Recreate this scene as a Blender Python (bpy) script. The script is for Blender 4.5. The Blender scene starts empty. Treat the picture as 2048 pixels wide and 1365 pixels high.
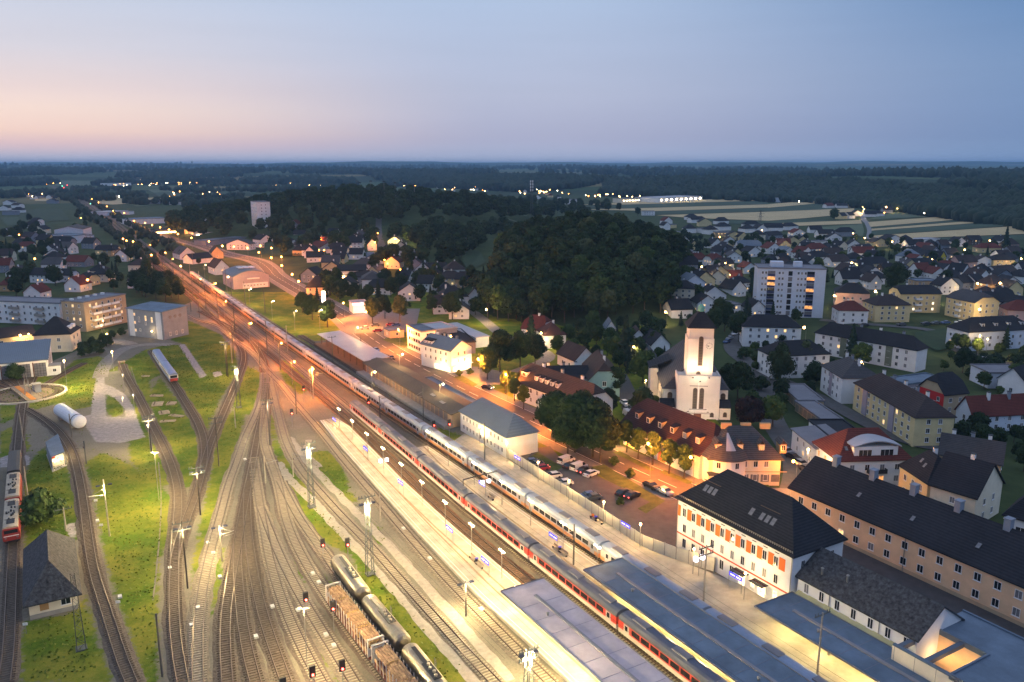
HAZE=7.5e-5
import bpy, bmesh, math, random
import numpy as np
from mathutils import Vector, Matrix, noise as mnoise
random.seed(7); rng=np.random.default_rng(7)
SC=bpy.context.scene; COL=SC.collection
R_=math.radians
# ------------------------------------------------------------------ camera model (photo pixels 2048x1365)
F=1615.; YH=330.; CX,CY=1024.,682.5; H=73.
TH=math.atan((CY-YH)/F)
def ray(x,y):
    r=(x-CX)/F; u=(CY-y)/F
    return (r, math.cos(TH)+u*math.sin(TH), -math.sin(TH)+u*math.cos(TH))
def P(x,y,z=0.):
    d=ray(x,y); t=(z-H)/min(d[2],-.002)
    return Vector((d[0]*t,d[1]*t,z))
def Z4(ox,oy,s):                       # points read off an enlarged piece of the photo
    return lambda x,y,z=0.: P(ox+x/s,oy+y/s,z)
UA=R_(120.4); U=Vector((math.cos(UA),math.sin(UA),0)); V=Vector((math.sin(UA),-math.cos(UA),0))  # U along the rails (away), V to the right
# ------------------------------------------------------------------ terrain
def _bump(x,y,cx,cy,rx,ry,h):
    q=1-((x-cx)/rx)**2-((y-cy)/ry)**2
    return h*max(0.,q)**1.3
_pw=[0,500,850,1100,1350,1600,1800,2048,2400]; _pd=[3300,3300,2700,2050,1800,1650,1350,1000,800]
def _sm(t):
    t=min(1.,max(0.,t)); return t*t*(3-2*t)
def hz(x,y):
    r=math.hypot(x,y)
    h=_bump(x,y,46,505,92,140,26)+_bump(x,y,-170,1010,250,270,30)+_bump(x,y,-70,700,110,190,9)
    if r>750 and y>0:
        px=CX+F*x/y*0.97
        D=np.interp(px,_pw,_pd)
        h+=38*_sm((r-D)/(0.4*D))*(0.75+0.5*mnoise.noise(Vector((x/900,y/900,3))))
    if r>5000:
        n=mnoise.fractal(Vector((x/3500,y/3500,1.7)),1,2,4)
        h+=_sm((r-5000)/9000)*(56+56*n)
    return h
def T(x,y):                            # pixel -> point on the flat town, lifted to the terrain
    p=P(x,y); 
    for _ in range(3):
        p=P(x,y,hz(p.x,p.y))
    return p
# ------------------------------------------------------------------ materials
MATS={}
def newmat(name):
    m=bpy.data.materials.new(name); m.use_nodes=True
    return m,m.node_tree.nodes,m.node_tree.links,m.node_tree.nodes['Principled BSDF']
def _rgb(c,k=1.): return (c[0]*k,c[1]*k,c[2]*k,1)
def mat(name,c,rough=.8,var=.18,sc=.35,metal=0.,bump=0.,spec=.3,c2=None,coord='Object',fine=True):
    """plain surface colour with broad and fine noise variation (dirt, weathering)"""
    if name in MATS: return MATS[name]
    m,n,l,b=newmat(name)
    tc=n.new('ShaderNodeTexCoord'); nz=n.new('ShaderNodeTexNoise'); nz.inputs['Scale'].default_value=sc; nz.inputs['Detail'].default_value=6
    nz.inputs['Roughness'].default_value=.65
    l.new(tc.outputs[coord],nz.inputs['Vector'])
    cr=n.new('ShaderNodeValToRGB'); cr.color_ramp.elements[0].position=.3; cr.color_ramp.elements[1].position=.7
    cr.color_ramp.elements[0].color=_rgb(c,1-var); cr.color_ramp.elements[1].color=_rgb(c2 or c,1+var)
    l.new(nz.outputs['Fac'],cr.inputs['Fac']); l.new(cr.outputs['Color'],b.inputs['Base Color'])
    b.inputs['Roughness'].default_value=rough; b.inputs['Metallic'].default_value=metal; b.inputs['Specular IOR Level'].default_value=spec
    if bump:
        n2=n.new('ShaderNodeTexNoise'); n2.inputs['Scale'].default_value=3.; n2.inputs['Detail'].default_value=4; l.new(tc.outputs[coord],n2.inputs['Vector'])
        bp=n.new('ShaderNodeBump'); bp.inputs['Strength'].default_value=bump; bp.inputs['Distance'].default_value=.2
        l.new(n2.outputs['Fac'],bp.inputs['Height']); l.new(bp.outputs['Normal'],b.inputs['Normal'])
    MATS[name]=m; return m
def roofmat(name,c,row=.35,rough=.75,mott=.25,spec=.3,seam=False):
    """tiles or standing seams: rows across the slope, mottled"""
    if name in MATS: return MATS[name]
    m,n,l,b=newmat(name)
    tc=n.new('ShaderNodeTexCoord'); 
    nz=n.new('ShaderNodeTexNoise'); nz.inputs['Scale'].default_value=1.6; nz.inputs['Detail'].default_value=7; nz.inputs['Roughness'].default_value=.75; l.new(tc.outputs['Object'],nz.inputs['Vector'])
    nb=n.new('ShaderNodeTexNoise'); nb.inputs['Scale'].default_value=.16; nb.inputs['Detail'].default_value=3; l.new(tc.outputs['Object'],nb.inputs['Vector'])
    w=n.new('ShaderNodeTexWave'); w.bands_direction='X' if seam else 'Z'; w.inputs['Scale'].default_value=.31/row; w.inputs['Distortion'].default_value=.4; w.inputs['Detail'].default_value=1
    l.new(tc.outputs['Object'],w.inputs['Vector'])
    mx=n.new('ShaderNodeMath'); mx.operation='MULTIPLY_ADD'; mx.inputs[1].default_value=.55; l.new(nz.outputs['Fac'],mx.inputs[0])
    m2=n.new('ShaderNodeMath'); m2.operation='MULTIPLY'; m2.inputs[1].default_value=.22; l.new(w.outputs['Fac'],m2.inputs[0]); l.new(m2.outputs[0],mx.inputs[2])
    m3=n.new('ShaderNodeMath'); m3.operation='MULTIPLY_ADD'; m3.inputs[1].default_value=.35; l.new(nb.outputs['Fac'],m3.inputs[0]); l.new(mx.outputs[0],m3.inputs[2])
    cr=n.new('ShaderNodeValToRGB'); cr.color_ramp.elements[0].position=.35; cr.color_ramp.elements[1].position=.78
    cr.color_ramp.elements[0].color=_rgb(c,1-mott*1.6); cr.color_ramp.elements[1].color=_rgb(c,1+mott*1.8)
    l.new(m3.outputs[0],cr.inputs['Fac']); l.new(cr.outputs['Color'],b.inputs['Base Color'])
    bp=n.new('ShaderNodeBump'); bp.inputs['Strength'].default_value=.5; bp.inputs['Distance'].default_value=.08; l.new(mx.outputs[0],bp.inputs['Height']); l.new(bp.outputs['Normal'],b.inputs['Normal'])
    b.inputs['Roughness'].default_value=rough; b.inputs['Specular IOR Level'].default_value=spec
    MATS[name]=m; return m
def emis(name,c,s,base=(.8,.8,.8)):
    if name in MATS: return MATS[name]
    m,n,l,b=newmat(name)
    b.inputs['Base Color'].default_value=_rgb(base); b.inputs['Emission Color'].default_value=_rgb(c); b.inputs['Emission Strength'].default_value=s
    MATS[name]=m; return m
def litwin(name,c,s):                  # lamp-lit room behind a pane, curtains and furniture make it uneven
    if name in MATS: return MATS[name]
    m,n,l,b=newmat(name)
    tc=n.new('ShaderNodeTexCoord'); nz=n.new('ShaderNodeTexNoise'); nz.inputs['Scale'].default_value=1.1; l.new(tc.outputs['Object'],nz.inputs['Vector'])
    mr=n.new('ShaderNodeMapRange'); mr.inputs[1].default_value=.3; mr.inputs[2].default_value=.7; mr.inputs[3].default_value=s*.35; mr.inputs[4].default_value=s*1.5
    l.new(nz.outputs['Fac'],mr.inputs[0]); l.new(mr.outputs[0],b.inputs['Emission Strength'])
    b.inputs['Base Color'].default_value=(.1,.08,.05,1); b.inputs['Emission Color'].default_value=_rgb(c); b.inputs['Roughness'].default_value=.2
    MATS[name]=m; return m
# walls
WALL={'W':mat('white_render',(.72,.72,.72),.9,.10,.25),'G':mat('grey_render',(.21,.235,.28),.9,.12),'Y':mat('yellow_render',(.64,.52,.28),.9,.10),
 'C':mat('cream_render',(.70,.62,.48),.9,.10),'B':mat('beige_render',(.42,.33,.22),.9,.12),'T':mat('teal_render',(.22,.38,.40),.9,.1),
 'P':mat('pink_render',(.50,.33,.30),.9,.1),'O':mat('ochre_render',(.46,.30,.15),.9,.14),'L':mat('pale_blue_render',(.55,.60,.68),.9,.08),
 'R':mat('red_render',(.50,.03,.03),.85,.1),'Z':mat('bright_yellow_render',(.62,.48,.05),.9,.1),'M':mat('mauve_render',(.34,.30,.34),.9,.1),
 'S':mat('peach_render',(.72,.50,.31),.9,.12),'K':mat('dark_wood_cladding',(.06,.05,.045),.8,.2)}
ROOF={'D':roofmat('dark_slate_roof',(.021,.022,.027),spec=.12),'G':roofmat('grey_tile_roof',(.060,.057,.060),spec=.15),'R':roofmat('red_tile_roof',(.105,.030,.024),spec=.1),
 'O':roofmat('brown_tile_roof',(.045,.034,.033),spec=.1),'B':roofmat('blue_grey_sheet_roof',(.09,.12,.16),.6,.55,.12,.4,True),'S':mat('speckled_slate_roof',(.018,.019,.022),.85,.5,1.8,c2=(.05,.052,.058),bump=.4),
 'M':roofmat('maroon_tile_roof',(.048,.024,.024),spec=.1),'F':mat('grey_flat_roof',(.17,.17,.19),.85,.15,.2),'U':mat('blue_membrane_roof',(.11,.15,.20),.7,.28,.22),
 'L':mat('lilac_membrane_roof',(.46,.39,.40),.75,.2,.25),'E':roofmat('fibre_cement_roof',(.085,.075,.062),.5,.9,.2,.2,True),'V':mat('copper_green_roof',(.12,.33,.27),.6,.15),
 'X':mat('pale_sheet_roof',(.36,.35,.37),.5,.1,.2)}
M_frame=mat('white_frame',(.7,.7,.7),.6,.03); M_dark=mat('dark_metal',(.03,.03,.032),.5,.1,metal=.3); M_steel=mat('galvanised_steel',(.28,.27,.25),.5,.15,metal=.6)
M_conc=mat('concrete',(.30,.28,.25),.9,.15,.6); M_wood=mat('old_timber',(.10,.07,.05),.9,.25,1.5); M_orange=mat('orange_panel',(.72,.14,.02),.7,.06)
M_redp=mat('red_paint',(.26,.025,.02),.45,.08,spec=.4); M_white=mat('white_paint',(.72,.72,.70),.6,.06); M_blue=mat('sign_blue',(.03,.03,.45),.5,.03)
M_glass,_n,_l,_b=newmat('window_glass'); _b.inputs['Base Color'].default_value=(.018,.02,.024,1); _b.inputs['Roughness'].default_value=.08; _b.inputs['Specular IOR Level'].default_value=.6
M_curt=mat('curtained_glass',(.16,.16,.17),.3,.3,1.2)
M_lit=litwin('lit_room_glass',(1,.62,.25),1.5); M_lit2=litwin('orange_lit_room_glass',(1,.42,.12),1.0); M_litw=litwin('bright_shop_glass',(1,.8,.5),2.2)
M_bulb=emis('warm_lamp_glow',(1,.52,.16),26); M_bulbo=emis('sodium_lamp_glow',(1,.36,.05),24); M_bulbw=emis('white_lamp_glow',(1,.82,.5),26)
M_red=emis('red_signal_glow',(1,.04,.02),14); M_green=emis('green_signal_glow',(.1,1,.6),10)
# ------------------------------------------------------------------ mesh builder
class MB:
    def __init__(s): s.v=[]; s.f=[]; s.m=[]
    def face(s,pts,m=0):
        i=len(s.v); s.v+= [tuple(p) for p in pts]; s.f.append(tuple(range(i,i+len(pts)))); s.m.append(m)
    def hexa(s,p,m=0):                # 8 pts: bottom ring 0-3, top ring 4-7
        i=len(s.v); s.v+=[tuple(q) for q in p]
        for f in ((3,2,1,0),(4,5,6,7),(0,1,5,4),(1,2,6,5),(2,3,7,6),(3,0,4,7)): s.f.append(tuple(i+k for k in f)); s.m.append(m)
    def box(s,x0,y0,z0,x1,y1,z1,m=0):
        s.hexa([(x0,y0,z0),(x1,y0,z0),(x1,y1,z0),(x0,y1,z0),(x0,y0,z1),(x1,y0,z1),(x1,y1,z1),(x0,y1,z1)],m)
    def prism(s,ring,z0,z1,m=0,mt=None):
        n=len(ring); i=len(s.v); s.v+=[(p[0],p[1],z0) for p in ring]+[(p[0],p[1],z1) for p in ring]
        s.f.append(tuple(range(i+n-1,i-1,-1))); s.m.append(m); s.f.append(tuple(range(i+n,i+2*n))); s.m.append(m if mt is None else mt)
        for k in range(n):
            j=(k+1)%n; s.f.append((i+k,i+j,i+n+j,i+n+k)); s.m.append(m)
    def extr(s,sec,y0,y1,m=0,axis='y'):  # closed section in (a,z) extruded along the other axis
        n=len(sec); i=len(s.v)
        for yy in (y0,y1):
            for a,z in sec: s.v.append((a,yy,z) if axis=='y' else (yy,a,z))
        fs=[tuple(range(i,i+n)),tuple(range(i+2*n-1,i+n-1,-1))]+[(i+(k+1)%n,i+k,i+n+k,i+n+(k+1)%n) for k in range(n)]
        if axis!='y': fs=[tuple(reversed(f)) for f in fs]
        for f in fs: s.f.append(f); s.m.append(m)
    def tube(s,a,b,r,n=6,m=0,r2=None,cap=True):
        a=Vector(a); b=Vector(b); d=(b-a)
        if d.length<1e-6: return
        d.normalize(); q=d.orthogonal().normalized(); w=d.cross(q); r2=r if r2 is None else r2; i=len(s.v)
        for c,rr in ((a,r),(b,r2)):
            for k in range(n):
                t=2*math.pi*k/n; s.v.append(tuple(c+q*(math.cos(t)*rr)+w*(math.sin(t)*rr)))
        for k in range(n):
            j=(k+1)%n; s.f.append((i+k,i+j,i+n+j,i+n+k)); s.m.append(m)
        if cap:
            s.f.append(tuple(range(i+n-1,i-1,-1))); s.m.append(m); s.f.append(tuple(range(i+n,i+2*n))); s.m.append(m)
    def lathe(s,prof,n=12,m=0,c=(0,0,0),axis='z'):
        i=len(s.v)
        for r,z in prof:
            for k in range(n):
                t=2*math.pi*k/n; a,b=math.cos(t)*r,math.sin(t)*r
                s.v.append((c[0]+a,c[1]+b,c[2]+z) if axis=='z' else (c[0]+z,c[1]+a,c[2]+b))
        for q in range(len(prof)-1):
            for k in range(n):
                j=(k+1)%n; s.f.append((i+q*n+k,i+q*n+j,i+(q+1)*n+j,i+(q+1)*n+k)); s.m.append(m)
    def ball(s,c,r,m=0,n=8): s.lathe([(r*math.sin(math.pi*k/6)+1e-4,-r*math.cos(math.pi*k/6)) for k in range(7)],n,m,c)
    def mesh(s,name,mats,smooth=False):
        me=bpy.data.meshes.new(name); me.from_pydata(s.v,[],s.f)
        for q in (mats if isinstance(mats,(list,tuple)) else [mats]): me.materials.append(q)
        if any(s.m): me.polygons.foreach_set('material_index',s.m)
        if smooth: me.polygons.foreach_set('use_smooth',[True]*len(s.f))
        me.update(); return me
    def build(s,name,mats,parent=None,loc=None,rz=None,smooth=False):
        return link(name,s.mesh(name,mats,smooth),parent,loc,rz)
def link(name,me,parent=None,loc=None,rz=None):
    o=bpy.data.objects.new(name,me); COL.objects.link(o)
    if parent is not None: o.parent=parent
    if loc is not None: o.location=loc
    if rz is not None: o.rotation_euler=(0,0,rz)
    return o
def empty(name,loc,rz=0.):
    o=bpy.data.objects.new(name,None); COL.objects.link(o); o.location=loc; o.rotation_euler=(0,0,rz); o.empty_display_size=.5; return o
LPOW=5.1; AUTO=[]; LM={}
def tag(o,label,cat,group=None,auto=False):
    o['category']=cat
    if group: o['group']=group
    if auto: AUTO.append((o,label))
    else: o['label']=label
    return o
def setting(o,kind='structure'): o['kind']=kind; return o
def copy_tree(o,parent=None):
    c=o.copy(); COL.objects.link(c)
    if parent is not None: c.parent=parent
    for ch in list(o.children): copy_tree(ch,c)
    return c
def lamp(name,loc,power,color,parent=None,kind='POINT',r=.25,spot=None,target=None):
    L=bpy.data.lights.new(name,kind); L.energy=power*LPOW*(1.45 if color==YARD else 1.12 if color==PLAT else 1.); L.color=color
    if kind in('POINT','SPOT'): L.shadow_soft_size=r
    if kind=='SPOT': L.spot_size=spot or 2.4; L.spot_blend=.6
    o=bpy.data.objects.new(name,L); COL.objects.link(o); o.location=loc
    if parent is not None: o.parent=parent
    if target is not None:
        o.rotation_euler=(Vector(target)-Vector(loc)).to_track_quat('-Z','Y').to_euler()
    return o
CAMP=Vector((0,0,H))
WARM=(1,.66,.30); SOD=(1,.27,.035); PLAT=(1,.63,.23); YARD=(1,.76,.36)
# ------------------------------------------------------------------ buildings
_WM={}
def winmesh(w,h,style='d',sill=True,mull=1):
    k=(round(w,2),round(h,2),style,sill,mull)
    if k in _WM: return _WM[k]
    b=MB(); t=.09; y0,y1=-.07,.02
    b.box(-w/2,y0,0,-w/2+t,y1,h); b.box(w/2-t,y0,0,w/2,y1,h); b.box(-w/2+t,y0,h-t,w/2-t,y1,h); b.box(-w/2+t,y0,0,w/2-t,y1,t)
    for q in range(mull): 
        x=-w/2+w*(q+1)/(mull+1); b.box(x-t*.35,y0+.02,t,x+t*.35,y1,h-t)
    if sill: b.box(-w/2-.08,-.16,-.07,w/2+.08,.0,-.003)
    pane=MB(); pane.face([(-w/2+t,-.03,t),(w/2-t,-.03,t),(w/2-t,-.03,h-t),(-w/2+t,-.03,h-t)])
    pm={'d':M_glass,'c':M_curt,'l':M_lit,'o':M_lit2,'w':M_litw}[style]
    one=MB(); one.v=b.v+pane.v; one.f=b.f+[tuple(i+len(b.v) for i in f) for f in pane.f]; one.m=[0]*len(b.f)+[1]
    _WM[k]=(one.mesh('window',[M_frame,pm]), b.mesh('window_frame',M_frame), pane.mesh('window_pane',pm)); return _WM[k]
def put_window(root,x,y,z,rz,w,h,style='d',deep=False,mull=1,sill=True,name='window'):
    one,fr,pn=winmesh(w,h,style,sill,mull)
    o=link(name,fr if deep else one,root,(x,y,z),rz)
    if deep: link('pane',pn,o)
    return o
def roof_mb(w,d,E,rh,kind,ov=.4,th=.22,ridge=None,inset=None,inset2=None):
    b=MB()
    alongx = (w>=d) if ridge is None else ridge=='x'
    if kind in('gable','half'):
        a,L=(d,w) if alongx else (w,d)
        sl=rh/(a/2); e=E-ov*sl
        sec=[(-ov,e-th*.2),(a/2,E+rh-th*.2),(a+ov,e-th*.2),(a+ov,e+th),(a/2,E+rh+th),(-ov,e+th)]
        if kind=='gable':
            b.extr(sec,-ov,L+ov,0,'x' if alongx else 'y')
        else:
            c=.45; zc=E+rh*(1-c)+th; hw=a/2*c; ins=hw*.9
            def pt(s_,t_,z_): return (t_,s_,z_) if alongx else (s_,t_,z_)
            lo,hi=-ov,L+ov; m=a/2; zt=E+rh+th; el,er=-ov,a+ov; ez=e+th
            A=[pt(el,lo,ez),pt(m-hw,lo,zc),pt(m+hw,lo,zc),pt(er,lo,ez),pt(m,lo+ins,zt),pt(m,hi-ins,zt),pt(el,hi,ez),pt(m-hw,hi,zc),pt(m+hw,hi,zc),pt(er,hi,ez)]
            for f in ((0,1,4,5,7,6),(3,9,8,5,4,2),(1,2,4),(8,7,5)): b.face([A[k] for k in f])
            dn=[tuple((p[0],p[1],p[2]-th)) for p in A]
            for f in ((0,6,7,5,4,1),(3,2,4,5,8,9)): b.face([dn[k] for k in f])
            for i,j in ((0,1),(1,2),(2,3),(6,7),(7,8),(8,9),(0,6),(3,9)): b.face([A[i],A[j],dn[j],dn[i]])
    elif kind in('hip','pyr'):
        i=inset
        if alongx:
            i=d/2*.92 if i is None else i; r0,r1=(i,d/2),(w-i,d/2)
        else:
            i=w/2*.92 if i is None else i; r0,r1=(w/2,i),(w/2,d-(i if inset2 is None else inset2))
        if kind=='pyr': r0=r1=(w/2,d/2)
        sl=rh/(min(w,d)/2); e=E-ov*sl*.6
        c=[(-ov,-ov),(w+ov,-ov),(w+ov,d+ov),(-ov,d+ov)]
        lo=[(p[0],p[1],e) for p in c]; up=[(p[0],p[1],e+th) for p in c]; R0=(r0[0],r0[1],E+rh+th); R1=(r1[0],r1[1],E+rh+th)
        b.face(lo[::-1])
        for k in range(4): b.face([lo[k],lo[(k+1)%4],up[(k+1)%4],up[k]])
        if kind=='pyr':
            for k in range(4): b.face([up[k],up[(k+1)%4],R0])
        elif alongx:
            b.face([up[0],up[1],R1,R0]); b.face([up[1],up[2],R1]); b.face([up[2],up[3],R0,R1]); b.face([up[3],up[0],R0])
        else:
            b.face([up[0],up[1],R0]); b.face([up[1],up[2],R1,R0]); b.face([up[2],up[3],R1]); b.face([up[3],up[0],R0,R1])
    elif kind=='flat':
        o=min(ov,.3); p=.35
        b.box(-o,-o,E+.003,w+o,d+o,E+.15)
        for q in ((-o,-o,w+o,-o+p),(-o,d+o-p,w+o,d+o),(-o,-o+p,-o+p,d+o-p),(w+o-p,-o+p,w+o,d+o-p)): b.box(q[0],q[1],E+.153,q[2],q[3],E+.5)
    elif kind=='mono':                 # rises towards the back
        b.hexa([(-ov,-ov,E),(w+ov,-ov,E),(w+ov,d+ov,E+rh),(-ov,d+ov,E+rh),(-ov,-ov,E+th),(w+ov,-ov,E+th),(w+ov,d+ov,E+rh+th),(-ov,d+ov,E+rh+th)])
    elif kind=='arch':
        a,L=(d,w) if alongx else (w,d); n=10
        up=[(-ov+(a+2*ov)*k/n, E+rh*math.sin(math.pi*(.08+.84*k/n))-rh*math.sin(math.pi*.08)) for k in range(n+1)]
        sec=[(q,z) for q,z in up]+[(q,z+th) for q,z in reversed(up)]
        b.extr(sec,-ov,L+ov,0,'x' if alongx else 'y')
    return b
def bld(name,label,cat,A,B,C=None,E=6.,d=None,roof='hip',rh=3.5,wall='W',rm='D',st=2,wsp=3.2,ws=(1.1,1.4),z0=1.0,sh=None,lit=.06,faces='FRLB',ov=.45,ridge=None,inset=None,
        deep=False,chim=0,group=None,auto=False,mull=1,curt=.35,ground=0.,margin=1.6,sky=0,litk='l',skip=(),inset2=None):
    """A,B: pixels of the left and right front eave corners, C: pixel of the next eave corner behind B (or depth d)"""
    if not isinstance(A,Vector): A=P(A[0],A[1],E+ground); B=P(B[0],B[1],E+ground)
    x=Vector((B.x-A.x,B.y-A.y,0)); w=x.length; x.normalize(); y=Vector((-x.y,x.x,0))
    if C is not None:
        c=P(C[0],C[1],E+ground); d=max(3.,(c-B).dot(y))
    rz=math.atan2(x.y,x.x)
    root=empty(name,(A.x,A.y,ground),rz); tag(root,label,cat,group,auto)
    wb=MB(); 
    if roof in('gable','half') :
        al=(w>=d) if ridge is None else ridge=='x'; a,L=(d,w) if al else (w,d)
        if roof=='gable': sec=[(0,-.3),(a,-.3),(a,E),(a/2,E+rh-.05),(0,E)]
        else: sec=[(0,-.3),(a,-.3),(a,E),(a/2+a/2*.45,E+rh*.55-.05),(a/2-a/2*.45,E+rh*.55-.05),(0,E)]
        wb.extr(sec,0,L,0,'x' if al else 'y')
    elif roof=='mono':
        wb.extr([(0,-.3),(d,-.3),(d,E+rh-.02),(0,E-.02)],0,w,0,'x')
    elif roof=='arch':
        al=(w>=d) if ridge is None else ridge=='x'; a,L=(d,w) if al else (w,d); n=10
        wb.extr([(0,-.3),(a,-.3)]+[(a*(1-k/n),E+rh*math.sin(math.pi*(.08+.84*(1-k/n)))-rh*math.sin(math.pi*.08)-.03) for k in range(n+1)],0,L,0,'x' if al else 'y')
    else: wb.box(0,0,-.3,w,d,E)
    wb.build('wall',WALL[wall],root)
    ro=roof_mb(w,d,E,rh,roof,ov,.22,ridge,inset,inset2).build('roof',ROOF[rm],root)
    sh=sh or (E-.3)/max(st,1)
    FA={'F':((0,0),(1,0),(0,-1),w,0),'R':((w,0),(0,1),(1,0),d,math.pi/2),'B':((w,d),(-1,0),(0,1),w,math.pi),'L':((0,d),(0,-1),(-1,0),d,-math.pi/2)}
    ca,sa=math.cos(rz),math.sin(rz)
    for k in faces:
        (ox,oy),(tx,ty),(nx,ny),L,fr=FA[k]
        mx,my=ox+tx*L/2,oy+ty*L/2
        wx,wy=A.x+mx*ca-my*sa,A.y+mx*sa+my*ca; wnx,wny=nx*ca-ny*sa,nx*sa+ny*ca
        if wnx*(0-wx)+wny*(0-wy)<-.15*math.hypot(wx,wy): continue
        n=int((L-2*margin+wsp*.6)//wsp)+(0 if L>4 else 0)
        if n<1 or st<1: continue
        for r in range(st):
            for c in range(n):
                if (k,r) in skip: continue
                t=L/2+(c-(n-1)/2)*wsp; q=random.random()
                s=litk if q<lit else ('c' if q<lit+curt else 'd')
                put_window(root,ox+tx*t,oy+ty*t,z0+r*sh,fr,ws[0],ws[1],s,deep,mull)
    for k in range(chim):
        cx=w*(k+1)/(chim+1)+random.uniform(-1,1) if w>=d else w/2+.6; cy=d/2+.7 if w>=d else d*(k+1)/(chim+1)
        cb=MB(); zt=E+rh+1.1; cb.box(cx-.4,cy-.35,E+rh*.4,cx+.4,cy+.35,zt); cb.box(cx-.5,cy-.45,zt+.002,cx+.5,cy+.45,zt+.15,1); cb.build('chimney',[WALL['W'] if k%2==0 else WALL['G'],M_dark],ro)
    for k in range(sky):               # roof lights lying in the front slope
        if w<d: break
        f=random.uniform(.35,.6); X=w*(k+1)/(sky+1)+random.uniform(-1,1); sl=rh/(d/2)
        skylight(ro,X,d/2*f,E+rh*f+.24,math.atan(sl))
    return dict(root=root,w=w,d=d,E=E,rh=rh,roof=ro,x=x,y=y,A=A,rz=rz)
def skylight(ro,x,y,z,tilt,w=.8,h=1.2):
    b=MB(); b.box(-w/2,-h/2,-.05,w/2,h/2,.10,0); b.face([(-w/2+.07,-h/2+.07,.104),(w/2-.07,-h/2+.07,.104),(w/2-.07,h/2-.07,.104),(-w/2+.07,h/2-.07,.104)],1)
    o=b.build('roof_window',[M_dark,M_curt],ro,(x,y,z)); o.rotation_euler=(tilt,0,0); return o
def dormer(q,x,f,w=1.5,h=1.5,kind='gable',wall='W',rm='D',style='d',depth=2.6,side='F'):
    """box dormer standing in the front slope, f = how far up the slope"""
    E,rh,d=q['E'],q['rh'],q['d']; y=d/2*f; z=E+rh*f
    b=MB(); b.box(-w/2,0,-.4,w/2,depth,h)
    o=b.build('dormer',WALL[wall],q['roof'],(x,y,z))
    r=MB()
    if kind=='gable':
        r.extr([(-w/2-.2,h-.1),(0,h+w*.5),(w/2+.2,h-.1),(w/2+.2,h+.05),(0,h+w*.5+.15),(-w/2-.2,h+.05)],-.25,depth+.6,0)
        t=MB(); b2=MB()
    else: r.hexa([(-w/2-.15,-.2,h+.002),(w/2+.15,-.2,h+.002),(w/2+.15,depth+.8,h+.45),(-w/2-.15,depth+.8,h+.45),(-w/2-.15,-.2,h+.15),(w/2+.15,-.2,h+.15),(w/2+.15,depth+.8,h+.6),(-w/2-.15,depth+.8,h+.6)])
    r.build('dormer_roof',ROOF[rm],o)
    one,_,_=winmesh(w*.72,h*.78,style,False,1); link('dormer_window',one,o,(0,0,h*.12))
    return o
def balcony(root,x,y,z,rz,w,dep=1.3,h=1.0,m=None):
    b=MB(); b.box(-w/2,-dep,-.15,w/2,0,0); b.box(-w/2,-dep,.003,w/2,-dep+.08,h,1); b.box(-w/2,-dep+.083,.003,-w/2+.08,0,h,1); b.box(w/2-.08,-dep+.083,.003,w/2,0,h,1)
    return b.build('balcony',[M_conc,m or WALL['W']],root,(x,y,z),rz)
# ------------------------------------------------------------------ ground, roads, tracks
def inpoly(px,py,poly):
    c=np.zeros(px.shape,bool); n=len(poly)
    for i in range(n):
        x1,y1=poly[i][:2]; x2,y2=poly[(i+1)%n][:2]
        if y1==y2: continue
        k=((y1>py)!=(y2>py))&(px<(x2-x1)*(py-y1)/(y2-y1)+x1); c^=k
    return c
def edge_d(px,py,poly):
    D=np.full(px.shape,1e9); n=len(poly)
    for i in range(n):
        x1,y1=poly[i][:2]; x2,y2=poly[(i+1)%n][:2]; dx,dy=x2-x1,y2-y1; L=dx*dx+dy*dy+1e-9
        t=np.clip(((px-x1)*dx+(py-y1)*dy)/L,0,1); D=np.minimum(D,np.hypot(px-x1-t*dx,py-y1-t*dy))
    return D
def gridmesh(name,X,Y,Zz,mats,attrs=None,smooth=True):
    ny,nx=X.shape; me=bpy.data.meshes.new(name)
    v=np.stack([X,Y,Zz],-1).reshape(-1,3).astype(np.float32)
    i=(np.arange(ny-1)[:,None]*nx+np.arange(nx-1)[None,:]).reshape(-1)
    q=np.stack([i,i+1,i+nx+1,i+nx],-1).astype(np.int32)
    me.vertices.add(len(v)); me.vertices.foreach_set('co',v.ravel()); me.loops.add(q.size); me.loops.foreach_set('vertex_index',q.ravel())
    me.polygons.add(len(q)); me.polygons.foreach_set('loop_start',np.arange(0,q.size,4,dtype=np.int32)); me.polygons.foreach_set('loop_total',np.full(len(q),4,np.int32))
    if smooth: me.polygons.foreach_set('use_smooth',np.ones(len(q),bool))
    for m in mats: me.materials.append(m)
    for k,a in (attrs or {}).items():
        at=me.attributes.new(k,'FLOAT','POINT'); at.data.foreach_set('value',a.reshape(-1).astype(np.float32))
    me.update(); return link(name,me)
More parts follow.
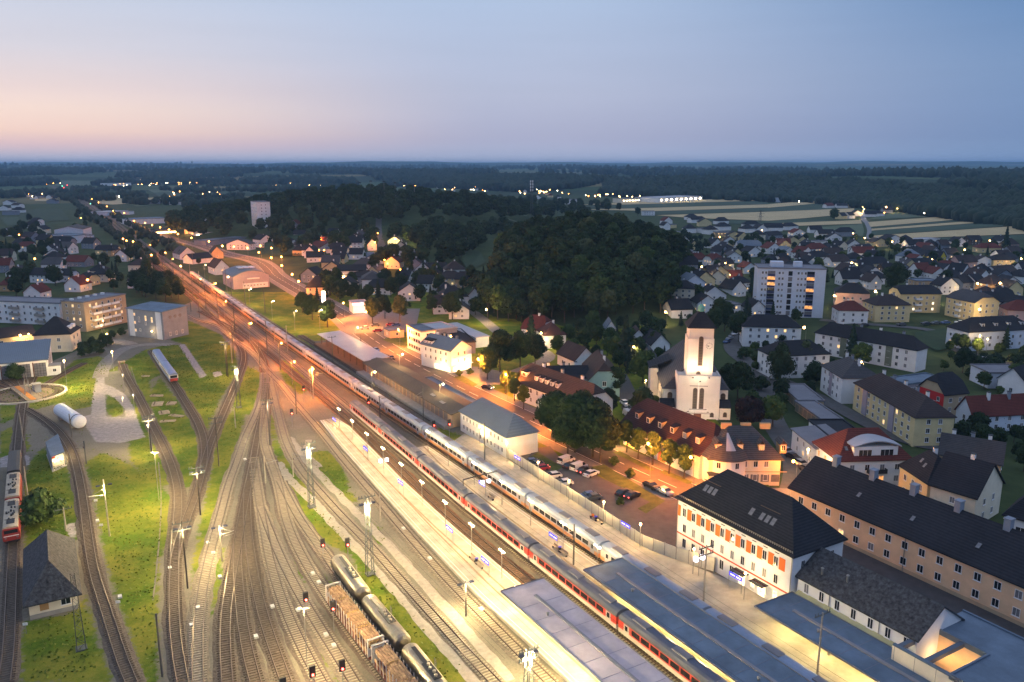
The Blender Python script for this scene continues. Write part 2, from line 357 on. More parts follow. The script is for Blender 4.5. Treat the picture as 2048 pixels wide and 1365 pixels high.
def ground_mat():
    """countryside: grass, crops and woodland floor in patches, plus plain lawn between the houses"""
    m,n,l,b=newmat('countryside_ground'); tc=n.new('ShaderNodeTexCoord')
    vo=n.new('ShaderNodeTexVoronoi'); vo.inputs['Scale'].default_value=.0028; vo.inputs['Randomness'].default_value=.9
    mp=n.new('ShaderNodeMapping'); mp.inputs['Rotation'].default_value=(0,0,.5); mp.inputs['Scale'].default_value=(.55,1.7,1); l.new(tc.outputs['Object'],mp.inputs['Vector']); l.new(mp.outputs['Vector'],vo.inputs['Vector'])
    sx=n.new('ShaderNodeSeparateColor'); l.new(vo.outputs['Color'],sx.inputs['Color'])
    cr=n.new('ShaderNodeValToRGB'); cr.color_ramp.interpolation='CONSTANT'; e=cr.color_ramp.elements
    e[0].position=0; e[0].color=(.022,.040,.016,1); e[1].position=.42; e[1].color=(.05,.085,.03,1)
    for p,c in ((.62,(.035,.065,.025,1)),(.78,(.20,.16,.07,1)),(.88,(.07,.10,.04,1))): q=e.new(p); q.color=c
    l.new(sx.outputs['Red'],cr.inputs['Fac'])
    nz=n.new('ShaderNodeTexNoise'); nz.inputs['Scale'].default_value=.05; nz.inputs['Detail'].default_value=8; nz.inputs['Roughness'].default_value=.7; l.new(tc.outputs['Object'],nz.inputs['Vector'])
    g=n.new('ShaderNodeValToRGB'); g.color_ramp.elements[0].color=(.028,.045,.016,1); g.color_ramp.elements[1].color=(.06,.08,.03,1); g.color_ramp.elements[0].position=.35; g.color_ramp.elements[1].position=.65
    l.new(nz.outputs['Fac'],g.inputs['Fac'])
    at=n.new('ShaderNodeAttribute'); at.attribute_name='far'
    mx=n.new('ShaderNodeMix'); mx.data_type='RGBA'; l.new(at.outputs['Fac'],mx.inputs[0]); l.new(g.outputs['Color'],mx.inputs[6]); l.new(cr.outputs['Color'],mx.inputs[7])
    l.new(mx.outputs[2],b.inputs['Base Color']); b.inputs['Roughness'].default_value=.95; b.inputs['Specular IOR Level'].default_value=.1
    return m
na,nr=420,210
ang=np.radians(np.linspace(-62,62,na)); rr=np.geomspace(40,26000,nr)
RR,AA=np.meshgrid(rr,ang,indexing='ij'); GX=RR*np.sin(AA); GY=RR*np.cos(AA)
GZ=np.vectorize(hz)(GX,GY)-.25
ground=gridmesh('ground',GX[:,::-1],GY[:,::-1],GZ[:,::-1],[ground_mat()],{'far':np.clip((RR[:,::-1]-1500)/900,0,1)})
setting(ground)
# yard: gravel with grass patches (one fine sheet, blended by an attribute)
YX0,YX1,YY0,YY1=-175.,60.,95.,470.
xs=np.arange(YX0,YX1+.1,.9); ys=np.arange(YY0,YY1,.9); X,Y=np.meshgrid(xs,ys)
def pxpoly(pts): return [P(*p)[:2] for p in pts]
GRASS=[ # pixel outlines of the grassed areas
 [(0,760),(20,745),(110,755),(150,720),(200,712),(215,740),(190,770),(186,812),(150,820),(128,805),(98,812),(60,822),(0,850)],
 [(212,745),(228,735),(290,700),(330,690),(440,690),(470,700),(478,740),(440,800),(410,870),(395,860),(352,776),(330,745),(300,760),(300,830),(275,800),(245,740)],
 [(215,770),(230,775),(248,800),(247,828),(225,835),(210,820)],
 [(255,840),(262,790),(276,808),(300,850),(320,890),(340,935),(345,970),(300,975),(260,920)],
 [(395,862),(408,890),(400,935),(392,975),(365,975),(340,900),(318,860),(296,790),(320,755),(352,795)],
 [(170,925),(205,905),(260,930),(320,975),(345,990),(338,1085),(318,1120),(315,1200),(316,1365),(290,1365),(268,1300),(235,1200),(205,1100),(190,1000)],
 [(58,925),(85,895),(130,925),(145,960),(155,1010),(165,1075),(140,1085),(110,1060),(95,1062),(50,1100),(48,960)],
 [(45,1245),(150,1225),(168,1190),(178,1215),(200,1290),(225,1365),(40,1365)],
 [(0,865),(30,850),(55,870),(60,900),(30,915),(0,925)],
 [(432,860),(470,815),(490,835),(478,880),(455,960),(430,1060),(402,1185),(388,1190),(385,1130),(410,1000),(425,930)],
 [(375,640),(440,668),(468,700),(468,730),(440,760),(400,740),(372,690),(340,680)],
 [(480,725),(520,745),(530,800),(505,830),(470,830),(462,800)],
 [(548,715),(570,722),(600,745),(625,775),(600,790),(570,765)],
 [(540,885),(552,878),(580,920),(605,955),(640,990),(700,1050),(735,1090),(765,1150),(800,1200),(850,1260),(950,1365),(860,1365),(820,1300),(760,1230),(735,1180),(700,1110),(640,1080),(605,1030),(585,980),(560,935)],
 [(530,830),(545,830),(560,900),(553,905)],
 [(600,1120),(620,1120),(660,1165),(655,1180),(625,1170)],[(585,1120),(612,1160),(606,1168),(588,1150)],
 [(620,905),(660,900),(690,940),(700,985),(715,1000),(708,1010),(670,985),(640,960)],[(700,1010),(720,1025),(760,1060),(740,1062)],[(745,1065),(770,1080),(765,1092),(750,1085)],
 [(560,640),(600,660),(640,690),(620,700),(575,672),(540,650)],[(858,860),(880,855),(925,872),(920,878),(885,890)],
 [(430,1110),(448,1090),(443,1180),(428,1240),(422,1230)],[(640,1290),(700,1365),(680,1365),(640,1310)],[(476,1310),(486,1320),(488,1345),(478,1340)]]
GP=np.zeros(X.shape)
for g in GRASS:
    q=pxpoly(g); dd=edge_d(X,Y,q); s=np.where(inpoly(X,Y,q),dd,-dd); GP=np.maximum(GP,np.clip(.5+s/4.5,0,1))
VV=X*V.x+Y*V.y; UU=X*U.x+Y*U.y
GP=np.maximum(GP,np.clip(.5+(VV-np.where(UU>330,97.,104.))/3,0,1))
GP=np.maximum(GP,np.where((UU>330)&(VV>93),.85,0))
GP=np.maximum(GP,np.clip(.5+(60-VV)/6,0,1)*np.clip((UU-400)/30,0,1))
DIRT=[[(192,752),(209,750),(209,772),(211,800),(212,838),(182,836),(184,800),(190,770)],[(204,766),(226,774),(250,789),(268,815),(278,848),(256,848),(248,818),(234,800),(210,786)],[(167,833),(185,828),(213,833),(274,836),(290,875),(240,886),(192,884),(172,853)],[(357,690),(369,688),(413,751),(401,758)],[(0,915),(40,905),(58,912),(60,930),(0,935)],[(128,1050),(150,1045),(155,1075),(140,1075)],[(425,745),(440,742),(445,750),(428,755)]]
DP=np.zeros(X.shape)
for g in DIRT:
    q=pxpoly(g); dd=edge_d(X,Y,q); s=np.where(inpoly(X,Y,q),dd,-dd); DP=np.maximum(DP,np.clip(.5+s/2.5,0,1))
def yard_mat():
    m,n,l,b=newmat('yard_ground'); tc=n.new('ShaderNodeTexCoord')
    def noi(sc,det=6,ro=.65):
        q=n.new('ShaderNodeTexNoise'); q.inputs['Scale'].default_value=sc; q.inputs['Detail'].default_value=det; q.inputs['Roughness'].default_value=ro; l.new(tc.outputs['Object'],q.inputs['Vector']); return q.outputs['Fac']
    def ramp(f,c0,c1,p0=.3,p1=.7):
        q=n.new('ShaderNodeValToRGB'); q.color_ramp.elements[0].color=_rgb(c0); q.color_ramp.elements[1].color=_rgb(c1); q.color_ramp.elements[0].position=p0; q.color_ramp.elements[1].position=p1; l.new(f,q.inputs['Fac']); return q.outputs['Color']
    def mix(f,a,bb):
        q=n.new('ShaderNodeMix'); q.data_type='RGBA'; l.new(f,q.inputs[0]); l.new(a,q.inputs[6]); l.new(bb,q.inputs[7]); return q.outputs[2]
    grass=mix(ramp(noi(.09,4),(0,0,0),(1,1,1),.42,.6),ramp(noi(1.3,8,.8),(.040,.080,.006),(.105,.155,.010)),ramp(noi(1.1,8,.8),(.12,.15,.010),(.23,.20,.03)))
    grav=mix(ramp(noi(.12,5),(0,0,0),(1,1,1)),ramp(noi(2.6,8,.85),(.085,.072,.052),(.21,.185,.14)),ramp(noi(2.2,8,.85),(.12,.105,.08),(.27,.24,.19)))
    dirt=ramp(noi(.9,8,.8),(.17,.145,.14),(.42,.37,.35))
    ag=n.new('ShaderNodeAttribute'); ag.attribute_name='grass'; ad=n.new('ShaderNodeAttribute'); ad.attribute_name='dirt'
    def thr(fac,ns,k):
        q=n.new('ShaderNodeMath'); q.operation='MULTIPLY_ADD'; l.new(ns,q.inputs[0]); q.inputs[1].default_value=k; l.new(fac,q.inputs[2])
        r=n.new('ShaderNodeMapRange'); r.inputs[1].default_value=.42+k/2; r.inputs[2].default_value=.58+k/2; l.new(q.outputs[0],r.inputs[0]); return r.outputs[0]
    c=mix(thr(ag.outputs['Fac'],noi(.55,7,.75),1.15),grav,grass); c=mix(thr(ad.outputs['Fac'],noi(.7,6),.7),c,dirt)
    l.new(c,b.inputs['Base Color']); b.inputs['Roughness'].default_value=.95; b.inputs['Specular IOR Level'].default_value=.1
    bp=n.new('ShaderNodeBump'); bp.inputs['Strength'].default_value=.6; bp.inputs['Distance'].default_value=.15; l.new(noi(2.5,6,.8),bp.inputs['Height']); l.new(bp.outputs['Normal'],b.inputs['Normal'])
    return m
setting(gridmesh('yard_ground',X,Y,np.zeros(X.shape)-.06,[yard_mat()],{'grass':GP,'dirt':DP}))
_lay=[0.]
def sheet(name,pts,m,z=None,px=True):
    """flat paved or planted area lying a little above what is below it"""
    _lay[0]+=.004
    q=[P(*p) for p in pts] if px else [Vector(p) for p in pts]
    a=sum(q[i].x*q[(i+1)%len(q)].y-q[(i+1)%len(q)].x*q[i].y for i in range(len(q)))
    if a<0: q=q[::-1]
    zz=_lay[0] if z is None else z
    b=MB(); b.face([(p.x,p.y,zz+(hz(p.x,p.y))) for p in q]); return setting(b.build(name,m))
def smooth(pts,n=6):
    """Catmull-Rom through points"""
    q=[Vector((p[0],p[1],0)) for p in pts]; q=[q[0]*2-q[1]]+q+[q[-1]*2-q[-2]]; out=[]
    for i in range(1,len(q)-2):
        a,b,c,d=q[i-1],q[i],q[i+1],q[i+2]
        for k in range(n):
            t=k/n; out.append(.5*((2*b)+(c-a)*t+(2*a-5*b+4*c-d)*t*t+(3*b-a-3*c+d)*t**3))
    out.append(q[-2]); return out
def resamp(pts,step):
    L=[0.]
    for i in range(1,len(pts)): L.append(L[-1]+(pts[i]-pts[i-1]).length)
    n=max(2,int(L[-1]/step)); s=np.linspace(0,L[-1],n+1)
    x=np.interp(s,L,[p.x for p in pts]); y=np.interp(s,L,[p.y for p in pts])
    return [Vector((a,b,0)) for a,b in zip(x,y)]
def relax(pts,k=4):
    for _ in range(k): pts=[pts[0]]+[(pts[i-1]+pts[i]*2+pts[i+1])/4 for i in range(1,len(pts)-1)]+[pts[-1]]
    return pts
def norms(pts):
    o=[]
    for i in range(len(pts)):
        t=pts[min(i+1,len(pts)-1)]-pts[max(i-1,0)]; t.normalize(); o.append(Vector((t.y,-t.x,0)))
    return o
def ribbon(b,pts,off0,off1,z0,z1=None,m=0,jit=0.,terr=False):
    ns=norms(pts); z1=z0 if z1 is None else z1
    for i in range(len(pts)):
        j0=random.uniform(-jit,jit); j1=random.uniform(-jit,jit); h=hz(pts[i].x,pts[i].y) if terr else 0
        a=pts[i]+ns[i]*(off0+j0); c=pts[i]+ns[i]*(off1+j1); b.v+=[(a.x,a.y,z0+h),(c.x,c.y,z1+h)]
        if i:
            k=len(b.v); b.f.append((k-4,k-3,k-1,k-2)); b.m.append(m)
def road(name,pts,wid,m,z=None,n=5,px=True,terr=True,step=6):
    _lay[0]+=.004
    q=resamp(smooth([P(*p) if px else p for p in pts],n),step); q=relax(q,3)
    b=MB(); ribbon(b,q,wid/2,-wid/2,_lay[0] if z is None else z,terr=terr); o=setting(b.build(name,m)); return q
M_ball=mat('ballast_stone',(.115,.09,.068),.95,.42,1.6,bump=.8,fine=True); M_ball2=mat('light_ballast_stone',(.165,.135,.10),.95,.34,1.6,bump=.8)
M_rail=mat('rail_steel',(.045,.028,.020),.7,.25,.8,metal=.1); M_railtop=mat('worn_rail_head',(.13,.095,.075),.42,.2,.5,metal=.55)
M_slp=mat('concrete_sleeper',(.30,.255,.19),.9,.2,1.2); M_slw=mat('timber_sleeper',(.10,.075,.055),.95,.3,1.2)
M_rust=mat('rusty_ballast',(.16,.085,.05),.95,.35,1.2,bump=.8)
TR={}
def track(key,pts,bal=None,slp=None,wid=3.6,far=False,world=False,jit=.25,z=0.):
    q=[Vector(p) if world else P(p[0],p[1],.3) for p in pts]
    q=relax(resamp(smooth(q),3.),10); TR[key]=q
    bb=MB(); ribbon(bb,q,wid/2,wid/2-.7,-.04+z,.14+z,jit=jit); ribbon(bb,q,wid/2-.7,-wid/2+.7,.14+z+random.random()*.012); ribbon(bb,q,-wid/2+.7,-wid/2,.14+z,-.04+z,jit=jit)
    setting(bb.build('track_bed',bal or M_ball))
    root=setting(empty('railway_track',q[0])); o0=q[0]; loc=[p-o0 for p in q]
    sw=.15 if not far else .22
    for s in (-1,1):
        r=MB(); c=s*.7525
        ribbon(r,loc,c+sw/2,c-sw/2,.36+z,m=1); ribbon(r,loc,c+sw/2+.03,c+sw/2,.2+z,.36+z); ribbon(r,loc,c-sw/2,c-sw/2-.03,.36+z,.2+z)
        r.build('rail',[M_rail,M_railtop],root)
    if not far:
        p2=resamp(loc,.66); n2=norms(p2); sl=MB()
        for i,p in enumerate(p2):
            t=Vector((-n2[i].y,n2[i].x,0)); a=n2[i]*1.28; t=t*.13; e=random.uniform(-.03,.03); z0,z1=.1+z,.205+z+random.uniform(-.012,.012)
            c=[p-a-t,p+a-t,p+a+t,p-a+t]; k=len(sl.v); sl.v+=[(w.x,w.y,z1) for w in c]+[(w.x,w.y,z0) for w in c]
            for f in ((0,1,2,3),(0,4,5,1),(1,5,6,2),(2,6,7,3),(3,7,4,0)): sl.f.append(tuple(k+w for w in f)); sl.m.append(0)
        so=sl.build('sleeper',slp or M_slw,root); so['kind']='stuff'
    return q
TRK=[
 ('loco',[(8,1365),(16,1330),(22,1180),(24,1128),(30,1000),(36,890),(42,830),(46,805)],M_ball,M_slw),
 ('shed',[(272,1385),(258,1365),(231,1280),(211,1214),(184.5,1133),(166,1000),(161,970),(150,920),(137,888),(111,856),(79,832),(52,817)],M_ball,M_slw),
 ('siding',[(370,1385),(365,1365),(354,1307),(347.6,1240),(348,1134),(352,1060),(358,1000),(355,972),(345,935),(327,893),(303,846),(277,793),(253,751),(244,728)],M_ball,M_slw),
 ('railcar',[(349,1120),(356,1080),(370,1045),(385,1008),(398,968),(406,935),(410,905),(408,877),(395,843),(374,809),(351,772),(325,735),(303,700)],M_ball,M_slw),
 ('curve',[(404,945),(411,915),(421,885),(435,851),(453,809),(469,772),(482,740),(488,716),(484,697),(470,680),(452,666)],M_ball,M_slw),
 ('fa',[(396,1385),(395,1365),(394,1300),(395.7,1240),(403,1185),(413,1134),(432,1060),(449,1000),(455,970),(475,920),(490,872),(509,835),(521,803),(528,770),(529,745)],M_ball2,M_slp),
 ('fb',[(456,1385),(454,1365),(449,1300),(449,1240),(456,1185),(467,1130),(475,1085),(484,1035),(494,980),(504,935),(513,880),(522,840),(527,815),(531,785),(533,755)],M_ball,M_slw),
 ('fc',[(517,1385),(510,1365),(493,1300),(484,1246),(478,1192),(475,1140),(474,1100),(476,1075)],M_ball,M_slw),
 ('fd',[(580,1385),(574,1365),(562,1335),(542,1281),(524,1228),(512,1174),(503,1120),(498,1085),(494,1042),(493,1010),(495,985)],M_ball,M_slw),
 ('fe',[(655,1385),(644,1365),(626,1335),(598,1281),(574,1228),(555,1174),(539,1120),(533,1090),(526,1042),(519,1005),(514,970),(509,940),(507,915)],M_ball,M_slp),
 ('ff',[(722,1385),(711,1365),(693,1335),(657,1281),(623,1228),(591,1174),(564,1120),(550,1090),(538,1055),(527,1030),(521,1012)],M_ball2,M_slp),
 ('fg',[(799,1385),(785,1367),(750,1322),(719,1280),(692,1244),(661,1201),(642,1174),(607,1120),(596,1095),(578,1060),(568,1024),(562,988),(553,952),(538,916),(527,880),(529,840),(531,810)],M_ball,M_slp),
 ('fh',[(860,1387),(850,1372),(837,1354),(793,1300),(750,1248),(714,1202),(688,1163),(662,1125),(641,1095),(615,1060),(590,1024),(574,988),(560,962)],M_ball,M_slp),
 ('fi',[(1010,1385),(989,1364),(915,1284),(845,1207),(794,1151),(746,1095),(711,1060),(676,1024),(635,977),(611,952),(588,916),(571,882),(562,848),(555,819),(549,792),(543,766),(538,748)],M_ball2,M_slp),
 ('fj',[(1122,1385),(1101,1364),(1053,1317),(984,1247),(888,1151),(826,1080),(777,1024),(748,988),(716,952),(684.7,916),(661,885),(636,855),(604,819),(581,792),(561,766),(541,749),(527,731),(513,713),(495,697),(473,683),(455,667),(434,651),(393,640),(376,630)],M_ball2,M_slp),
 ('fk',[(531,765),(530,735),(522,710),(509,689),(495,675),(473,661),(434,640),(400,622)],M_rust,M_slw),
]
for k,p,bm_,sm in TRK: track(k,p,bm_,sm)
def uv(u,v,z=0.): p=U*u+V*v; return Vector((p.x,p.y,z))
def uvtrack(key,pts,bal=None,slp=None,far=False): return track(key,[uv(a,b) for a,b in pts],bal,slp,world=True,far=far)
uvtrack('m1',[(30,69.2),(70,69.2),(110,69.2),(140,69.3),(168,70.2),(188,71.6),(212,72.9),(240,73.4),(280,73.9),(330,74.6),(400,75.6),(470,76.6),(560,77.4),(640,78)],M_rust,M_slw)
uvtrack('A',[(30,73.75),(70,73.75),(110,73.75),(145,74.1),(180,75.3),(223,76.6),(260,77.8),(310,79),(360,79.8),(420,80.6),(500,81.2),(580,81.8),(660,82.2)],M_ball,M_slp)
uvtrack('B',[(30,85.5),(70,85.5),(110,85.5),(150,85.5),(180,85.4),(215,85),(250,84.8),(300,84.8),(360,85),(420,85.4),(500,85.9),(580,86.3),(660,86.6)],M_ball,M_slp)
uvtrack('m4',[(198,90.4),(230,90.6),(280,90.8),(330,91),(390,90.9),(450,90.6)],M_ball,M_slw)
uvtrack('m5',[(206,94.2),(240,94.3),(280,94.8),(310,95.1),(345,95.2)],M_ball,M_slw)
uvtrack('n1',[(345,69.8),(400,70.8),(470,72),(560,72.9),(640,73.6)],M_rust,M_slw)
FAR=[(640,82),(748,82.5),(916,84),(1118,87),(1356,89.5),(1756,91.4),(2125,88),(2700,80),(3400,66)]
for o in (-8.4,-4.2,.2,4.6): uvtrack('far%g'%o,[(a,b+o) for a,b in FAR],M_ball,far=True)
# ------------------------------------------------------------------ roads, fields and paved areas
M_asph=mat('asphalt',(.055,.055,.058),.85,.22,.5); M_asph2=mat('worn_asphalt',(.085,.083,.082),.88,.2,.4); M_pav=mat('pavement_slabs',(.16,.155,.15),.9,.15,.6)
M_plat=mat('platform_paving',(.33,.30,.25),.85,.24,.35); M_edge=mat('platform_edge_stone',(.40,.39,.37),.8,.1,.8); M_line=mat('road_paint',(.62,.62,.60),.7,.12,1.)
M_lawn=mat('lawn_grass',(.045,.075,.018),.95,.4,.35,c2=(.075,.10,.022),bump=.5); M_lawnd=mat('dark_meadow',(.022,.045,.014),.95,.35,.08)
M_straw=mat('ripe_grain_field',(.46,.35,.18),.95,.12,.03); M_crop=mat('green_crop_field',(.035,.062,.03),.95,.18,.03); M_crop2=mat('pale_crop_field',(.085,.115,.06),.95,.12,.03)
M_grav=mat('gravel_surface',(.23,.20,.17),.95,.25,.8)
ROADC=[(60,124.5),(100,123.2),(132,121.6),(150,120.4),(197,118.4),(237,117.2),(278,117.4),(308,118.6),(345,122.),(385,127.5)]
rp=[uv(*p) for p in ROADC]+[P(556,556),P(540,540),P(519,524),P(485,515),P(445,506),P(400,491),P(362,481),P(325,469),P(275,455),P(220,430),P(188,410),P(160,396),P(140,388)]
SW=road('pavement',rp,17,M_pav,px=False); MR=road('main_road',rp,10.5,mat('worn_main_road_asphalt',(.075,.068,.064),.85,.2,.4),px=False)
for off,dash in ((0,1),(-4.9,0),(4.9,0)):
    b=MB(); q=resamp(MR,3.); n_=norms(q)
    for i in range(0,len(q)-1):
        if dash and i%3==2: continue
        if q[i].y>800: break
        w=.09; a=q[i]+n_[i]*off; c=q[i+1]+n_[i+1]*off; z=_lay[0]+.006
        b.face([(a.x+n_[i].x*w,a.y+n_[i].y*w,z),(c.x+n_[i].x*w,c.y+n_[i].y*w,z),(c.x-n_[i].x*w,c.y-n_[i].y*w,z),(a.x-n_[i].x*w,a.y-n_[i].y*w,z)])
    setting(b.build('lane_marking',M_line))
r31=Z4(1024,640,3.791); r41=Z4(1536,640,3.791)
road('side_street',[(1278,850),(1262,805),(1248,772),(1236,748)],6,M_asph2)
road('side_street',[(1590,985),(1600,930),(1570,880),(1545,845),(1530,790),(1522,745),(1480,715),(1462,695),(1474,670),(1490,655),(1500,640)],7,M_asph2)
road('hill_road',[(1030,745),(1070,730),(1098,722),(1105,712),(1090,702),(1050,690),(1010,675),(985,655),(965,638),(940,620)],5.5,M_grav)
road('lane',[(1372,640),(1352,622),(1336,602),(1332,585),(1340,568),(1356,552)],5,M_asph2)
road('country_road',[(1738,478),(1741,462),(1735,447),(1727,438),(1729,424)],7,mat('pale_asphalt',(.2,.2,.2),.9,.1))
road('hill_lane',[(768,520),(762,500),(758,478),(762,462),(770,450)],6,M_asph2)
road('yard_lane',[(200,756),(204,738),(214,722),(228,710),(243,698),(262,690),(300,687),(345,690)],5,M_grav,z=.02,terr=False)
road('yard_lane',[(262,690),(240,680),(215,680),(170,690)],6,M_grav,z=.03,terr=False)
road('lane',[(600,420),(700,428),(800,436)],5,M_asph2)
road('residential_street',[(2048,735),(1990,722),(1940,712),(1900,690),(1870,660),(1750,650),(1640,640)],6,M_asph2)
road('residential_street',[(1990,900),(1950,880),(1900,905),(1830,890),(1720,840),(1650,800),(1560,760)],6,M_asph2)
# station forecourt and car park
sheet('car_park',[(1068,898),(1100,893),(1128,926),(1190,950),(1262,985),(1330,1000),(1400,1000),(1372,1100),(1330,1092),(1200,1025),(1130,985),(1066,950),(1050,925)],M_asph2)
sheet('verge',[(1180,935),(1208,930),(1272,968),(1300,985),(1330,1003),(1292,1028),(1275,1018),(1300,1005),(1262,985),(1215,962)],M_lawn)
sheet('verge',[(1060,915),(1075,905),(1125,935),(1110,945)],M_lawn)
sheet('verge',[(1225,905),(1240,903),(1310,940),(1300,943)],M_lawn); sheet('verge',[(1318,945),(1330,941),(1388,966),(1375,969)],M_lawn)
sheet('forecourt',[(1395,985),(1480,975),(1590,978),(1590,1010),(1480,1000),(1385,1010)],M_pav)
sheet('courtyard',[(1640,1010),(1600,1090),(1700,1180),(2048,1365),(2200,1365),(2100,1200)],M_asph,z=.02)
sheet('inn_forecourt',[(880,742),(905,750),(955,772),(1000,770),(1010,745),(960,735),(900,730)],M_pav)
sheet('churchyard_lawn',[(1278,775),(1300,768),(1312,800),(1318,825),(1280,838)],M_lawn)
sheet('verge',[(905,755),(925,752),(955,770),(945,775)],M_lawn); sheet('verge',[(763,680),(790,672),(815,690),(810,697)],M_lawn)
sheet('petrol_forecourt',[(680,640),(730,618),(840,618),(830,665),(700,668)],M_pav)
sheet('station_forecourt_strip',[uv(200,96),uv(330,96),uv(330,112),uv(200,110)],M_asph2,px=False)
M_path=mat('pale_service_path',(.30,.265,.22),.95,.22,1.2)
for pts,wd in (([(556,925),(580,960),(615,992),(650,1030),(690,1072),(735,1118),(790,1178),(850,1248),(955,1370)],2.2),([(578,875),(600,905),(640,950),(700,1012),(790,1105),(900,1225),(1020,1362)],2.0),([(618,880),(612,905),(640,935)],1.6)):
    b=MB(); q=resamp(smooth([P(*p) for p in pts]),2.); ribbon(b,q,wd/2,-wd/2,.015,jit=.22); setting(b.build('service_path',M_path))
# fields
zr=Z4(1536,300,4.); zl=Z4(0,300,4.); zm=Z4(1024,300,4.); zk=Z4(512,300,4.)
for f,pts,m in [(zr,[(0,437),(430,415),(460,430),(0,465)],'s'),(zr,[(0,466),(460,431),(690,468),(0,496)],'c'),(zr,[(0,497),(690,469),(690,510),(300,548),(0,570)],'s'),(zr,[(0,572),(270,552),(560,570),(0,592)],'c'),
  (zr,[(0,593),(740,563),(752,592),(0,618)],'s'),(zr,[(300,628),(752,594),(770,640),(760,695),(420,645)],'p'),(zr,[(790,560),(980,508),(1310,493),(1325,535)],'p'),(zr,[(800,580),(1340,540),(1500,562),(820,618)],'s'),
  (zr,[(825,620),(1500,564),(1560,574),(825,632)],'c'),(zr,[(828,634),(1560,576),(1700,587),(830,648)],'s'),(zr,[(830,650),(1700,589),(2200,622),(2200,636),(820,686)],'c'),(zr,[(815,690),(2200,638),(2200,676),(1100,712),(810,716)],'s'),(zr,[(1100,716),(2200,680),(2200,720),(1200,730)],'c'),
  (zm,[(540,440),(1100,412),(2048,398),(2048,410),(900,440)],'s'),(zm,[(540,455),(900,443),(2048,412),(2048,436),(900,470)],'c'),(zm,[(540,478),(900,472),(2048,438),(2048,463),(1150,492)],'s'),(zm,[(940,500),(1150,494),(2048,466),(2048,495),(1180,520)],'c'),(zm,[(1150,525),(2048,497),(2048,570),(1400,545)],'s'),(zm,[(1500,560),(2048,572),(2048,600),(1650,590)],'c'),
  (zm,[(-60,580),(120,585),(80,650),(-60,640)],'p'),(zl,[(160,480),(490,475),(560,560),(300,585),(150,580)],'g'),(zl,[(1180,320),(2048,300),(2048,318),(1230,345)],'p'),(zl,[(1230,347),(2048,320),(2048,345),(1290,390)],'c'),(zl,[(700,395),(1250,385),(1700,395),(900,440),(760,430)],'s'),(zk,[(-100,305),(140,285),(150,300),(-100,335)],'s'),
  (zl,[(1000,430),(1300,400),(1560,405),(1100,455)],'p'),(zl,[(380,268),(900,268),(1300,262),(1300,282),(380,290)],'p'),(zl,[(280,395),(440,390),(450,415),(280,410)],'s'),(zl,[(0,545),(150,540),(155,600),(60,610)],'c'),
  (zk,[(80,720),(400,710),(520,740),(460,850),(60,850)],'g'),(zk,[(915,500),(1010,495),(1000,530),(920,520)],'p'),(zk,[(1380,540),(1560,540),(1540,560),(1400,560)],'p'),(zk,[(1560,800),(1800,880),(1840,1050),(1700,1050),(1600,900)],'g'),
  (r41,[(1110,100),(1400,65),(1400,210),(1280,240),(1130,160)],'g')]:
    mm={'s':M_straw,'c':M_crop,'p':M_crop2,'g':M_lawnd}[m]
    pts=[f(*p) for p in pts]; _lay[0]+=.004
    b=MB(); n=len(pts); c=sum(pts,Vector())/n
    # follow the terrain: fan of strips
    def lift(p,k=.0): return (p.x,p.y,hz(p.x,p.y)+_lay[0]+(.15 if p.y>700 else .05))
    a=sum(pts[i].x*pts[(i+1)%n].y-pts[(i+1)%n].x*pts[i].y for i in range(n))
    if a<0: pts=pts[::-1]
    b.face([lift(p) for p in pts]); setting(b.build('field',mm))
# ------------------------------------------------------------------ platforms, canopies, trains
def plat(name,ring,label):
    b=MB(); b.prism([(p.x,p.y) for p in ring],-.1,.52)
    o=b.build(name,M_plat); return o
def strip(parent,pts,off0,off1,z,m,name):
    b=MB(); ribbon(b,pts,off0,off1,z); o=b.build(name,m,parent); return o
L1=[(30,59.3),(95,59.2),(113,59),(140,60),(157,61),(176,62),(203,63.6),(221.5,65.3)]; R1=[(221.5,70.2),(212,70.9),(188,69.6),(168,68.3),(140,67.5),(110,67.4),(30,67.4)]
def ringuv(l): return [uv(*p) for p in l]
p1=plat('station_platform',ringuv(L1)+ringuv(R1),''); tag(p1,'island platform nearest the yard with its lit paving running under the lilac roof','platform')
L2=[(30,75.6),(110,75.6),(145,75.9),(172,76.9),(186,78.6)]; R2=[(186,83.2),(150,83.7),(110,83.7),(30,83.7)]
p2=plat('station_platform',ringuv(L2)+ringuv(R2),''); tag(p2,'narrow middle island platform between the red train and the pale blue train','platform')
L3=[(30,87.3),(110,87.3),(150,87.3),(183,87.2)]; R3=[(190,96.4),(170,96.6),(110,95.4),(104,97.5),(92,100.8),(60,101),(30,101)]
p3=plat('station_platform',ringuv(L3)+ringuv(R3),''); tag(p3,'side platform beside the noise barrier and the white station building','platform')
for pp,Ls,s in ((p1,L1,1),(p1,R1[::-1],-1),(p2,L2,1),(p2,R2[::-1],-1),(p3,L3,1)):
    q=resamp([uv(*p) for p in Ls],4.)
    # right of travel (towards +u) is +V
    strip(pp,q,.32*s if s>0 else -.02,.02 if s>0 else -.32,.526,M_edge,'edge_stone')
    strip(pp,q,.95*s if s>0 else -.85,.85 if s>0 else -.95,.524,M_line,'tactile_line')
    if s>0 or pp is p1: strip(pp,q,3.4*s+.18,3.4*s-.18,.522,mat('worn_paving_joint',(.22,.17,.11),.9,.3,.4),'drain_channel')
M_under=mat('canopy_soffit',(.55,.52,.42),.8,.05)
